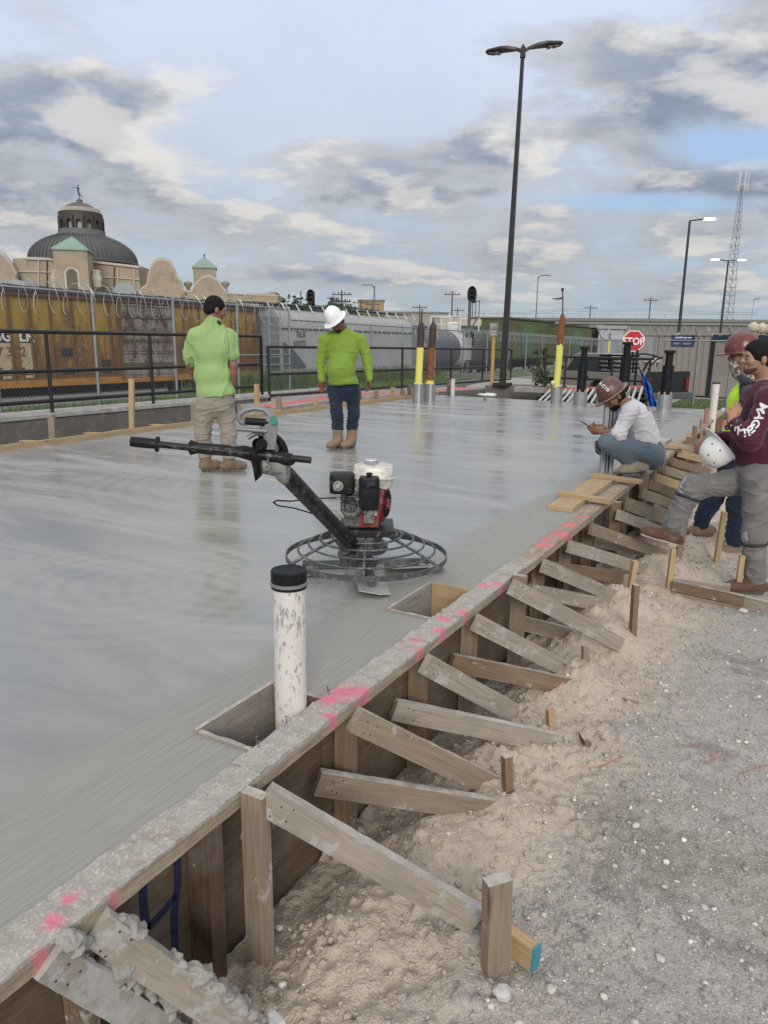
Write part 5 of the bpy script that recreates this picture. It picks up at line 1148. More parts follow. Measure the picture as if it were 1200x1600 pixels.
for k in range(4): MB().bb(XT+.025, XT+.032, y_at(462), y_at(462)+.5-.1*(k % 2), .35-.12*k, .41-.12*k).build('stencil_row', LET, T)
MB().bb(XT-1.9, XT-1.1, h0, h1, -.75, -.35).build('underframe', UNDER, T); truck(T, h0+1.8); truck(T, h1-1.8)

T = thing('tank_car', 'dark grey rail tank car with pale valve platform behind the capped pipes', 'rail car', (XT-1.5, 52, -1.1)); ty0, ty1 = 46.6, 61
RY = Matrix.Rotation(math.radians(-90), 3, 'X')
TKM = mat('dirty_tank_paint', lambda t: {'Base Color': t.mix(t.noise(t.mapv(t.pos(), scale=(1, .5, 1)), 1.2, 5, .6), (0.05, 0.055, 0.06), (0.13, 0.135, 0.14)), 'Roughness': .4})
MB().lathe([(0, 0), (.8, .12), (1.25, .4), (1.42, .8), (1.42, ty1-ty0-.8), (1.25, ty1-ty0-.4), (.8, ty1-ty0-.12), (0, ty1-ty0)], (XT-1.3, ty0, .85), 36, RY).build('tank', TKM, T, smooth=50)
MB().lathe([(1.43, 5.5), (1.43, 7.2)], (XT-1.3, ty0, .85), 36, RY).build('white_band', plain('spilled_white', (0.55, 0.55, 0.53), .7, 0, .3, 2), T, smooth=50)
b = MB()
for x in (-1.9, -.3):
    for y in np.linspace(51, 56.5, 4): b.tube((XT+x, y, 2.2), (XT+x, y, 3.25), .05, seg=6)
    b.tube((XT+x, 51, 3.25), (XT+x, 56.5, 3.25), .05, seg=6); b.tube((XT+x, 51, 2.75), (XT+x, 56.5, 2.75), .04, seg=6)
for y in (51, 56.5): b.tube((XT-1.9, y, 3.25), (XT-.3, y, 3.25), .05, seg=6)
b.build('valve_platform', plain('white_rail', (0.62, 0.62, 0.6), .6), T); MB().lathe([(.5, 0), (.5, .7), (.3, .85), (0, .85)], (XT-1.2, 53.5, 2.1), 16).build('valve_dome', plain('white_dome', (0.6, 0.6, 0.58), .6), T, smooth=40)
MB().bb(XT-2.6, XT-.2, ty0-.4, ty1+.4, -.7, -.35).build('underframe', UNDER, T); truck(T, 48.6); truck(T, 59)
T = thing('tank_car', 'second dark tank car, farther back behind the light pole', 'rail car', (XT-1.5, 70, -1.1))
MB().lathe([(0, 0), (.8, .12), (1.25, .4), (1.42, .8), (1.42, 13.6), (1.25, 14), (.8, 14.3), (0, 14.4)], (XT-1.3, 62.6, .75), 36, RY).build('tank', TKM, T, smooth=50)
MB().bb(XT-2.6, XT-.2, 62.2, 77.4, -.7, -.35).build('underframe', UNDER, T); truck(T, 64.6); truck(T, 75)
# tracks
RM = plain('worn_rail', (0.20, 0.18, 0.17), .35, .7, .2, 1)
for xc, lb in ((XT-1.5, 'the railway track under the train'), (XT-7.5, 'the empty track seen beneath the boxcar')):
    t = thing('railway_track', lb, 'track', (xc, 20, -1.2))
    for dx in (-.75, .75): MB().slab([(-.07, 0), (.07, 0), (.02, .04), (.035, .15), (-.035, .15), (-.02, .04)], (xc+dx, -10, -1.26), (1, 0, 0), (0, 0, 1), -180).build('rail', RM, t)
    b = MB()
    for k in range(130): b.bb(xc-1.3, xc+1.3, 4+k*.55, 4.24+k*.55, -1.30, -1.19)
    tag(b.build('sleepers', plain('sleeper_timber', (0.09, 0.075, 0.06), .9), t), kind='stuff')
# railway signals
def signal(px, ptop, pbot, x, lb, arm=False):
    a = onx(px, ptop, x); c = onx(px, pbot, x); t = thing('railway_signal', lb, 'railway signal', (x, a.y, -1.2)); s = a.z-c.z
    fr = (CAM-a); fr.z = 0; fr.normalize(); sd = fr.cross(UP)
    poly = [(s*.30*math.cos(k*math.tau/24), s*.5*math.copysign(abs(math.sin(k*math.tau/24))**.8, math.sin(k*math.tau/24))) for k in range(24)]
    hd = MB().slab(poly, Vector((x, a.y, (a.z+c.z)/2)), sd, UP, -.06).build('target_board', BLACKP, t)
    for k in (-.28, 0, .28): MB().lathe([(.16*s, 0), (.16*s, .3*s)], Vector((x, a.y, (a.z+c.z)/2+k*s))+fr*.02, 14, fr.to_track_quat('Z', 'Y').to_matrix(), a0=0, a1=math.pi).build('lamp_hood', BLACKP, hd)
    MB().bb(x-.12, x+.12, a.y+.08, a.y+.35, c.z, a.z-.15).build('lamp_case', BLACKP, t)
    return t, a, c
t, a, c = signal(738, 447, 473, -19, 'black oval railway signal on a bracket mast left of the light pole')
b = MB(); xx = onx(731, 560, -19).y; b.tube((-19, xx, -1.2), (-19, xx, onx(731, 478, -19).z+.3), .11, seg=8); b.tube((-19, xx-.1, 2.9), (-19, xx+1.5, 3.0), .06, seg=6); b.tube((-19, xx, 1.9), (-19, xx+1.2, 2.9), .05, seg=6)
for k in (0, .5, 1.1): b.tube((-19, xx+.5+k, 3.0), (-19, xx+.5+k, 4.1), .03, seg=6)
b.tube((-19, xx+.4, 4.05), (-19, xx+1.7, 4.05), .03, seg=6); b.build('signal_mast', plain('signal_grey', (0.08, 0.08, 0.085), .6), t)
b = MB(); b.bb(-19.15, -18.85, xx-.5, xx+.2, .3, 1.7); b.build('relay_case', plain('alu_case', (0.35, 0.35, 0.36), .5), t)
signal(735, 541-24, 541, -19.2, 'second black signal head lower on the mast')[0]
t, a, c = signal(485, 452, 475, -30, 'black oval railway signal above the hopper car left of the white helmet')
MB().tube((-30, a.y+.3, -1.2), (-30, a.y+.3, c.z+.3), .1, seg=8).build('signal_mast', BLACKP, t)

# ================================================================== depot with dome
SAN = plain('sand_stucco', (0.33, 0.27, 0.20), .9, 0, .14, .25, .1, 3, dirt=(0.24, 0.20, 0.155), dirtamt=.35); TRIM = plain('pale_stone_trim', (0.45, 0.41, 0.35), .85, 0, .12, .4)
COP = mat('dark_copper_roof', lambda t: {'Base Color': t.mix(t.noise(t.mapv(t.pos(), scale=(1, 1, .3)), .5, 5, .6), (0.055, 0.058, 0.058), (0.105, 0.11, 0.105)), 'Roughness': .55})
GRN = plain('green_patina', (0.20, 0.30, 0.24), .7, 0, .15, .5); BRN = plain('lantern_bronze', (0.05, 0.038, 0.032), .6); GLS = plain('dark_window_glass', (0.03, 0.04, 0.045), .15)
PALE = plain('pale_barrel_roof', (0.28, 0.31, 0.34), .6, 0, .1, .4)
BD = 150.0
def B(px, py, dd=0.0): return atd(px, py, BD+dd)
T = thing('domed_depot', 'old sandstone railway depot with large ribbed dark dome and curved gables', 'building', (B(130, 470).x, B(130, 470).y, -1))
ctr = B(131, 405, 12); cz = lambda py: B(130, py, 12).z; sc = (B(212, 400, 12)-B(131, 400, 12)).length/81.0
r0 = 83*sc; dome = [(r0+.3, cz(413)), (r0+.3, cz(409)), (r0, cz(408))]
z0_ = cz(408); z1_ = cz(370); r1 = 39*sc
for k in range(1, 9): f = k/8; a = f*math.radians(62); dome.append((r1+(r0-r1)*(math.cos(a)-math.cos(math.radians(62)))/(1-math.cos(math.radians(62))), z0_+(z1_-z0_)*math.sin(a)/math.sin(math.radians(62))))
dm = MB().lathe([(r, z-ctr.z) for r, z in dome], ctr, 72).build('dome_roof', COP, T, smooth=30)
b = MB()
for k in range(72):
    a = k*math.tau/72; d = Vector((math.cos(a), math.sin(a), 0)); b.path([Vector((ctr.x, ctr.y, z))+d*(r+.08) for r, z in dome[2:]], .11, 4)
tag(b.build('standing_seams', COP, dm), kind='stuff')
lz = lambda py: cz(py)-ctr.z
MB().lathe([(39*sc, lz(372)), (39*sc, lz(368)), (36*sc, lz(367)), (36*sc, lz(361))], ctr, 48).build('lantern_base', plain('grey_base', (0.13, 0.13, 0.125), .7), T, smooth=30)
ln = MB().lathe([(27*sc, lz(364)), (27*sc, lz(340))], ctr, 48).build('lantern_core', plain('lantern_glow_grey', (0.35, 0.38, 0.38), .5), T, smooth=30)
for k in range(14):
    a = k*math.tau/14+.1; d = Vector((math.cos(a), math.sin(a), 0)); tg = UP.cross(d); w = 31*sc*math.tan(math.pi/14); h_ = (lz(343)-lz(361))
    # arcade bay: pier pair and arch head
    o_ = ctr+d*(30.5*sc)+UP*lz(361); q = [(-w, 0), (-w*.60, 0), (-w*.60, h_*.55)]+[(-w*.60*math.cos(t_), h_*.55+w*.60*math.sin(t_)) for t_ in np.linspace(.3, math.pi-.3, 7)]+[(w*.60, h_*.55), (w*.60, 0), (w, 0), (w, h_*1.12), (-w, h_*1.12)]
    MB().slab(q, o_, tg, UP, .5).build('arcade_bay', BRN, ln)
MB().lathe([(31*sc, lz(343)), (34*sc, lz(341)), (34*sc, lz(334.5)), (33*sc, lz(333.5)), (27*sc, lz(333))], ctr, 48).build('lantern_cornice', BRN, T, smooth=25)
b = MB(); [b.box(ctr+Vector((math.cos(k*math.tau/48), math.sin(k*math.tau/48), 0))*(28.5*sc)+UP*lz(331.5), (.35, .35, 1.0)) for k in range(48)]
tag(b.build('balusters', TRIM, T), kind='stuff')
MB().lathe([(29*sc, lz(335)), (26.5*sc, lz(329)), (21*sc, lz(323)), (12*sc, lz(318.5)), (5*sc, lz(317)), (4.5*sc, lz(313)), (2*sc, lz(311)), (0, lz(311))], ctr, 40).build('cupola', COP, T, smooth=40)
# archer weathervane statue
s_ = sc; SP = ctr+UP*lz(312); R1 = HR; fx = lambda a, z: SP+R1*(a*s_)+UP*(z*s_)
b = MB(); b.path([fx(0, 0), fx(.2, 4), fx(-.6, 9), fx(-.8, 12)], [.3*s_*1.6, .7*s_, 1.1*s_, 1.2*s_], 8); b.path([fx(-.8, 11), fx(-1.2, 15), fx(-1, 18), fx(-.9, 19)], [1.3*s_, 1.5*s_, 1.7*s_, .8*s_], 8)
b.path([fx(-.7, 11), fx(1.5, 7), fx(3.5, 5), fx(6, 2.5)], [1.2*s_, .9*s_, .6*s_, .4*s_], 8); b.lathe([(0, -1.3*s_), (1.1*s_, -.5*s_), (1.2*s_, .4*s_), (0, 1.5*s_)], fx(-.6, 20.6), 10); b.path([fx(-.5, 21.6), fx(1.6, 22.3)], .35*s_, 6)
b.path([fx(-1.5, 17.5), fx(-5, 17.6), fx(-9, 17.8)], [.6*s_, .45*s_, .35*s_], 6); b.path([fx(-.6, 17.5), fx(1.5, 15.5), fx(1.8, 17), fx(-1, 17.6)], .45*s_, 6)
b.build('archer_statue', plain('dark_bronze', (0.06, 0.065, 0.06), .6), T, smooth=60)
b = MB(); b.path([fx(-6, 23.5), fx(-8.6, 21.5), fx(-9.6, 18), fx(-9.2, 14), fx(-7, 10.5)], .16*s_, 6); b.build('bow', plain('dark_bronze', (0.06, 0.065, 0.06), .6), T)
# walls
F_ = lambda px, py, dd=0: B(px, py, dd)
def facade(name, pxpy, dd, m_, depth=8.0, parent=T, bevel=0):
    """wall outline given as photo measurements on a vertical plane square to the view at BD+dd"""
    o = B(130, 470, dd); pl = []
    for x, y in pxpy:
        d = ray(x, y); nrm = HF; k = ((o-CAM).dot(nrm))/d.dot(nrm); p = CAM+d*k; pl.append(((p-o).dot(HR), (p-o).z))
    return MB().slab(pl, o, HR, UP, -depth).build(name, m_, parent)
facade('drum_wall', [(20, 480), (20, 404), (60, 402), (130, 405), (216, 415), (222, 480)], 2, SAN, 16)
facade('parapet_trim', [(40, 405), (40, 401), (130, 406), (218, 416), (218, 419), (130, 409)], 1.6, TRIM, .6)
facade('right_wing', [(200, 490), (200, 455), (420, 480), (420, 500)], 3, SAN, 10)
for pts_, dd, nm in [([(214, 470), (222, 452), (230, 446), (232, 432), (236, 418), (243, 409), (253, 406), (263, 409), (270, 420), (274, 431), (281, 440), (284, 452), (292, 456), (292, 470)], 0, 'curved_gable'),
                     ([(283, 475), (283, 458), (300, 456), (306, 444), (314, 436), (326, 432), (338, 438), (346, 450), (352, 456), (356, 475)], 0, 'curved_gable'),
                     ([(-40, 470), (-40, 380), (-5, 394), (5, 400), (15, 414), (24, 430), (24, 445), (24, 470)], -1, 'curved_gable')]:
    cx = sum(p[0] for p in pts_)/len(pts_); cy = min(p[1] for p in pts_)
    facade(nm, pts_, dd, SAN, 1.2)
    facade('gable_coping', [((x-cx)*1.05+cx, (y-475)*1.05+475-1) if y < 465 else (x, y) for x, y in pts_], dd+.25, TRIM, .8)
# barrel roofs between the gables
for px, dd, r in ((42, 4, 30), (208, 3, 19)):
    c_ = B(px, 452, dd); rr = r*sc
    MB().lathe([(0, -5), (rr, -5), (rr, 5), (0, 5)], (c_.x, c_.y, c_.z-rr*.62), 24, HF.to_track_quat('Z', 'X').to_matrix(), capends=True).build('barrel_roof', PALE, T, smooth=40)
def tower(px, pyt, pye, half, dd, lb):
    c_ = B(px, pye, dd); h_ = half*sc; R45 = Matrix((HR, HF, UP)).transposed() @ Matrix.Rotation(math.radians(12), 3, 'Z')
    b = MB(); b.box(Vector((c_.x, c_.y, c_.z-6)), (2*h_, 2*h_, 12), R45); w = b.build('tower_wall', SAN, T)
    b = MB(); b.lathe([(h_*1.55, -.1), (h_*1.55, .15), (0, B(px, pyt, dd).z-c_.z)], c_, 4, R45 @ Matrix.Rotation(math.radians(45), 3, 'Z')); b.build('tower_roof', GRN, T)
    b = MB(); b.tube(Vector((c_.x, c_.y, B(px, pyt, dd).z)), Vector((c_.x, c_.y, B(px, pyt-4, dd).z)), .15, seg=6); b.build('finial', COP, T)
    for a, kx in ((0, -1), (1, 0)):
        n_ = R45 @ (Vector((0, -1, 0)) if a == 0 else Vector((-1, 0, 0))); ex = R45 @ (Vector((1, 0, 0)) if a == 0 else Vector((0, -1, 0)))
        q = [(-.9, 0), (-.9, 2.6)]+[(-.9*math.cos(t_), 2.6+.9*math.sin(t_)) for t_ in np.linspace(.3, math.pi-.3, 6)]+[(.9, 2.6), (.9, 0)]
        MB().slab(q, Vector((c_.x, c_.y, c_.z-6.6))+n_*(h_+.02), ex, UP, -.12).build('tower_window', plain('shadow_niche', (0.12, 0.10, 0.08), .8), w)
        MB().slab([(x*1.35, y*1.1) for x, y in q], Vector((c_.x, c_.y, c_.z-6.7))+n_*(h_+.005), ex, UP, -.06).build('arch_surround', TRIM, w)
tower(114, 369, 393, 23, -4, ''); tower(320, 401, 420, 18, 5, '')
for px in (165, 173, 145, 157, 131): 
    c_ = B(px, 446, 1.8); q = [(-.45, -1.7), (-.45, 1.2)]+[(-.45*math.cos(t_), 1.2+.45*math.sin(t_)) for t_ in np.linspace(.3, math.pi-.3, 5)]+[(.45, 1.2), (.45, -1.7)]
    if px > 140: MB().slab(q, c_, HR, UP, .3).build('arched_window', GLS, T)
facade('red_tile_gable', [(104, 437), (116, 427), (128, 437)], -5, plain('red_tile', (0.25, 0.09, 0.07), .8), 3)
facade('gable_coping', [(101, 437), (104, 432), (110, 426), (113, 417), (119, 417), (122, 426), (128, 432), (131, 437), (128, 437), (116, 428), (104, 437)], -5.1, TRIM, .6)
for px in (86, 92, 148, 153): 
    c_ = B(px, 434, -4); MB().lathe([(0, -1.6), (.5, -1.6), (.6, -.6), (.8, 0), (.5, .6), (.7, 1.1), (0, 1.4)], c_, 10).build('stone_urn', TRIM, T, smooth=50)
for px, py in ((294, 446), (352, 446)): MB().lathe([(0, -1.2), (.5, -1.2), (.35, -.5), (.8, .1), (.8, .5), (.3, .7), (0, .9)], B(px, py, 1), 10).build('stone_urn', plain('grey_urn', (0.25, 0.22, 0.19), .8), T, smooth=50)
facade('long_parapet', [(352, 480), (352, 457), (372, 458), (372, 462), (384, 462), (384, 458), (434, 461), (434, 480)], 8, SAN, 10)
facade('parapet_trim', [(352, 459), (352, 457), (372, 458), (434, 461), (434, 463)], 7.9, TRIM, .4)
for k_, (x_, y0_, y1_) in enumerate([(178, 417, 462), (184, 417, 462), (209, 419, 462), (73, 408, 450), (60, 406, 448)]): facade('pilaster' if k_ not in (0, 3) else 'downpipe', [(x_-.6, y1_), (x_-.6, y0_), (x_+.9, y0_), (x_+.9, y1_)], 1.7, TRIM if k_ not in (0, 3) else BRN, .5)
facade('string_course', [(142, 432), (142, 430.5), (218, 436), (218, 437.5)], 1.7, TRIM, .4); facade('string_course', [(26, 425), (26, 423.5), (92, 424.5), (92, 426)], 1.7, TRIM, .4)
facade('back_block', [(395, 470), (395, 459), (420, 458), (420, 456), (430, 456), (430, 470)], 15, SAN, 6)

# ================================================================== distance: trees, low buildings, overpass
LEAF = mat('dark_tree_leaves', lambda t: {'Base Color': t.mix(t.noise(t.pos(), 1.2, 4), (0.018, 0.03, 0.012), (0.065, 0.085, 0.03)), 'Roughness': .8})
LEAFY = mat('yellow_green_leaves', lambda t: {'Base Color': t.mix(t.noise(t.pos(), 1.2, 4), (0.07, 0.085, 0.02), (0.17, 0.18, 0.05)), 'Roughness': .8})
BARK = plain('bark', (0.09, 0.07, 0.05), .9)
def tree(P, w, h, m_, lb, n=1500, leaf=.35, name='tree', zb=-1.2, flat=.8, cat='tree', trunk=True):
    t = thing(name, lb, cat, (P.x, P.y, zb))
    if trunk: 
        b = MB(); b.path([Vector((P.x, P.y, zb)), Vector((P.x+.1, P.y, zb+(h)*.5)), Vector((P.x, P.y, zb+h*.8))], [w*.05+.02, w*.035+.015, w*.012+.005], 8)
        for k in range(5): a = k*1.3; b.path([Vector((P.x, P.y, zb+h*(.4+.07*k))), Vector((P.x+math.cos(a)*w*.3, P.y+math.sin(a)*w*.3, zb+h*(.6+.06*k)))], [w*.02+.005, w*.006+.003], 5)
        b.build('trunk', BARK, t)
    cl = [(random.gauss(0, .26)*w, random.gauss(0, .26)*w, zb+h*random.uniform(.45, .95), random.uniform(.10, .2)*w) for _ in range(26)]
    V = []; Fq = []
    for i in range(n):
        c = cl[i % len(cl)]; v = Vector((random.gauss(0, 1), random.gauss(0, 1), random.gauss(0, 1))).normalized()*c[3]*random.uniform(.6, 1.15)
        p = Vector((P.x+c[0], P.y+c[1], c[2]))+Vector((v.x, v.y, v.z*flat)); a = Vector((random.gauss(0, 1), random.gauss(0, 1), random.gauss(0, .6))).normalized()*leaf*random.uniform(.5, 1); d = a.orthogonal().normalized()*leaf*random.uniform(.3, .6)
        b0 = len(V); V += [p-a, p+d, p+a, p-d]; Fq.append((b0, b0+1, b0+2, b0+3))
    npmesh('crown', V, Fq, m_, t, smooth=False); return t
for px, py, w, d_, m_, lb in [(452, 466, 6, 95, LEAF, 'dark low tree at the left end of the tree clump above the hopper car'), (473, 460, 8, 92, LEAF, 'dark round tree behind the signal head above the hopper'), (500, 461, 7, 90, LEAF, 'dark tree just left above the white helmet'),
                              (520, 466, 7, 96, LEAF, 'dark tree hidden mostly by the white helmet'), (545, 475, 6.5, 100, LEAF, 'low dark tree right of the white helmet'), (575, 480, 6.5, 92, LEAFY, 'yellow-green bushy tree above the hopper roof')]:
    P = atd(px, py, d_); tree(P, w*1.0, (P.z+1.2)*.88, m_, lb, 1300, .34)
P = atd(846, 600, 20.0); t = tree(P, .42, atd(846, 540, 20).z+.5, LEAF, 'climbing vine growing round the end post of the railing', 900, .045, 'climbing_vine', -.5, 1.0, 'plant', False)
MB().path([Vector((P.x, P.y, -.5)), Vector((P.x+.02, P.y, .3)), Vector((P.x, P.y, .9))], .012, 6).build('stem', BARK, t)
CONP = plain('pale_bridge_concrete', (0.28, 0.27, 0.255), .9, 0, .1, .2, .05, 3, dirt=(0.22, 0.285, 0.265), dirtamt=.3); CONS = plain('shaded_girder', (0.20, 0.195, 0.185), .9, 0, .15, .2)
T = thing('road_overpass', 'long concrete road overpass crossing the horizon', 'bridge', (-30, 135, -1))
def ov(px, d0=140): return atd(px, 497, d0)
oa = atd(735, 500, 142); oc = atd(1500, 505, 165); oa.z = oc.z = 0
uo = (oc-oa).normalized(); zd = atd(950, 497.5, 140).z
MB().beam(oa+UP*(zd-.25), oc+UP*(zd-.25), 10, .5).build('deck_edge', plain('dark_parapet', (0.19, 0.19, 0.185), .9, 0, .1, .3), T); MB().beam(oa+UP*(zd-.55)+uo*.5, oc+UP*(zd-.55), 9.4, .9).build('deck', CONP, T); MB().beam(oa+UP*(zd-1.7)+uo*1, oc+UP*(zd-1.7), 8.6, 1.5).build('girder', CONS, T)
nrm = Vector((uo.y, -uo.x, 0))
b = MB(); b.tube(oa+UP*(zd+.75)+nrm*4.8, oc+UP*(zd+.75)+nrm*4.8, .05, seg=5)
k = 0
while k < (oc-oa).length: b.beam(oa+uo*k+UP*zd+nrm*4.8, oa+uo*k+UP*(zd+.8)+nrm*4.8, .12, .12, up=(1, 0, 0)); k += 2.4
b.build('guard_rail', plain('pale_rail', (0.42, 0.43, 0.43), .6), T)
for k in range(0, 8): 
    p = oa+uo*(6+k*22); b = MB(); b.box(p+UP*(zd-2.9), (2.0, 9.0, 1.0), Matrix((uo, nrm, UP)).transposed()); [b.tube(p+nrm*s+UP*(-1.2), p+nrm*s+UP*(zd-3), .55, seg=12) for s in (-3, 3)]; b.build('pier', CONP, T)
# beige buildings along the horizon
def block(pxa, pxb, pyt, pyb, d, dep, m_, lb, roofm=None, name='low_building', win=0):
    a = atd(pxa, pyt, d); c = atd(pxb, pyt, d); z1 = (a.z+c.z)/2; zb = -1.3; u = (c-a); u.z = 0; Lx = u.length; u.normalize(); n_ = Vector((-u.y, u.x, 0))
    t = thing(name, lb, 'building', (a.x, a.y, zb)); MB().slab([(0, 0), (Lx, 0), (Lx, dep), (0, dep)], (a.x, a.y, zb), u, n_, z1-zb).build('wall', m_, t)
    MB().slab([(-.2, -.2), (Lx+.2, -.2), (Lx+.2, dep+.2), (-.2, dep+.2)], (a.x, a.y, z1), u, n_, .25).build('roof', roofm or CONS, t)
    for k in range(win):
        q = Vector((a.x, a.y, z1-(z1-zb)*.35))+u*(Lx*(k+.5)/win); MB().slab([(-.6, -.6), (.6, -.6), (.6, .6), (-.6, .6)], q-n_*.03, u, UP, .05).build('window', GLS, t)
    return t
block(585, 700, 489, 505, 150, 20, plain('grey_beige_wall', (0.30, 0.28, 0.25), .9), 'long grey-beige low building above the hopper car roof', win=8)
block(690, 800, 496.5, 510, 120, 12, plain('beige_wall', (0.44, 0.38, 0.29), .9), 'beige flat building left of the light pole', plain('beige_top', (0.4, .35, .28), .9), win=3)
block(560, 600, 470, 490, 170, 12, plain('tan_tower_wall', (0.33, 0.22, 0.13), .9), 'small tan building behind the yellow-green tree')
block(700, 770, 512, 525, 95, 6, plain('green_wall', (0.06, 0.12, 0.07), .8), 'long dark green shed wall left of the light pole', plain('green_roof', (0.05, 0.1, 0.06), .7))
block(936, 975, 514, 545, 62, 5, plain('pale_grey_box', (0.36, 0.38, 0.41), .7), 'pale grey box building below the overpass left of the stop sign', plain('grey_roof', (0.3, .3, .3), .8))
block(925, 940, 512, 530, 66, 3, plain('dark_void', (0.05, 0.04, 0.038), .9), 'dark open shed between the green container and the grey box')
# green containers
CG = mat('olive_container', lambda t: {'Base Color': t.mix(t.noise(t.pos(), .8, 4), (0.055, 0.065, 0.024), (0.10, 0.11, 0.045)), 'Roughness': .7})
for (pa, pb, pt_, pb_, d, lb) in [(797, 866, 497.5, 520, 62, 'olive green corrugated container left of the yellow pipe'), (881, 928, 508, 527, 70, 'olive green corrugated container right of the yellow pipe')]:
    a = atd(pa, pt_, d); c = atd(pb, pt_+11, d+10); z1 = a.z; zb = a.z-3.2; u = Vector((c.x-a.x, c.y-a.y, 0)); Lx = u.length; u.normalize(); n_ = Vector((-u.y, u.x, 0))
    t = thing('shipping_container', lb, 'container', (a.x, a.y, zb), group='olive containers in the rail yard')
    MB().slab([(0, 0), (Lx, 0), (Lx, 2.5), (0, 2.5)], (a.x, a.y, zb), u, n_, z1-zb-.05).build('box', CG, t)
    b = MB()
    for k in range(int(Lx/.55)): b.slab([(k*.55, 0), (k*.55+.28, 0), (k*.55+.22, -.09), (k*.55+.06, -.09)], (a.x, a.y, zb+.1), u, n_, z1-zb-.25)
    tag(b.build('corrugation', CG, t), kind='stuff')
    MB().slab([(-.05, -.1), (Lx+.05, -.1), (Lx+.05, 2.6), (-.05, 2.6)], (a.x, a.y, z1-.05), u, n_, .14).build('roof', plain('olive_dark', (0.05, 0.06, 0.025), .7), t)
    MB().slab([(Lx*.25, -.12), (Lx*.52, -.12), (Lx*.52, -.02), (Lx*.25, -.02)], (a.x, a.y, zb+.3), u, n_, z1-zb-.7).build('door', plain('green_door', (0.07, 0.14, 0.075), .7), t)
# poles along the horizon
POLE = plain('weathered_pole', (0.075, 0.065, 0.058), .9)
def upole(px, pt_, d, lb, arms=1, lamp=False, w=.14):
    a = atd(px, pt_, d); t = thing('utility_pole' if not lamp else 'street_lamp', lb, 'utility pole' if not lamp else 'street lamp', (a.x, a.y, -1.2), group='utility poles along the horizon' if not lamp else None)
    MB().tube((a.x, a.y, -1.2), a, w, w*.7, 8).build('pole', POLE if not lamp else GALVD, t, smooth=60)
    for k in range(arms): 
        z = a.z-.5-.9*k; arm = MB().beam(Vector((a.x, a.y, z))-HR*(1.3-.2*k), Vector((a.x, a.y, z))+HR*(1.3-.2*k), .12, .12).build('cross_arm', POLE, t)
        b = MB(); [b.tube(Vector((a.x, a.y, z))+HR*s, Vector((a.x, a.y, z+.3))+HR*s, .06, seg=6) for s in (-1.0, -.4, .4, 1.0)]; tag(b.build('insulators', POLE, arm), kind='stuff')
    if lamp:
        z = a.z; b = MB(); b.path([Vector((a.x, a.y, z-.3)), Vector((a.x, a.y, z+.1))-HR*.8*lamp*.4, Vector((a.x, a.y, z+.2))-HR*1.2*lamp], .07, 6); b.build('arm', GALVD, t, smooth=60)
        MB().box(Vector((a.x, a.y, z+.15))-HR*1.5*lamp, (.7, .3, .14), Matrix((HR, HF, UP)).transposed()).build('lamp_head', GALVD, t)
for (px, pt_, d, lb, ar) in [(534, 454, 100, 'utility pole with cross-arm just right of the white helmet', 2), (520, 462, 160, 'small far utility pole behind the tree right of the helmet', 1), (540, 467, 170, 'tiny utility pole behind the yellow-green bush', 1), (564, 468, 120, 'utility pole left of the curved street lamp', 2), (582, 471, 130, 'utility pole beside the curved street lamp', 2),
                             (656, 476, 130, 'utility pole above the two capped pipes', 2), (707, 455, 120, 'taller pole left of the railway signal', 1), (715, 481, 140, 'short pole right beside the taller one left of the signal', 1), (923, 477, 150, 'utility pole on the overpass skyline right of the bent rod', 1), (1017, 465, 150, 'utility pole above the stop sign', 1), (470, 455, 140, 'thin pole above the dark trees', 0)]:
    upole(px, pt_, d, lb, ar)
upole(585, 447, 110, 'street lamp with curved arm right of the white helmet', 0, 1); upole(841, 432, 115, 'thin tall lamp pole between light pole and bent rod', 0, -1, .1); upole(1178, 468, 170, 'very thin pole at far right skyline', 0, -0.5, .05)
b = MB(); wpts = [(540, 479), (656, 484), (760, 487), (880, 482), (1017, 481), (1210, 488)]
for off in (0, 3): 
    pp = []
    for (x0, y0), (x1, y1) in zip(wpts, wpts[1:]):
        for f in np.linspace(0, 1, 8)[:-1]: pp.append(atd(x0+(x1-x0)*f, y0+(y1-y0)*f+off+3*math.sin(f*math.pi), 135))
    b.path(pp, .035, 4)
b = b.build('power_lines', GALVD); tag(b, 'thin power lines sagging between the poles along the skyline', 'wires')
GLOW = mat('lit_lamp', lambda t: {'Base Color': (0.8, 0.8, 0.7), 'Emission Color': (1.0, 0.95, 0.78), 'Emission Strength': 1.5, 'Roughness': .4})
for px, pt_, pxb, arms, lb in [(1078, 345, 1058, (1,), 'single-arm street lamp with a lit head behind the metal wall'), (1138, 408, 1128, (-1, 1), 'double-arm street lamp with two lit heads before the lattice tower')]:
    d = 46 if pt_ < 400 else 67; a = atd(px, pt_, d); t = thing('street_lamp', lb, 'street lamp', (a.x, a.y, -.6))
    MB().tube((a.x, a.y, -.6), a, .10, .06, 8).build('pole', BR, t, smooth=60)
    for s in arms:
        MB().beam(a, a+HR*s*(.7 if len(arms) > 1 else .75)+UP*.1, .09, .07).build('arm', BR, t); MB().box(a+HR*s*1.05+UP*.1, (.62, .28, .09), Matrix((HR, HF, UP)).transposed()).build('lamp_head', GLOW, t, bevel=.02)
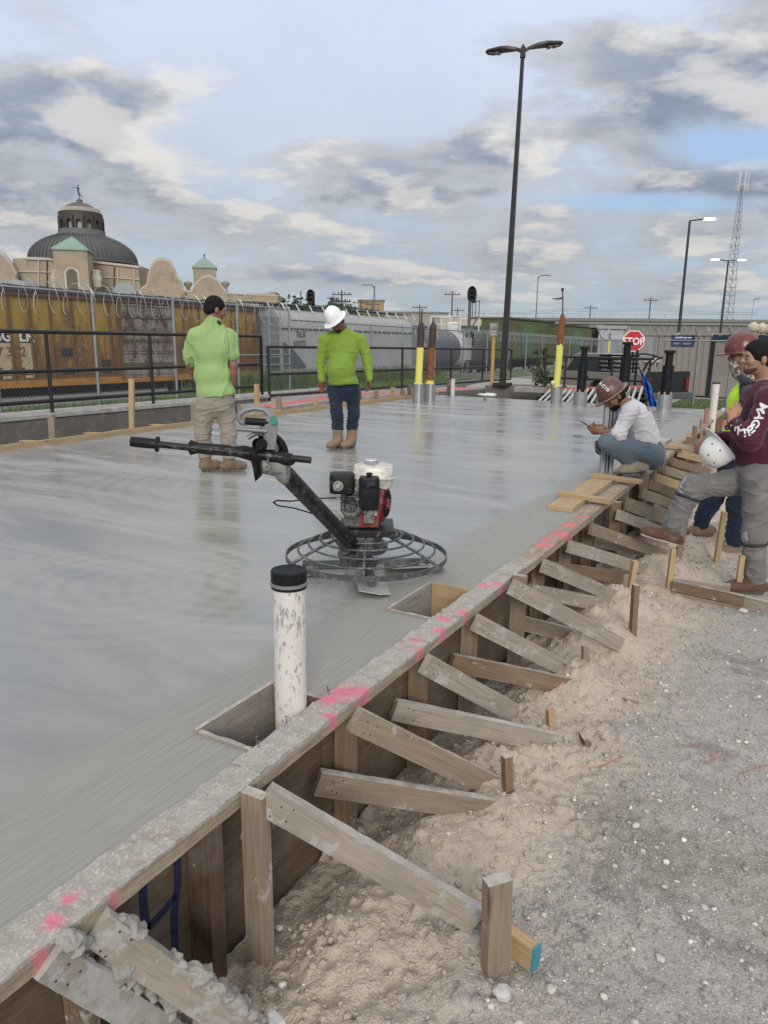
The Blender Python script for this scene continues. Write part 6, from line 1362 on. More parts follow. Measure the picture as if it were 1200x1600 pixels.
# lattice mast
a = atd(1160, 285, 160); T = thing('lattice_mast', 'tall steel lattice radio mast rising behind the overpass at right', 'radio mast', (a.x, a.y, -1)); zt = a.z; b = MB(); H0 = zt+1
def mw(z): f = (z+1)/H0; return 1.3*(1-f)+.36
legs = [math.radians(90+120*k) for k in range(3)]
for L0 in legs: b.tube((a.x+mw(-1)*math.cos(L0), a.y+mw(-1)*math.sin(L0), -1), (a.x+mw(zt)*math.cos(L0), a.y+mw(zt)*math.sin(L0), zt), .065, seg=5)
b.build('mast_leg', GALV, T)
b = MB(); z = -1.0; i = 0
while z < zt-1:
    s = 1.5; 
    for k in range(3):
        p = Vector((a.x+mw(z)*math.cos(legs[k]), a.y+mw(z)*math.sin(legs[k]), z)); q = Vector((a.x+mw(z+s)*math.cos(legs[(k+1) % 3]), a.y+mw(z+s)*math.sin(legs[(k+1) % 3]), z+s)); r_ = Vector((a.x+mw(z)*math.cos(legs[(k+1) % 3]), a.y+mw(z)*math.sin(legs[(k+1) % 3]), z))
        b.beam(p, q, .055, .055); b.beam(p, r_, .055, .055)
    z += s
tag(b.build('mast_bracing', GALV, T), kind='stuff')
b = MB(); b.lathe([(.9, 0), (.9, .12)], (a.x, a.y, zt-.5), 12); [b.tube((a.x+0.95*math.cos(k), a.y+0.95*math.sin(k), zt-1.5), (a.x+0.95*math.cos(k), a.y+0.95*math.sin(k), zt+1.8), .08, seg=6) for k in np.arange(0, 6.28, 1.05)]; b.build('antennas', plain('white_antenna', (.6, .6, .6), .5), T)

# ================================================================== right background: wall, fence, pickup, signs
TANW = mat('tan_corrugated_metal', lambda t: {'Base Color': t.mix(t.noise(t.mapv(t.pos(), scale=(1, 1, .4)), 1.5, 5), (0.25, 0.215, 0.18), (0.33, 0.285, 0.24)), 'Roughness': .6})
A0 = atd(985, 523, 31); A1 = atd(1113, 524, 29.5); A2 = atd(1330, 532, 27.5); zb = -.45
T = thing('metal_wall', 'tan ribbed metal building wall behind the pickup', 'building', (A0.x, A0.y, zb)); u = Vector((A1.x-A0.x, A1.y-A0.y, 0)); Lx = u.length; u.normalize(); n_ = Vector((-u.y, u.x, 0)); zt = A0.z
MB().slab([(0, 0), (Lx, 0), (Lx, 6), (0, 6)], (A0.x, A0.y, zb), u, n_, zt-zb-.03).build('body', TANW, T)
np_ = 13; 
for k in range(np_):
    w = Lx/np_; MB().slab([(k*w+.01, 0), (k*w+w-.07, 0), (k*w+w-.07, -.03), (k*w+.01, -.03)], (A0.x, A0.y, zb+.02), u, n_, zt-zb-.05).build('wall_panel', TANW, T)
MB().slab([(-.1, -.08), (Lx, -.08), (Lx, 6.1), (-.1, 6.1)], (A0.x, A0.y, zt-.03), u, n_, .10).build('eave', TANW, T)
T = thing('metal_building', 'plain tan metal building with dark blue eave behind the two right-hand men', 'building', (A1.x, A1.y, zb)); u2 = Vector((A2.x-A1.x, A2.y-A1.y, 0)); L2 = u2.length; u2.normalize(); n2 = Vector((-u2.y, u2.x, 0)); zt2 = atd(1150, 531, 29).z
MB().slab([(.15, 0), (L2, 0), (L2, 6), (.15, 6)], (A1.x, A1.y, zb), u2, n2, zt2-zb).build('wall', TANW, T)
MB().slab([(.1, -.12), (L2, -.12), (L2, 6), (.1, 6)], (A1.x, A1.y, zt2), u2, n2, .17).build('blue_eave', plain('navy_trim', (0.015, 0.025, 0.06), .5), T)
MB().slab([(.0, -.04), (.13, -.04), (.13, .1), (.0, .1)], (A1.x, A1.y, zb), u2, n2, zt2-zb).build('dark_downpipe', BLACKP, T)
G0 = atd(930, 545, 24.5); G1 = atd(1300, 548, 24.0); zf = atd(1050, 532, 24.3).z
t = chain_fence(G0.x, G0.y, G1.x, G1.y, -.5, zf, -.5, zf, 'chain link fence with barbed wire arms in front of the tan metal wall', [.2, 1.9, 3.0, 3.9, 6.5, 8], razor=True, razoff=.28, sp=.075, pr=.035, wr=.0016, rz=.16)
gu = Vector((G1.x-G0.x, G1.y-G0.y, 0)).normalized(); gn = Vector((gu.y, -gu.x, 0)); b = MB()
for s in (.2, 1.9, 3.0, 3.9, 6.5): p = Vector((G0.x, G0.y, zf))+gu*s; b.tube(p, p+gn*.28-gu*.15+UP*.38, .018, seg=6)
b.build('barbed_arms', GALV, t)
# company board: plain lettering too small to read in the photograph -> ruled bars of white print
t = thing('blue_sign', 'dark blue company board hung on the fence before the tan wall', 'sign', atd(1067, 533, 24.2)); NB = plain('navy_board', (0.012, 0.028, 0.11), .5); WP = plain('white_print', (0.6, 0.6, 0.62), .6)
c_ = atd(1067, 533, 24.15); MB().box(c_, (.66, .012, .35), Matrix((gu, gn, UP)).transposed()).build('board', NB, t)
b = MB(); o = c_+gn*.008
for (x0, x1, z, h) in [(-.22, -.12, .08, .035), (-.11, -.02, .085, .04), (0, .1, .08, .035), (.12, .24, .085, .03), (-.10, .14, .02, .015), (-.26, -.05, -.06, .012), (.0, .24, -.06, .012), (-.26, -.12, -.09, .012), (.03, .2, -.09, .012)]: b.slab([(x0, z), (x1, z), (x1, z+h), (x0, z+h)], o, gu, UP, .003)
b.build('white_print', WP, t)
# stop sign
P = atd(990, 533, 23.5); t = thing('stop_sign', 'red octagonal stop sign on a post behind the crouching man', 'sign', (P.x, P.y, -.5)); fr = (CAM-P); fr.z = 0; fr.normalize(); sd = UP.cross(fr).normalized(); 
oc8 = lambda r: [(r*math.cos(math.radians(22.5+45*k)), r*math.sin(math.radians(22.5+45*k))) for k in range(8)]
MB().tube((P.x, P.y, -.5), (P.x, P.y, P.z+.2), .03, seg=8).build('sign_post', BLACKP, t); MB().slab(oc8(.325), P+fr*.035, sd, UP, .004).build('white_border', plain('sign_white', (.75, .75, .75), .5), t); MB().slab(oc8(.30), P+fr*.0395, sd, UP, .003).build('red_face', plain('sign_red', (0.42, 0.012, 0.02), .5, 0, .08), t)
text_mesh('STOP', .29, plain('sign_white', (.75, .75, .75), .5), 'lettering', t, P+fr*.045-UP*.10, sd, UP, .006, .003, 'CENTER', .88)
# yellow post with small sign by the light pole
P = Vector((-7.3, 19.2, 0)); P = onz(768, 610, .0); D = P.xy.length; t = thing('small_notice_sign', 'small grey notice on a leaning yellow wooden post by the light pole', 'sign', P)
rough_board('yellow_post', P-UP*.4, atd(771.5, 524, D), .09, .05, plain('yellow_orange_wood', (0.46, 0.27, 0.07), .7), t, up=(0, 1, 0), res=.1)
c_ = atd(771.5, 515, D-.05); fr = (CAM-c_); fr.z = 0; fr.normalize(); sd = UP.cross(fr).normalized(); SB = plain('grey_sign_plate', (0.20, 0.19, 0.19), .6)
for dz_, h in ((.10, .17), (-.09, .18)): MB().slab([(-.12, -h/2), (.12, -h/2), (.12, h/2), (-.12, h/2)], c_+UP*dz_, sd, UP, .01).build('plate', SB, t)
b = MB()
for (x, z, w, h) in [(-.07, .11, .06, .03), (.0, .11, .07, .03), (-.07, .07, .05, .02), (-.06, -.07, .04, .03), (0.01, -.07, .06, .03), (-.07, -.14, .14, .02)]: b.slab([(x, z), (x+w, z), (x+w, z+h), (x, z+h)], c_+fr*.012, sd, UP, .003)
b.build('printed_words', plain('pale_print', (.42, .42, .42), .6), t)
# far yellow bollard pipe behind the fence
P = atd(951, 550, 35); t = thing('yellow_bollard', 'thin yellow post with grey top behind the fence', 'post', (P.x, P.y, -.5)); MB().tube((P.x, P.y, -.5), (P.x, P.y, atd(951, 532, 35).z), .05, seg=8).build('post', YEL, t); MB().tube((P.x, P.y, atd(951, 532, 35).z), (P.x, P.y, atd(951, 520, 35).z), .045, seg=8).build('post_top', GALVD, t)

# pickup
def pickup():
    Pf = atd(828, 636, 25.0); Pr = atd(1003, 636, 21.6); Pf.z = Pr.z = 0; u = (Pr-Pf).normalized(); n_ = Vector((-u.y, u.x, 0)); L_ = (Pr-Pf).length; zg = -.50
    T = thing('pickup_truck', 'silver-beige pickup with black tailgate and open rack parked behind the railing', 'pickup truck', (Pf.x, Pf.y, zg)); o = Vector((Pf.x, Pf.y, zg))
    SIL = plain('silver_beige_paint', (0.24, 0.225, 0.20), .3, .3, .06, 1, .02)
    def S_(poly, off, dep, nm, m_, par=T, bv=0): return MB().slab(poly, o+n_*off, u, UP, -dep).build(nm, m_, par, bevel=bv)
    k = L_/4.9
    body = [(0.02, .45), (.0, .75), (.06, .88), (.55, .95), (1.25, 1.0), (1.55, 1.02), (3.6, 1.04), (3.6, .38), (3.45, .38)]+[(3.0+.0+.42*math.cos(a)+.1, .38+.42*math.sin(a)) for a in np.linspace(0.1, math.pi-.1, 9)]+[(2.4, .36), (1.35, .36)]+[(.95+.42*math.cos(a), .38+.42*math.sin(a)) for a in np.linspace(.1, math.pi-.1, 9)]+[(.3, .40)]
    S_([(x*k, z) for x, z in body], 0, 1.75, 'body', SIL, bv=.03)
    cab = [(1.35, 1.0), (1.85, 1.52), (2.0, 1.57), (3.1, 1.57), (3.3, 1.45), (3.4, 1.02)]
    cb = S_([(x*k, z) for x, z in cab], .12, 1.5, 'cab', SIL, bv=.03)
    for q in ([(1.55, 1.05), (1.90, 1.44), (2.3, 1.46), (2.3, 1.05)], [(2.38, 1.05), (2.38, 1.46), (2.95, 1.46), (3.1, 1.05)]):
        S_([(x*k, z) for x, z in q], .105, .02, 'side_window', plain('tinted_glass', (0.035, 0.045, 0.055), .08), cb)
    MB().slab([(0, 0), (1.2, 0), (1.15, .62), (.05, .62)], o+u*(1.33*k)+n_*.25+UP*1.03, n_, (u*.72+UP*.78).normalized(), .02).build('windscreen', plain('tinted_glass', (0.035, 0.045, 0.055), .08), cb)
    S_([(2.34*k, .5), (2.35*k, .5), (2.35*k, 1.45), (2.34*k, 1.45)], -.004, .01, 'door_seam', BLACKP)
    S_([(2.5*k, .86), (2.68*k, .86), (2.68*k, .90), (2.5*k, .90)], -.02, .02, 'door_handle', BLACKP)
    MB().box(o+u*(1.5*k)-n_*.1+UP*1.12, (.2, .14, .16), Matrix((u, n_, UP)).transposed()).build('wing_mirror', BLACKP, T, bevel=.03)
    # bed and tailgate (dark)
    bed = S_([(3.62*k, .50), (4.85*k, .55), (4.9*k, 1.06), (3.62*k, 1.05)], 0, 1.75, 'rear_bed', SIL, bv=.03)
    MB().slab([(0, 0), (1.72, 0), (1.72, .62), (0, .62)], o+u*(4.92*k)+n_*.02+UP*.50, n_, UP, .05).build('tailgate', plain('black_tailgate', (0.012, 0.013, 0.015), .35), T, bevel=.02)
    for s in (.02, 1.56): MB().slab([(0, 0), (.12, 0), (.12, .36), (0, .36)], o+u*(4.93*k)+n_*s+UP*.58, n_, UP, .08).build('tail_light', plain('red_lens', (0.16, 0.012, 0.012), .25), T)
    S_([(4.80*k, .64), (4.9*k, .64), (4.9*k, 1.0), (4.80*k, 1.0)], -.006, .01, 'side_tail_light', plain('red_lens', (0.16, 0.012, 0.012), .25))
    MB().slab([(0, 0), (1.8, 0), (1.8, .18), (0, .18)], o+u*(4.95*k)+UP*.36, n_, UP, .15).build('rear_bumper', plain('bumper_grey', (0.12, 0.12, 0.125), .4, .4), T, bevel=.02)
    MB().slab([(0, 0), (1.8, 0), (1.8, .22), (0, .22)], o-u*.05+UP*.38, n_, UP, .12).build('front_bumper', plain('bumper_grey', (0.12, 0.12, 0.125), .4, .4), T, bevel=.02)
    for x in (.95, 3.1):
        for s in (.08, 1.67):
            w = MB().lathe([(0, -.11), (.33, -.11), (.36, -.08), (.36, .08), (.33, .11), (0, .11)], o+u*(x*k)+n_*s+UP*.36, 28, n_.to_track_quat('Z', 'X').to_matrix()).build('tyre', RUBBER, T, smooth=35)
            MB().lathe([(0, -.125), (.08, -.125), (.20, -.118), (.21, -.10)], o+u*(x*k)+n_*s+UP*.36, 20, n_.to_track_quat('Z', 'X').to_matrix()).build('rim', GALV, w, smooth=35)
    for x in (.95, 3.1): MB().path([o+u*((x+.45*math.cos(a))*k)-n_*.01+UP*(.38+.45*math.sin(a)) for a in np.linspace(.1, math.pi-.1, 10)], .03, 6).build('wheel_arch', SIL, T)
    # black racks and rolls in the bed
    rk = MB()
    for z in (1.05, 1.18, 1.30, 1.42, 1.52): rk.beam(o+u*(3.0*k)+n_*.2+UP*z, o+u*(4.3*k)+n_*.25+UP*z, .25, .05)
    for x in (3.35, 3.9, 4.3): rk.beam(o+u*(x*k)+n_*.15+UP*1.0, o+u*(x*k)+n_*.15+UP*1.56, .05, .05, up=(1, 0, 0))
    rk.build('equipment_rack', BLACKP, T)
    b = MB(); b.path([o+u*(4.3*k)+n_*.5+UP*1.05, o+u*(4.45*k)+n_*.5+UP*1.35, o+u*(4.75*k)+n_*.5+UP*1.35, o+u*(4.85*k)+n_*.5+UP*1.05], .025, 8); b.build('roll_bar', SIL, T, smooth=60)
    return T
pickup()
# drilling rig arm bits and grey cabinet behind
P = atd(1013, 555, 21.2); t = thing('hose_stand', 'black hoses looping between thin stand and pipe flange', 'hoses', (P.x, P.y, -.5))
MB().tube((atd(996, 560, 20.5).x, atd(996, 560, 20.5).y, -.5), atd(996, 547, 20.5), .03, seg=8).build('stand', BLACKP, t)
b = MB(); b.path([atd(x, y, 20.3) for x, y in [(996, 553), (1008, 553), (1020, 555), (1035, 560)]], .02, 8); b.path([atd(x, y, 20.3) for x, y in [(1005, 580), (1012, 568), (1018, 560), (1024, 557)]], .022, 8); b.path([atd(x, y, 20.3) for x, y in [(1012, 578), (1018, 570), (1026, 562), (1036, 558)]], .02, 8); b.path([atd(x, y, 20.3) for x, y in [(992, 582), (998, 572), (1004, 590)]], .018, 8); b.build('hoses', RUBBER, t, smooth=60)
P = atd(1008, 550, 24); t = thing('grey_cabinet', 'grey equipment cabinet right of the stop sign', 'cabinet', (P.x, P.y, -.5)); MB().box((P.x, P.y, atd(1008, 545, 24).z), (.5, .4, .7)).build('box', plain('cabinet_grey', (0.24, 0.245, 0.25), .6), t, bevel=.01); MB().box((P.x, P.y, atd(1008, 557, 24).z-.1), (.9, .4, .12)).build('shelf', plain('pale_shelf', (0.4, 0.41, 0.42), .6), t); MB().tube((P.x, P.y, -.5), (P.x, P.y, 1.0), .04).build('leg', GALVD, t)
# blue tarp
P = atd(1015, 640, 18.2); V = []; rows = [((1003, 582), (1006, 584)), ((1004, 590), (1010, 590)), ((1005, 598), (1012, 594)), ((1007, 608), (1015, 600)), ((1010, 618), (1018, 606)), ((1013, 628), (1021, 618)), ((1018, 645), (1026, 628)), ((1020, 660), (1030, 650))]
b = MB()
for i, (a, c) in enumerate(rows):
    for f in np.linspace(0, 1, 6): V.append(atd(a[0]+(c[0]-a[0])*f, a[1]+(c[1]-a[1])*f, 18.2+.09*math.sin(f*9+i*1.3)))
b.add(V, [(i*6+k, i*6+k+1, i*6+7+k, i*6+6+k) for i in range(len(rows)-1) for k in range(5)]); o = b.build('blue_tarp', plain('bright_blue_tarp', (0.01, 0.10, 0.42), .5), smooth=50); o.modifiers.new('thickness', 'SOLIDIFY').thickness = .01
tag(o, 'crumpled bright blue tarp hanging behind the crouching man’s back', 'tarp')
# striped barricade
ga = atd(828, 637, 18.9); gb = atd(1000, 640, 17.6); gc = atd(853, 608, 19.1); gd = atd(1004, 604, 17.8)
T = thing('barricade_frame', 'leaning rack of white slanted slats with orange rail behind the black pipe stubs', 'rack', Vector((ga.x, ga.y, -.4))); OR = plain('faded_orange', (0.50, 0.17, 0.11), .7); WH = plain('off_white_slat', (0.62, 0.61, 0.58), .7)
MB().beam(ga, gb, .04, .03).build('lower_rail', WH, T); MB().beam(gc, gd, .05, .05).build('upper_rail', OR, T); MB().beam(ga, ga.lerp(gb, .14)-UP*.03, .05, .05).build('orange_foot', OR, T)
for k in range(17):
    f = k/17; a = ga.lerp(gb, f+.02); c = gc.lerp(gd, min(1, f+.06)); MB().beam(a, c, .03, .045).build('slat', WH, T)
MB().slab([(0, 0), (.9, 0), (1.1, .35), (.3, .35)], atd(820, 640, 19.6), HR, UP, .3).build('dark_bag', BLACKP, T)
# bits by the back edge
b = MB(); vs, fs = stone_mesh(.16, 3); 
o = npmesh('white_sack', vs*np.array([1.6, 1.0, .5])+np.array(onz(762, 617, .02)[:]), fs, plain('white_cloth', (.6, .6, .58), .8)); tag(o, 'crumpled white sack on the back edge of the slab', 'sack')
P = atd(835, 606, 20); tag(MB().bb(P.x-.5, P.x+.3, P.y-.2, P.y+.2, P.z-.12, P.z+.02).build('rubble_boxes', plain('rubble', (0.3, 0.28, 0.26), .9, 0, .5, 3), bevel=.02), 'low pile of pale rubble beside the vine', 'rubble')
P = atd(1186, 517, 27); t = thing('rope_rolls', 'beige bundled rolls on the roof beyond the brown helmet', 'rolls', P)
for k in range(3): MB().lathe([(.06, -.16), (.14, -.12), (.17, 0), (.14, .12), (.06, .16)], P+HR*(.26*k-.2)+UP*(.1-.02*k), 14, Matrix.Rotation(1.2, 3, 'Y')).build('roll', plain('beige_roll', (.5, .44, .34), .8, 0, .2, 14), t, smooth=50)
# ================================================================== people (signed-distance bodies -> one smooth mesh)
import openvdb as vdb
class SDF:
    def __init__(s): s.P = []
    def cone(s, a, b, r0, r1=None, k=.02): s.P.append(('c', Vector(a), Vector(b), r0, r0 if r1 is None else r1, k)); return s
    def chain(s, pts, rs, k=.02):
        for i in range(len(pts)-1): s.cone(pts[i], pts[i+1], rs[i], rs[i+1], k)
        return s
    def ell(s, c, r, X=None, Y=None, Z=None, k=.02):
        X = Vector(X) if X is not None else Vector((1, 0, 0)); Z = Vector(Z) if Z is not None else Vector((0, 0, 1))
        Z = Z.normalized(); Y = Z.cross(X).normalized(); X = Y.cross(Z).normalized()
        s.P.append(('e', Vector(c), tuple(r), (X, Y, Z), k)); return s
    def cut(s, c, r, X, Z, k=.01):
        s.ell(c, r, X, None, Z, k); p = s.P.pop(); s.P.append(('x',)+p[1:]); return s
    def mesh(s, h, planes=(), infl=0.0):
        lo = np.full(3, 1e9); hi = -lo
        for p in s.P:
            if p[0] == 'x': continue
            if p[0] == 'c':
                for q, r in ((p[1], p[3]), (p[2], p[4])): lo = np.minimum(lo, np.array(q)-r); hi = np.maximum(hi, np.array(q)+r)
            else: r = max(p[2]); lo = np.minimum(lo, np.array(p[1])-r); hi = np.maximum(hi, np.array(p[1])+r)
        lo -= .03+infl; hi += .03+infl; n = np.ceil((hi-lo)/h).astype(int)+1; Fd = np.full(n, .2, dtype=np.float32)
        ax = [lo[i]+h*np.arange(n[i]) for i in range(3)]
        for p in s.P:
            if p[0] == 'c': a = np.array(p[1]); b = np.array(p[2]); r = max(p[3], p[4]); l_ = np.minimum(a, b)-r; h_ = np.maximum(a, b)+r; k = p[5]
            else: a = np.array(p[1]); r = max(p[2]); l_ = a-r; h_ = a+r; k = p[4]
            mg = k+.035+infl; i0 = np.maximum(0, ((l_-mg-lo)/h).astype(int)); i1 = np.minimum(n, ((h_+mg-lo)/h).astype(int)+2)
            sl = tuple(slice(i0[i], i1[i]) for i in range(3)); X, Y, Z = [ax[i][sl[i]] for i in range(3)]
            X = X[:, None, None]-a[0]; Y = Y[None, :, None]-a[1]; Z = Z[None, None, :]-a[2]
            if p[0] == 'c':
                d = b-a; L2 = max(1e-9, d @ d); t = np.clip((X*d[0]+Y*d[1]+Z*d[2])/L2, 0, 1)
                v = np.sqrt((X-t*d[0])**2+(Y-t*d[1])**2+(Z-t*d[2])**2)-(p[3]+(p[4]-p[3])*t)
            else:
                A, B, C = p[3]; r = p[2]; u = X*A[0]+Y*A[1]+Z*A[2]; w = X*B[0]+Y*B[1]+Z*B[2]; q = X*C[0]+Y*C[1]+Z*C[2]
                k0 = np.sqrt((u/r[0])**2+(w/r[1])**2+(q/r[2])**2)+1e-9; k1 = np.sqrt((u/r[0]**2)**2+(w/r[1]**2)**2+(q/r[2]**2)**2)+1e-9; v = k0*(k0-1)/k1
            f = Fd[sl]
            if p[0] == 'x': hh = np.clip(.5-.5*(f+v)/k, 0, 1); Fd[sl] = f*(1-hh)+(-v)*hh+k*hh*(1-hh)
            else: hh = np.clip(.5-.5*(v-f)/k, 0, 1); Fd[sl] = f+(v-f)*hh-k*hh*(1-hh)
        Fd -= infl
        for (pt, nr) in planes:
            pt = np.array(pt); nr = np.array(Vector(nr).normalized()); X, Y, Z = ax[0][:, None, None]-pt[0], ax[1][None, :, None]-pt[1], ax[2][None, None, :]-pt[2]
            Fd = np.maximum(Fd, X*nr[0]+Y*nr[1]+Z*nr[2])
        g = vdb.FloatGrid(.2); g.copyFromArray(np.ascontiguousarray(Fd, dtype=np.float32)); g.gridClass = vdb.GridClass.LEVEL_SET
        pts, tris, quads = g.convertToPolygons(0.0, 0.0)
        fs = [q for q in quads.tolist()]+[q for q in tris.tolist()]
        return pts*h+lo, fs
def sdf_obj(name, sd, m_, parent=None, h=.007, planes=(), infl=0.0, wr=0.0, wf=(9, 9, 22), seed=0, smooth_it=2):
    V, Fc = sd.mesh(h, planes, infl)
    me = bpy.data.meshes.new(name); me.from_pydata(V.tolist(), [], Fc); me.update()
    bm = bmesh.new(); bm.from_mesh(me); bmesh.ops.recalc_face_normals(bm, faces=bm.faces)
    for _ in range(smooth_it): bmesh.ops.smooth_vert(bm, verts=bm.verts, factor=.5, use_axis_x=True, use_axis_y=True, use_axis_z=True)
    bm.to_mesh(me); bm.free()
    if wr:
        nv = len(me.vertices); co = np.empty(nv*3); me.vertices.foreach_get('co', co); co = co.reshape(-1, 3); nn = np.empty(nv*3); me.vertex_normals.foreach_get('vector', nn); nn = nn.reshape(-1, 3)
        q = co*np.array(wf); q = q+fbm(q, .35, 2, .5, seed+9)[:, None]*1.6
        rdg = 1-np.abs(fbm(q, 1.0, 2, .5, seed))*3.2; d = np.maximum(0, rdg)**2*1.0-.35+fbm(co, 7, 2, .5, seed+4)*1.2
        co = co+nn*(d*wr)[:, None]; me.vertices.foreach_set('co', co.ravel()); me.update()
    for p in me.polygons: p.use_smooth = True
    me.materials.append(m_); o = bpy.data.objects.new(name, me); return link(o, parent)
def cloth(name, col, var=.12, rough=.85, extra=None, weave=500):
    def fn(t):
        o = t.coord(); n = t.noise(o, 6, 4); c = t.mix(n, tuple(x*(1-var) for x in col), tuple(min(1, x*(1+var)) for x in col))
        if extra: c = extra(t, o, c)
        return {'Base Color': c, 'Roughness': rough, 'Sheen Weight': .15, 'Specular IOR Level': .25, 'normal': t.bump(t.m('ADD', t.noise(o, weave, 2), t.m('MULTIPLY', t.noise(o, 25, 3), 2.0)), .25, .002)}
    return mat(name, fn)
def dusty(t, o, c): return t.mix(t.step(t.noise(o, 9, 6, .7), .45, .8, 0, .5), c, (.36, .33, .29))
def dusty2(t, o, c): return t.mix(t.step(t.noise(o, 11, 6, .7), .45, .8, 0, .5), c, (.22, .195, .165))
def skin(name, col): return mat(name, lambda t: {'Base Color': t.mix(t.noise(t.coord(), 12, 4), tuple(x*.82 for x in col), tuple(x*1.12 for x in col)), 'Roughness': .55, 'Subsurface Weight': .08, 'Subsurface Radius': (.02, .008, .004), 'normal': t.bump(t.noise(t.coord(), 140, 3), .15, .001)})
SK1 = skin('skin_tan', (.22, .105, .066)); SK2 = skin('skin_brown', (.15, .066, .042)); SK3 = skin('skin_light_tan', (.33, .175, .12))
HAIR = mat('black_hair', lambda t: {'Base Color': t.mix(t.noise(t.mapv(t.coord(), scale=(1, 1, .3)), 160, 3), (.003, .0025, .0025), (.013, .011, .010)), 'Roughness': .7, 'Specular IOR Level': .2, 'normal': t.bump(t.noise(t.mapv(t.coord(), scale=(1, 1, .25)), 220, 3), .6, .004)})

class Man:
    def __init__(s, label, D0, skin_, sc=1.0):
        s.D0 = D0; s.sk = SDF(); s.label = label; s.skin = skin_; s.sc = sc; s.kids = []
    def J(s, px, py, off=0.0):
        d = ray(px, py); return CAM+d*((s.D0+off)/d.dot(HF))
    def hand(s, wrist, dirn, palm, curl=.35, thumb=1, spread=1.0):
        g = s.sk; d = Vector(dirn).normalized(); n = Vector(palm); n = (n-d*n.dot(d)).normalized(); w = d.cross(n).normalized()*thumb; c = s.sc
        g.ell(wrist+d*.045*c, (.041*c, .016*c, .053*c), w, None, d, .012); g.cone(wrist+d*.01, wrist+d*.05*c, .024*c, .022*c, .012)
        for i, (o, L_, r) in enumerate([(.030, .072, .0088), (.010, .080, .0092), (-.011, .075, .0088), (-.030, .060, .0078)]):
            b = wrist+d*(.085*c)+w*(o*c); ang = curl*(.8+.15*i); dd = d; pts = [b-d*.02]; rs = [r]
            pts.append(b); rs.append(r)
            for f in (.45, .32, .23):
                dd = (dd*math.cos(ang)+n*math.sin(ang)).normalized(); pts.append(pts[-1]+dd*(L_*f*c)); rs.append(rs[-1]*.94)
                n2 = n; 
            g.chain(pts, rs, .004)
        b = wrist+d*.025*c+w*.03*c; t1 = b+(d*.75+w*.6+n*.35).normalized()*.038*c; t2 = t1+(d*.95+w*.15+n*.35).normalized()*.032*c
        g.chain([b-w*.01, t1, t2], [.013, .0105, .0085], .008)
    def head(s, c, f, up, neck, beard=None, jaw=1.0, ears=True):
        g = s.sk; f = Vector(f).normalized(); up = Vector(up); up = (up-f*up.dot(f)).normalized(); r = f.cross(up).normalized(); s.hc, s.hf, s.hu, s.hr = c, f, up, r
        g.ell(c+up*.025-f*.008, (.076, .096, .094), r, None, up, .02); g.P[-1] = ('e', c+up*.028-f*.010, (.075, .094, .090), (r, f, up), .02)
        E3 = lambda cc, rr, k=.015: g.P.append(('e', cc, rr, (r, f, up), k))
        E3(c-up*.045+f*.028, (.056*jaw, .058, .062), .03); E3(c-up*.088+f*.058, (.026*jaw, .024, .022), .02)           # jaw, chin
        E3(c+f*.068+up*.010, (.055, .022, .040), .02); g.cone(c+f*.083+up*.030-r*.035, c+f*.083+up*.030+r*.035, .012, .012, .012)   # brow
        g.chain([c+f*.088+up*.020, c+f*.104-up*.012, c+f*.106-up*.022], [.008, .0115, .012], .010); g.cone(c+f*.094-up*.024-r*.012, c+f*.094-up*.024+r*.012, .008, .008, .006)
        g.cone(c+f*.086-up*.050-r*.020, c+f*.086-up*.050+r*.020, .0075, .0075, .006); g.cone(c+f*.083-up*.061-r*.017, c+f*.083-up*.061+r*.017, .0085, .0085, .006)
        for k in (-1, 1):
            E3(c+f*.062-up*.022+r*(.040*k), (.022, .022, .022), .015)      # cheek
            g.P.append(('x', c+f*.098+up*.008+r*(.033*k), (.017, .014, .011), (r, f, up), .010))
            if ears: E3(c-f*.012-up*.008+r*(.080*k)*(.98), (.010, .021, .032), .006); 
        g.chain([c-up*.055-f*.02, neck], [.054, .060], .03)
    def eyes(s, parent):
        for k in (-1, 1):
            c = s.hc+s.hf*.082+s.hu*.008+s.hr*(.033*k)
            o = MB().lathe([(0, -.012), (.0085, -.0085), (.012, 0), (.0085, .0085), (0, .012)], c, 12, s.hf.to_track_quat('Z', 'Y').to_matrix()).build('eye', plain('eye_white', (.20, .165, .15), .2, 0, .05), parent, smooth=80)
            MB().lathe([(0, .0125), (.005, .0118), (.0058, .009)], c, 12, s.hf.to_track_quat('Z', 'Y').to_matrix()).build('iris', plain('dark_iris', (.012, .008, .006), .1), o, smooth=80)
            lid = MB().path([c+s.hf*.004+s.hr*.017*k*x+s.hu*(.020-.006*x*x) for x in (-1, -.4, .2, .8, 1.2)], [.003, .0042, .0045, .0035, .002], 6); lid.build('eyebrow', HAIR, parent, smooth=80)
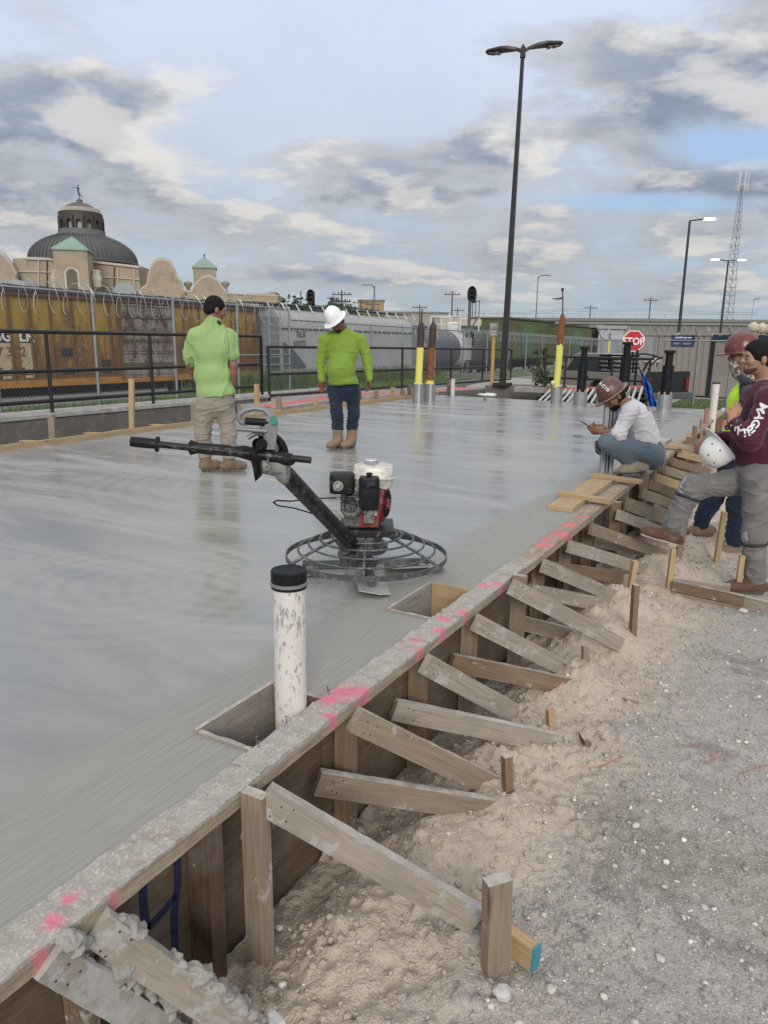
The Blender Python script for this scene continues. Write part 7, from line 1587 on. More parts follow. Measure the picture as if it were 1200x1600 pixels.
def boot(man, heel, toe, ankle, m_, sole_m, parent, shaft=.12, up_to=None, r=.046, wr=.0015, sole_z=None, name='boot', toe_r=.040, sr=.055, laces=True):
    g = SDF(); d = (toe-heel); L_ = d.length; d = d.normalized(); n = UP-d*UP.dot(d); n.normalize(); w = d.cross(n)
    hl = heel+n*.045; g.chain([hl, heel+d*(L_*.38)+n*.052, heel+d*(L_*.68)+n*.042, toe+n*.036-d*.03], [r*.92, r*1.0, r*1.02, toe_r], .03)
    g.cone(heel+d*(L_*.60)+n*.038-w*.012, heel+d*(L_*.86)+n*.034-w*.010, r*.86, r*.7, .03); g.cone(heel+d*(L_*.60)+n*.038+w*.012, heel+d*(L_*.86)+n*.034+w*.010, r*.86, r*.7, .03)
    top_ = up_to or (ankle+UP*shaft*.4); g.chain([heel+d*(L_*.22)+n*.055, ankle, top_], [r*1.05, sr*.92, sr], .03)
    b = sdf_obj(name, g, m_, parent, .007, [(heel+n*.016, -n)]+([(top_+(top_-ankle).normalized()*.0, (top_-ankle))] if up_to is not None else []), wr=wr, wf=(14, 14, 30), seed=int(L_*1000))
    outline = []
    for k in range(20):
        a = k*math.tau/20; x = L_/2+(L_/2+.012)*math.cos(a); wd = .046 if x > L_*.5 else .040; y = wd*math.copysign(abs(math.sin(a))**.7, math.sin(a)); outline.append((x-.008, y))
    MB().slab(outline, heel, d, w if w.dot(n.cross(d)) > 0 else -w, .0).v
    ey = n.cross(d); q = MB().slab(outline, heel, d, ey, .018 if d.cross(ey).dot(n) > 0 else -.018); q.build('sole', sole_m, b, bevel=.004)
    if laces:
        lb = MB()
        for i in range(5):
            c_ = heel.lerp(toe, .34+.075*i)+n*(.108-.013*i); lb.path([c_-w*.024-n*.008, c_-w*.01+n*.004, c_+w*.01+n*.004, c_+w*.024-n*.008], .003, 5)
        tag(lb.build('laces', plain('dark_laces', (.03, .025, .02), .9), b, smooth=80), kind='stuff')
    hb_ = MB().slab([(x*.28, y*.9) for x, y in outline], heel-n*.010, d, ey, .012 if d.cross(ey).dot(n) > 0 else -.012); hb_.build('boot_heel', sole_m, b)
    return b
def hard_hat(name, c, up, f, m_, parent, brim=.045, full=True, r=.118, label=None, cat=None, hscale=1.0):
    up = Vector(up).normalized(); f = Vector(f); f = (f-up*f.dot(up)).normalized(); rr = f.cross(up); M = Matrix((rr, f, up)).transposed()
    V = []; Fq = []; seg = 40; prof = [(1.0, 0.0), (1.0, .012), (.985, .035), (.94, .065), (.85, .095), (.70, .122), (.48, .140), (.22, .149), (0.02, .150)]
    def bw(a): # brim width, wider in front (f) 
        k = max(0, math.sin(a)); return (brim+.018*k**2 if full else .008+.06*k**3)
    rings = []
    for kk, zz in ((1, -.010), (1, -.004), (0, 0)): rings.append([(r*(1.0)*math.cos(a)+(bw(a)*math.cos(a))*kk, r*1.13*math.sin(a)+bw(a)*math.sin(a)*kk, zz-.004*kk) for a in np.linspace(0, math.tau, seg, endpoint=False)])
    for q, z in prof[1:]: rings.append([(r*q*math.cos(a), r*1.13*q*math.sin(a), z*hscale+(.006*math.exp(-(math.cos(a)*q/.25)**2) if z > .03 else 0)) for a in np.linspace(0, math.tau, seg, endpoint=False)])
    inner = [[(x*.96, y*.96, max(-.006, z-.006)) for x, y, z in ring] for ring in reversed(rings[2:])]
    rings = rings+inner+[[(x*.99, y*.99, z-.003) for x, y, z in rings[0]]]
    for ring in rings: V += [c+M @ Vector(p) for p in ring]
    n = len(rings)
    for i in range(n-1):
        for k in range(seg): Fq.append((i*seg+k, i*seg+(k+1) % seg, (i+1)*seg+(k+1) % seg, (i+1)*seg+k))
    b = MB(); b.add(V, Fq); o = b.build(name, m_, parent, smooth=50)
    b = MB(); b.path([c+M @ Vector((0, r*1.13*math.sin(a), .150*math.cos(a)*hscale+.004)) for a in np.linspace(-1.15, 1.15, 14)], .007, 6); b.build('hat_ridge', m_, o, smooth=80)
    return o
BOOTT = cloth('tan_suede_boot', (.17, .12, .08), .3, .9, dusty2); BOOTB = cloth('brown_leather_boot', (.095, .045, .032), .3, .6, lambda t, o, c: t.mix(t.step(t.noise(o, 12, 6, .7), .5, .75, 0, .45), c, (.24, .19, .155))); SOLE = plain('boot_sole', (.10, .085, .07), .9); SOLEW = plain('pale_crepe_sole', (.42, .36, .30), .9)
JEAN = lambda nm, c: cloth(nm, c, .3, .9, lambda t, o, cc: t.mix(t.step(t.noise(o, 5, 5, .6), .5, .8, 0, .45), cc, tuple(min(1, x*1.5+.02) for x in c)))
def torso(g, m, ch, be, pe, lat, fw, up, w=1.0, belly=1.0, inf=0.0):
    E = lambda c, r, k=.05: g.P.append(('e', c, tuple(x+inf for x in r), (lat, fw, up), k))
    E(ch, (.175*w, .115*w, .19), .05); E(be, (.160*w, .120*belly, .17), .06); E(pe, (.160*w, .118*w, .125), .05)

# ---- man 1: bareheaded, seen from behind
def man1():
    m = Man('', 7.23, SK1); J = m.J; g = m.sk; lat = (HR*.95-HF*.30).normalized(); fw = (HF*.95+HR*.30).normalized()
    ch, be, pe = J(330, 542), J(332, 588, .01), J(336, 624)
    nk = J(333, 505, .0); hc = J(336, 484, .02)
    m.head(hc, HF*.45+HR*.62-UP*.22, UP+HR*.1, nk)
    torso(g, m, ch, be, pe, lat, fw, UP, .92)
    sL, eL, wL = J(303, 524, -.03), J(297, 570, .08), J(309, 596, .24); sR, eR, wR = J(357, 526, .04), J(364, 571, .02), J(362, 603, .05)
    g.chain([J(333, 512), sL], [.05, .05], .04); g.chain([J(333, 512), sR], [.05, .05], .04)
    for s_, e_, w_ in ((sL, eL, wL), (sR, eR, wR)): g.chain([s_, e_, e_.lerp(w_, .35), w_], [.056, .043, .044, .029], .02)
    m.hand(wR, UP*-1+HR*.02, -lat*.8+HF*.3, .45, 1); m.hand(wL, HR*.8-UP*.5+HF*.2, -fw, .4, -1)
    legs = []
    for (hp, kn, an, hl, te) in [((321, 630, -.03), (316, 678, .0), (321, 722, .02), (317, 737.5, .0), (346, 733, .14)), ((351, 630, .04), (357, 678, .02), (358, 723, .02), (350, 740, .0), (384, 736, .14))]:
        h_, k_, a_ = J(*hp), J(*kn), J(*an); g.chain([h_, k_, k_.lerp(a_, .3), a_], [.085, .055, .056, .038], .03); hL, tO = J(*hl), J(*te); hL.z = tO.z = .012; g.chain([a_, hL.lerp(tO, .15)+UP*.045, hL.lerp(tO, .7)+UP*.032], [.036, .03, .022], .02); legs.append((h_, k_, a_, hL, tO))
    body = sdf_obj('person', g, SK1, None, .0065)
    tag(body, 'bareheaded man from behind in pale lime short-sleeved t-shirt and khaki work trousers', 'person')
    SH = cloth('pale_lime_shirt', (.27, .40, .155), .05, .9); g = SDF(); torso(g, m, ch, be, pe-UP*.0, lat, fw, UP, 1.02, 1.12, .024); g.P.append(('e', J(336, 610), (.195, .155, .10), (lat, fw, UP), .05))
    g.cone(J(333, 509), sL+(UP*-.01), .066, .070, .04); g.cone(J(333, 509), sR+(UP*-.01), .066, .070, .04); g.cone(J(333, 497), J(333, 512), .062, .075, .03)
    g.chain([sL, sL.lerp(eL, .80)], [.070, .074], .03); g.chain([sR, sR.lerp(eR, .60)], [.070, .076], .03)
    d1 = (eL-sL).normalized(); d2 = (eR-sR).normalized()
    o = sdf_obj('t_shirt', g, SH, body, .008, [(J(336, 619), -UP+HR*.12), (J(333, 497), UP+HF*.2)], wr=.016, wf=(11, 11, 3.5), seed=3)
    TR = cloth('khaki_trousers', (.26, .222, .185), .12, .9, dusty)
    g = SDF(); torso(g, m, pe+UP*.02, pe, pe-UP*.01, lat, fw, UP, .97, .92, .004)
    for h_, k_, a_, _, _ in legs: g.chain([h_, k_, a_+UP*.035], [.098, .078, .074], .03)
    sdf_obj('trousers', g, TR, body, .008, [(J(336, 603), UP), (J(340, 716), -UP)], wr=.013, wf=(7, 7, 26), seed=8)
    for h_, k_, a_, hL, tO in legs: boot(m, hL, tO, a_-UP*.01, BOOTT, SOLE, body, r=.046)
    # hair and a dark neck cloth
    g = SDF(); g.P.append(('e', hc+m.hu*.036-m.hf*.016, (.0805, .098, .090), (m.hr, m.hf, m.hu), .02)); g.P.append(('e', hc-m.hu*.022-m.hf*.052, (.060, .050, .052), (m.hr, m.hf, m.hu), .03))
    sdf_obj('hair', g, HAIR, body, .005, [(hc+m.hf*.050, m.hf*1-m.hu*.55)], wr=.004, wf=(50, 50, 50))
    g = SDF(); g.chain([J(322, 507, .03), J(330, 503, -.05), J(342, 504, -.03), J(346, 510, .06), J(336, 516, .10)], [.016]*5, .02); sdf_obj('neck_cloth', g, cloth('dark_neck_cloth', (.05, .025, .03)), body, .006, wr=.004, wf=(40, 40, 40))
man1()

# ---- man 2: white hard hat, lime long sleeves, looking down
def man2():
    m = Man('', 9.08, SK2); J = m.J; g = m.sk; lat = (HR*.97-HF*.22).normalized(); fw = (-HF*.97-HR*.22).normalized()
    ch, be, pe = J(535, 548), J(533, 577, -.04), J(537, 603)
    nk = J(536, 515); hc = J(526, 503, -.09)
    m.head(hc, -HF*.80-HR*.30-UP*.50, UP*.85-HF*.25-HR*.45, nk, jaw=1.12)
    torso(g, m, ch, be, pe, lat, fw, UP, .98, 1.25)
    sL, eL, wL = J(507, 531, -.03), J(501, 566, .0), J(503, 594, -.08); sR, eR, wR = J(564, 531, .04), J(574, 563, .03), J(577, 593, -.04)
    g.chain([J(536, 521), sL], [.055, .054], .04); g.chain([J(536, 521), sR], [.055, .054], .04)
    for s_, e_, w_ in ((sL, eL, wL), (sR, eR, wR)): g.chain([s_, e_, e_.lerp(w_, .35), w_], [.056, .045, .045, .03], .02)
    m.hand(wR, -UP+HR*.0, -lat*.6+fw*.6, .55, -1); m.hand(wL, -UP-HR*.05, lat*.6+fw*.6, .55, 1)
    legs = []
    for (hp, kn, an, hl, te) in [((522, 607, -.02), (527, 648, -.03), (528, 686, -.0), (533, 700.5, .06), (512, 702, -.15)), ((551, 607, .02), (553, 648, .02), (549, 686, .02), (552, 697, .08), (535, 697.5, -.12))]:
        h_, k_, a_ = J(*hp), J(*kn), J(*an); g.chain([h_, k_, k_.lerp(a_, .3), a_], [.09, .056, .058, .038], .03); hL, tO = J(*hl), J(*te); hL.z = tO.z = .012; g.chain([a_, hL.lerp(tO, .15)+UP*.045, hL.lerp(tO, .7)+UP*.032], [.036, .03, .022], .02); legs.append((h_, k_, a_, hL, tO))
    body = sdf_obj('person', g, SK2, None, .007)
    tag(body, 'stout man in white hard hat, lime long-sleeved shirt, jeans and tan boots looking down', 'person')
    SH = cloth('lime_long_sleeves', (.175, .275, .035), .06, .8); g = SDF(); torso(g, m, ch, be, pe, lat, fw, UP, 1.0, 1.42, .020); g.P.append(('e', J(536, 596, -.03), (.180, .165, .09), (lat, fw, UP), .05)); g.cone(J(536, 512), J(536, 524), .062, .075, .03)
    for s_, e_, w_ in ((sL, eL, wL), (sR, eR, wR)): g.cone(J(536, 519), s_, .064, .066, .04); g.chain([s_, e_, w_+UP*.005], [.067, .059, .044], .03)
    o = sdf_obj('long_sleeved_shirt', g, SH, body, .0085, [(J(537, 601), -UP+HR*.06), (J(537, 512), UP*1+HR*.15+HF*.35)], wr=.008, wf=(7, 7, 15), seed=5)
    # trim sleeves at wrists happens through radius; jeans
    TR = JEAN('dark_blue_jeans', (.014, .023, .044)); g = SDF(); torso(g, m, pe+UP*.02, pe, pe-UP*.01, lat, fw, UP, .90, 1.0, .002)
    for h_, k_, a_, _, _ in legs: g.chain([h_, k_, a_+UP*.10], [.092, .074, .071], .025)
    sdf_obj('jeans', g, TR, body, .0085, [(J(537, 590), UP), (J(537, 671), -UP)], wr=.010, wf=(8, 8, 18), seed=6)
    BT = cloth('tan_cowboy_boot', (.22, .155, .10), .25, .75, dusty2)
    for h_, k_, a_, hL, tO in legs: boot(m, hL, tO, a_-UP*.0, BT, SOLE, body, up_to=a_.lerp(k_, .42), r=.043, sr=.066, toe_r=.030, laces=False)
    hard_hat('hard_hat', hc+m.hu*.045-m.hf*.005, m.hu+m.hf*.08, m.hf, plain('white_hat_shell', (.74, .74, .75), .3, 0, .03, 4, .02), body, r=.106, brim=.04)
    g = SDF(); g.P.append(('e', hc-m.hu*.075+m.hf*.055, (.040, .036, .036), (m.hr, m.hf, m.hu), .02)); g.P.append(('e', hc-m.hu*.03-m.hf*.05, (.068, .05, .05), (m.hr, m.hf, m.hu), .03)); sdf_obj('hair_and_beard', g, HAIR, body, .0065)
man2()

# ---- crouching man with phone
def man3():
    m = Man('', 7.24, SK1); J = m.J; g = m.sk; f = -HR; 
    nk = J(977, 627); hc = J(960, 620); pe = J(1014, 706); ch = J(996, 655); be = J(1006, 685)
    up = (nk-pe).normalized(); lat = HF.copy(); fw = up.cross(lat); fw = fw if fw.dot(-HR) > 0 else -fw
    m.head(hc, -HR*.76-UP*.62-HF*.10, -HR*.66+UP*.74, nk)
    torso(g, m, ch, be, pe, lat, fw, up, .95)
    sN, eN, wN = J(985, 640, -.19), J(966, 679, -.20), J(940, 675, -.10); sF, eF, wF = J(980, 640, .19), J(968, 672, .18), J(944, 668, .04)
    g.cone(J(982, 634), sN, .062, .056, .04); g.cone(J(982, 634), sF, .062, .056, .04)
    for s_, e_, w_ in ((sN, eN, wN), (sF, eF, wF)): g.chain([s_, e_, e_.lerp(w_, .35), w_], [.056, .044, .045, .028], .02)
    m.hand(wN, -HR+UP*.22+HF*.05, HF*.7+UP*.5, .75, 1, 1); m.hand(wF, -HR+UP*.0, -HF*.6+UP*.5, .7, -1, 1)
    hN, kN, aN = J(1013, 708, -.11), J(949, 691, -.20), J(985, 722, -.14); hF_, kF, aF = J(1010, 708, .11), J(952, 697, .14), J(1000, 716, .12)
    g.chain([hN, kN, kN.lerp(aN, .35), aN], [.088, .056, .056, .04], .03); g.chain([hF_, kF, kF.lerp(aF, .35), aF], [.088, .056, .056, .04], .03)
    heN, toN = J(1006, 738, -.13), J(969, 741, -.17); g.chain([aN, heN.lerp(toN, .15)+UP*.05, heN.lerp(toN, .65)+UP*.032], [.036, .03, .022], .02); heF, toF = J(1016, 712, .12), J(992, 722, .12); g.chain([aF, toF], [.036, .03], .02)
    body = sdf_obj('person', g, SK1, None, .0065); tag(body, 'crouching man in brown hard hat and pale grey shirt looking at his phone', 'person')
    SH = cloth('pale_grey_shirt', (.50, .50, .545), .05, .85); g = SDF(); torso(g, m, ch, be, pe, lat, fw, up, .96, 1.12, .022)
    g.cone(nk+up*.02, J(986, 640), .064, .085, .03)
    for s_, e_, w_ in ((sN, eN, wN), (sF, eF, wF)): g.cone(J(984, 638), s_, .070, .074, .05); g.chain([s_, e_, e_.lerp(w_, .14)], [.078, .068, .064], .04)
    sh = sdf_obj('shirt', g, SH, body, .008, [(J(1012, 698), -up-fw*.35), (nk+up*.03, up+fw*.3)], wr=.010, wf=(9, 9, 16), seed=4)
    # printed patch on the back
    me = sh.data; bv = BVHTree.FromPolygons([world_of(sh) @ v.co for v in me.vertices], [tuple(p.vertices) for p in me.polygons])
    PR = {'r': plain('red_print', (.35, .02, .06), .8), 'w': plain('white_print_fabric', (.72, .72, .74), .8), 'n': plain('navy_print', (.03, .03, .05), .8)}
    def patch(quad, key, nm):
        V = []; N_ = 6
        for i in range(N_+1):
            for j in range(N_+1):
                a = Vector(quad[0]).lerp(Vector(quad[1]), i/N_); c = Vector(quad[3]).lerp(Vector(quad[2]), i/N_); q = a.lerp(c, j/N_); d = ray(q.x, q.y).normalized(); h = bv.ray_cast(CAM, d); 
                V.append(h[0]-d*.003 if h[0] is not None else None)
        Fq = [(i*(N_+1)+j, (i+1)*(N_+1)+j, (i+1)*(N_+1)+j+1, i*(N_+1)+j+1) for i in range(N_) for j in range(N_)]; Fq = [q for q in Fq if all(V[k] is not None for k in q)]
        if not Fq: return
        V = [v if v is not None else Vector((0, 0, 0)) for v in V]; b = MB(); b.add(V, Fq); b.build(nm, PR[key], sh, smooth=80)
    patch([(997, 620), (1008, 626), (1012, 632), (1000, 628)], 'n', 'back_print'); patch([(1001, 629), (1014, 633), (1023, 641), (1012, 641)], 'w', 'back_print')
    for k in range(3): patch([(1009+k*4.5, 636+k*1), (1011.5+k*4.5, 636+k*1), (1016+k*4.5, 643+k*.8), (1013.5+k*4.5, 643+k*.8)], 'r', 'back_stripe')
    TR = JEAN('faded_blue_jeans', (.095, .13, .165)); g = SDF(); torso(g, m, pe+up*.03, pe, pe-up*.03, lat, fw, up, 1.0, 1.0, .006)
    g.chain([hN, kN, aN.lerp(kN, .10)], [.108, .080, .070], .05); g.chain([hF_, kF, aF.lerp(kF, .10)], [.108, .080, .070], .05)
    sdf_obj('jeans', g, TR, body, .008, [], wr=.007, wf=(9, 9, 9), seed=7)
    boot(m, heN, toN, aN-UP*.02, cloth('cement_covered_boot', (.27, .23, .18), .3, .9, dusty), SOLE, body, up_to=aN.lerp(kN, .18), r=.055, sr=.062, toe_r=.046, wr=.004)
    boot(m, heF, toF, aF, BOOTB, SOLE, body, r=.046)
    # hard knee pad on the far shin
    g = SDF(); pz = (kF-J(0, 0, 0)*0); g.chain([J(933, 692, .10), J(937, 703, .10), J(948, 714, .10), J(956, 717, .10)], [.026, .040, .036, .016], .02); sdf_obj('knee_pad', g, BLACKP, body, .0065)
    b = MB(); b.path([J(930, 690, .06), J(931, 700, .06), J(937, 707, .06), J(946, 714, .06), J(955, 718.5, .06)], [.010, .014, .014, .012, .008], 8); b.build('pad_rim', plain('grey_pad_rim', (.24, .22, .2), .8), body, smooth=80)
    HB = mat('brown_hat_shell', lambda t: {'Base Color': t.mix(t.step(t.noise(t.coord(), 26, 5, .7), .52, .72, 0, .5), (.10, .045, .038), (.26, .19, .165)), 'Roughness': .4})
    hat = hard_hat('hard_hat', hc+m.hu*.048+m.hf*.0, m.hu, m.hf, HB, body); 
    b = MB(); b.lathe([(.150, 0), (.158, .003), (.150, .006)], hc+m.hu*.040, 36, Matrix((m.hr, m.hf, m.hu)).transposed()); b.build('brim_edge', plain('worn_brim', (.45, .38, .26), .6), hat, smooth=60)
    me = hat.data; bh = BVHTree.FromPolygons([world_of(hat) @ v.co for v in me.vertices], [tuple(p.vertices) for p in me.polygons])
    tm = text_mesh('R C I D', .038, plain('white_marker', (.7, .7, .68), .7), 'hat_lettering', None, (0, 0, 0), (1, 0, 0), (0, 1, 0), .002, 0, 'CENTER'); c2 = J(943, 606, -.16); exx = (HR*.75-UP*.62).normalized(); eyy = (HR*.55+UP*.8).normalized()
    for v in tm.data.vertices:
        p = c2+exx*v.co.x+eyy*v.co.y; d = (p-CAM).normalized(); h = bh.ray_cast(CAM, d); v.co = (h[0]-d*.003) if h[0] is not None else p
    M = world_of(hat).inverted(); tm.data.transform(M); tm.parent = hat
    g = SDF(); E3 = lambda c, r, k=.02: g.P.append(('e', c, r, (m.hr, m.hf, m.hu), k)); E3(hc-m.hu*.075+m.hf*.045, (.052, .048, .048)); E3(hc-m.hu*.02-m.hf*.045, (.080, .062, .062)); E3(hc-m.hu*.045+m.hf*.0, (.066, .052, .045)); sdf_obj('hair_and_beard', g, HAIR, body, .0065, wr=.002, wf=(60, 60, 60))
    c = J(918, 665, -.03); d1 = (HR*.75-UP*.45).normalized(); b = MB().box(c, (.145, .075, .009), Matrix((d1, HF, d1.cross(HF))).transposed()); ph = b.build('phone', plain('dark_phone', (.02, .02, .025), .25), bevel=.003)
    tag(ph, 'dark smartphone held by the crouching man', 'phone'); dn = d1.cross(HF); dn = dn if dn.z > 0 else -dn
    MB().box(c+dn*.0052, (.13, .066, .001), Matrix((d1, HF, d1.cross(HF))).transposed()).build('screen', plain('phone_screen', (.10, .12, .14), .1), ph)
man3()

# ---- man in brown helmet with hi-vis vest
def man4():
    m = Man('', 6.40, SK1); J = m.J; g = m.sk; lat = HF.copy(); fw = (-HR).copy()
    hc = J(1160, 556); nk = J(1172, 590); ch = J(1166, 632); be = J(1164, 675); pe = J(1160, 712)
    m.head(hc, -HR+HF*.15-UP*.10, UP-HR*.08, nk); torso(g, m, ch, be, pe, lat, fw, UP, .95)
    sN, eN, wN = J(1172, 618, -.2), J(1178, 668, -.2), J(1150, 690, -.2); sF, eF, wF = J(1166, 618, .2), J(1160, 668, .25), J(1135, 690, .2)
    for s_, e_, w_ in ((sN, eN, wN), (sF, eF, wF)): g.cone(J(1170, 605), s_, .06, .056, .04); g.chain([s_, e_, e_.lerp(w_, .35), w_], [.056, .044, .045, .028], .02)
    m.hand(wN, -HR-UP*.3, HF, .5, 1); m.hand(wF, -HR-UP*.3, -HF, .5, -1)
    legs = []
    for (hp, kn, an, hl, te) in [((1160, 718, -.1), (1152, 790, -.1), (1148, 848, -.05), (1158, 868, -.05), (1118, 869, -.10)), ((1150, 718, .1), (1112, 778, .1), (1096, 820, .15), (1112, 836, .15), (1072, 838, .15))]:
        h_, k_, a_ = J(*hp), J(*kn), J(*an); g.chain([h_, k_, k_.lerp(a_, .3), a_], [.088, .056, .058, .038], .03); hL, tO = J(*hl), J(*te); g.chain([a_, hL.lerp(tO, .15)+UP*.045, hL.lerp(tO, .7)+UP*.032], [.036, .03, .022], .02); legs.append((h_, k_, a_, hL, tO))
    body = sdf_obj('person', g, SK1, None, .007); tag(body, 'man in reddish-brown helmet, camouflage neck gaiter and yellow hi-vis vest', 'person')
    SH = cloth('navy_sweater', (.035, .04, .052), .1, .9); g = SDF(); torso(g, m, ch, be, pe, lat, fw, UP, .96, 1.08, .016)
    for s_, e_, w_ in ((sN, eN, wN), (sF, eF, wF)): g.cone(J(1170, 608), s_, .064, .068, .05); g.chain([s_, e_, w_], [.070, .058, .042], .04)
    sdf_obj('sweater', g, SH, body, .009, [(J(1160, 710), -UP), (J(1170, 594), UP)], wr=.008, wf=(9, 9, 14), seed=2)
    VS = plain('hi_vis_yellow', (.56, .90, .02), .6, 0, .06, 8, .1); g = SDF(); torso(g, m, ch-fw*.0, be, pe, lat, fw, UP, .99, 1.14, .026)
    vo = sdf_obj('hi_vis_vest', g, VS, body, .009, [(J(1160, 700), -UP), (J(1166, 599), UP), (J(1157, 640), HR*1.0+UP*-.12)], wr=.006, wf=(9, 9, 9), seed=1)
    b = MB(); b.path([J(1130, 640, -.16), J(1130, 640, -.02), J(1130, 641, .12)], .018, 8); b.build('reflective_tape', plain('silver_tape', (.55, .57, .55), .4, .3), vo, smooth=80)
    TR = JEAN('deep_blue_jeans', (.010, .019, .044)); g = SDF(); torso(g, m, pe+UP*.02, pe, pe, lat, fw, UP, 1, 1, .006)
    for h_, k_, a_, _, _ in legs: g.chain([h_, k_, a_+UP*.02], [.106, .082, .076], .05)
    sdf_obj('jeans', g, TR, body, .009, [(pe+UP*.10, UP)], wr=.012, wf=(9, 9, 18), seed=5)
    for h_, k_, a_, hL, tO in legs: boot(m, hL, tO, a_, BOOTT, SOLE, body)
    hard_hat('hard_hat', hc+m.hu*.045, m.hu+m.hf*.05, m.hf, plain('red_brown_hat', (.13, .035, .028), .3, 0, .15, 6, .05, dirt=(.25, .17, .15), dirtamt=.15), body, full=False, r=.125)
    g = SDF(); g.chain([J(1150, 571, 0), J(1156, 580, .0), nk-UP*.02], [.058, .064, .074], .03); g.P.append(('e', hc-m.hu*.055+m.hf*.035, (.068, .070, .050), (m.hr, m.hf, m.hu), .02))
    CAM_ = mat('camo_gaiter', lambda t: {'Base Color': t.ramp(t.noise(t.coord(), 22, 3, .6, 1.5), [(.35, (.05, .04, .035)), (.48, (.16, .12, .09)), (.55, (.55, .52, .47)), (.66, (.12, .09, .075))]), 'Roughness': .9})
    sdf_obj('neck_gaiter', g, CAM_, body, .007, wr=.005, wf=(20, 20, 30))
    g = SDF(); g.chain([J(1158, 590, -.06), J(1166, 596, -.12), J(1172, 600, -.12)], [.03, .035, .03]); sdf_obj('collar', g, SH, body, .008)
man4()

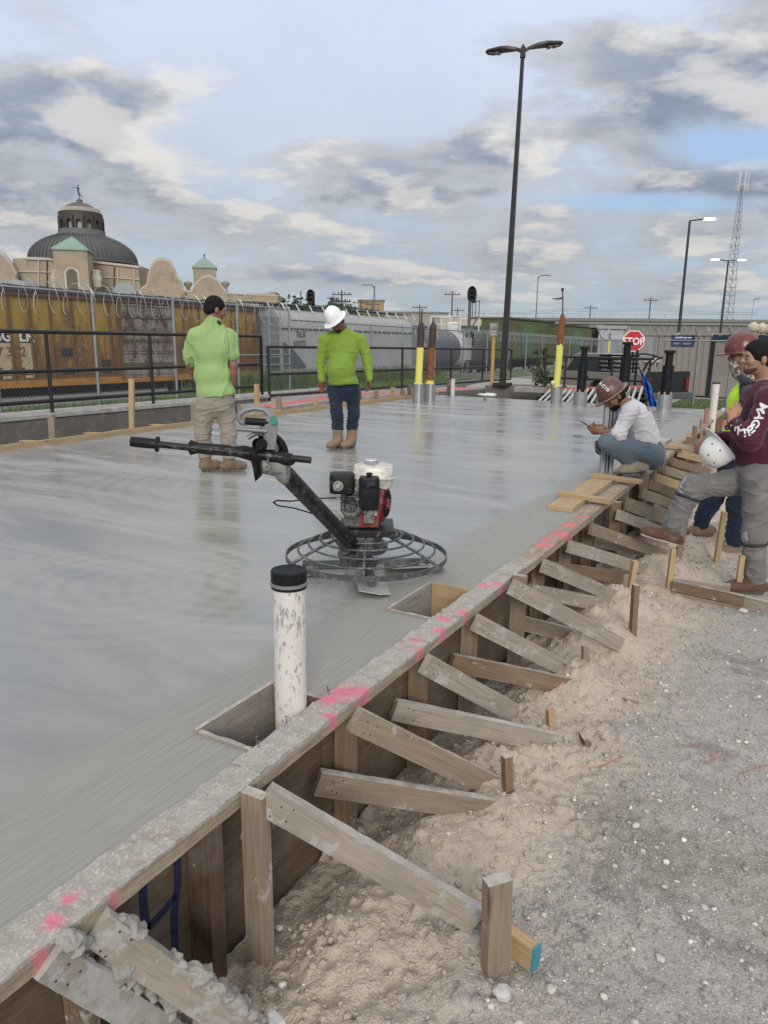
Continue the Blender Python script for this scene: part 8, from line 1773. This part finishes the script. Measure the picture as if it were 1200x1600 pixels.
# ---- man in maroon shirt, foot up on a brace
def man5():
    m = Man('', 5.30, SK3); J = m.J; g = m.sk; lat = (HF*.97+HR*.1).normalized(); fw = (-HR*.97+HF*.1).normalized()
    hc = J(1184, 560); nk = J(1196, 592); ch = J(1186, 640); be = J(1180, 692); pe = J(1186, 740)
    m.head(hc, -HR-UP*.05+HF*.06, UP-HR*.02, nk, jaw=1.05); torso(g, m, ch, be, pe, lat, fw, UP, .95, 1.15)
    sN, eN, wN = J(1203, 622, -.20), J(1172, 688, -.26), J(1142, 658, -.24); sF, eF, wF = J(1180, 622, .2), J(1170, 690, .22), J(1112, 684, .10)
    for s_, e_, w_ in ((sN, eN, wN), (sF, eF, wF)): g.cone(J(1192, 608), s_, .062, .056, .04); g.chain([s_, e_, e_.lerp(w_, .35), w_], [.058, .046, .046, .029], .02)
    m.hand(wN, HR*.45+UP*.8+HF*.25, HF*.9-UP*.1, .25, 1); m.hand(wF, -HR*.95-UP*.55, -UP*.5+HF*.6+HR*.2, .55, 1)
    hS, kS, aS = J(1186, 748, -.10), J(1180, 832, -.12), J(1180, 900, -.12); hU, kU, aU = J(1175, 748, .08), J(1082, 762, .10), J(1052, 818, .16)
    g.chain([hS, kS, kS.lerp(aS, .3), aS], [.09, .058, .058, .04], .03); g.chain([hU, kU, kU.lerp(aU, .3), aU], [.09, .058, .058, .04], .03)
    heS, toS = J(1190, 926, -.12), J(1132, 924, -.14); heU, toU = J(1056, 852, .16), J(1001, 836, .14); heU = Vector(heU)
    g.chain([aS, heS.lerp(toS, .15)+UP*.045, heS.lerp(toS, .7)+UP*.032], [.036, .03, .022], .02); g.chain([aU, heU.lerp(toU, .15)+UP*.045, heU.lerp(toU, .7)+UP*.032], [.036, .03, .022], .02)
    body = sdf_obj('person', g, SK3, None, .0055); tag(body, 'dark-haired man in maroon shirt and grey trousers with one foot up on a brace', 'person')
    m.eyes(body)
    SH = cloth('maroon_shirt', (.070, .012, .030), .1, .8); g = SDF(); torso(g, m, ch, be, pe, lat, fw, UP, .98, 1.22, .020)
    for s_, e_, w_ in ((sN, eN, wN), (sF, eF, wF)): g.cone(J(1194, 612), s_, .066, .076, .05); g.chain([s_, e_, e_.lerp(w_, .85)], [.078, .070, .050], .04)
    sh = sdf_obj('shirt', g, SH, body, .007, [(J(1180, 737), -UP-HR*.05), (nk+UP*.005, UP+fw*.45)], wr=.009, wf=(8, 8, 16), seed=12)
    me = sh.data; bv = BVHTree.FromPolygons([world_of(sh) @ v.co for v in me.vertices], [tuple(p.vertices) for p in me.polygons]); WT = plain('white_sleeve_print', (.62, .64, .68), .8)
    for ch_, x, y, rot, sz in [('M', 1191, 638, -112, .085), ('A', 1187, 651, -115, .078), ('G', 1181, 662, -124, .076), ('E', 1174.5, 670.5, -138, .074), ('L', 1168, 676, -156, .072), ('L', 1162, 677, -174, .072), ('A', 1155.5, 673.5, -200, .074), ('N', 1150, 665, -228, .076)]:
        tm = text_mesh(ch_, sz, WT, 'sleeve_letter', None, (0, 0, 0), (1, 0, 0), (0, 1, 0), .003, 0, 'CENTER'); r_ = math.radians(rot); c0 = J(x, y, -.3); ex = HR*math.cos(r_)-UP*(-math.sin(r_))*1.0; ex = (HR*math.cos(r_)+UP*math.sin(r_)); ey = (-HR*math.sin(r_)+UP*math.cos(r_)); ok = True
        for v in tm.data.vertices:
            p = c0+ex*v.co.x+ey*(v.co.y-sz*.35); d = (p-CAM).normalized(); h = bv.ray_cast(CAM, d); v.co = (h[0]-d*.003) if h[0] is not None else p
        tm.data.transform(world_of(sh).inverted()); tm.parent = sh
    TR = cloth('grey_trousers', (.155, .150, .148), .12, .9, dusty); g = SDF(); torso(g, m, pe+UP*.02, pe, pe, lat, fw, UP, 1.0, 1.05, .006)
    g.chain([hS, kS, aS-UP*.01], [.110, .084, .078], .05); g.chain([hU, kU, aU-UP*.01], [.108, .082, .076], .05)
    sdf_obj('trousers', g, TR, body, .0075, [(pe+UP*.10, UP)], wr=.010, wf=(9, 9, 15), seed=9)
    KP = cloth('knee_pad_fabric', (.30, .30, .31), .2, .9); STR = plain('dark_strap', (.03, .03, .035), .8)
    for kn, an, dd, nm in ((kU, aU, -HR*.6+UP*.3, 0), (kS, aS, -HR, 1)):
        ax_ = (an-kn).normalized(); g = SDF(); c = kn+ax_*.02+dd.normalized()*.045; g.P.append(('e', c, (.055, .050, .095), (HF, ax_.cross(HF), ax_), .02)); pad = sdf_obj('knee_pad', g, KP, body, .007, wr=.004, wf=(30, 30, 30))
        for s_ in (.075,): 
            q0 = kn+ax_*s_; u1 = HF; u2 = ax_.cross(HF); MB().path([q0+(u1*math.cos(a)+u2*math.sin(a))*.088 for a in np.linspace(0, math.tau, 24, endpoint=False)], .012, 6, closed=True).build('strap', STR, pad, smooth=80)
    boot(m, heS, toS, aS-UP*.03, BOOTB, SOLE, body, r=.05); boot(m, heU, toU, aU-UP*.03, BOOTB, SOLEW, body, r=.05)
    b = MB(); b.lathe([(.060, -.008), (.066, 0), (.060, .008)], wN+(eN-wN).normalized()*.02, 18, (eN-wN).to_track_quat('Z', 'Y').to_matrix()); b.build('wristband', STR, body, smooth=80)
    g = SDF(); E3 = lambda c, r, k=.02, q=('e',): g.P.append(('e', c, r, (m.hr, m.hf, m.hu), k)); E3(hc+m.hu*.040-m.hf*.012, (.086, .104, .094)); E3(hc-m.hu*.0-m.hf*.050, (.080, .058, .075))
    E3(hc+m.hu*.070+m.hf*.020, (.070, .062, .040)); sdf_obj('hair', g, HAIR, body, .006, [(hc+m.hf*.075+m.hu*.05, m.hf*1-m.hu*.55), (hc-m.hu*.075, -m.hu)], wr=.003, wf=(60, 60, 60))
    g = SDF(); g.P.append(('e', hc-m.hu*.052+m.hf*.030, (.0600, .0600, .052), (m.hr, m.hf, m.hu), .02)); g.P.append(('e', hc-m.hu*.088+m.hf*.060, (.029, .027, .024), (m.hr, m.hf, m.hu), .02)); sdf_obj('beard', g, mat('short_stubble', lambda t: {'Base Color': t.mix(t.noise(t.coord(), 120, 3), (.035, .02, .015), (.12, .065, .045)), 'Roughness': .8}), body, .0055, [(hc-m.hu*.050, m.hu*1+m.hf*.25)])
    g = SDF(); cc = nk-UP*.03; g.chain([cc+fw*.075, cc+lat*.07, cc-fw*.07, cc-lat*.07, cc+fw*.075], [.012]*5, .02); sdf_obj('collar', g, plain('black_collar', (.02, .015, .02), .8), body, .006)
    # white hard hat in his hand, upside down
    c = J(1121, 704, .0); ax_ = (-HR*.72-UP*.69).normalized(); WS = mat('scuffed_white_shell', lambda t: {'Base Color': t.mix(t.step(t.noise(t.coord(), 30, 6, .7), .60, .70, 0, .85), (.68, .68, .67), (.20, .17, .14)), 'Roughness': .4})
    hat = hard_hat('hard_hat', c-ax_*.03, ax_, (-HR*.69+UP*.72), WS, None, full=False, r=.106); tag(hat, 'scuffed white hard hat held upside down by the man in maroon', 'hard hat')
    me = hat.data; bh = BVHTree.FromPolygons([v.co.copy() for v in me.vertices], [tuple(p.vertices) for p in me.polygons]); b = MB()
    for x, y in ((1113, 694), (1125, 704), (1107, 711), (1116, 723)):
        d = ray(x, y).normalized(); h = bh.ray_cast(CAM, d)
        if h[0] is not None: b.lathe([(0, .002), (.006, .001), (.007, 0)], h[0], 8, (-d).to_track_quat('Z', 'Y').to_matrix())
    b.build('shell_holes', BLACKP, hat)
man5()

# set cement heaped along the two nearest braces
for o_ in [o for o in form.children if o.data and o.data.materials[0] is WOODC]:
    L_ = max(v.co.x for v in o_.data.vertices); Mw = world_of(o_); g = SDF(); heavy = o_.name.startswith('kicker')
    wd2 = max(v.co.z for v in o_.data.vertices)
    for k in range(150):
        x = random.uniform(-L_, L_); f = mnoise.noise(Vector((x*9, 3.1 if heavy else 7.7, 0)))
        if f < -.25: continue
        r = random.uniform(.006, .015)*(1.1 if heavy else 1.0)*(.8+f)
        g.ell(Mw @ Vector((x, random.gauss(.006 if heavy else 0, .012), wd2-.004+random.uniform(-.006, .012)*(1.5 if heavy else .6))), (r*random.uniform(1, 1.9), r*random.uniform(.7, 1.5), r*random.uniform(.35, .8)), (random.random(), random.random(), .1), None, (random.uniform(-.4, .4), random.uniform(-.4, .4), 1), .014)
    q = sdf_obj('cement_crust', g, CEMC, form, .0042, wr=.005, wf=(48, 48, 48), smooth_it=0); tag(q, kind='stuff')
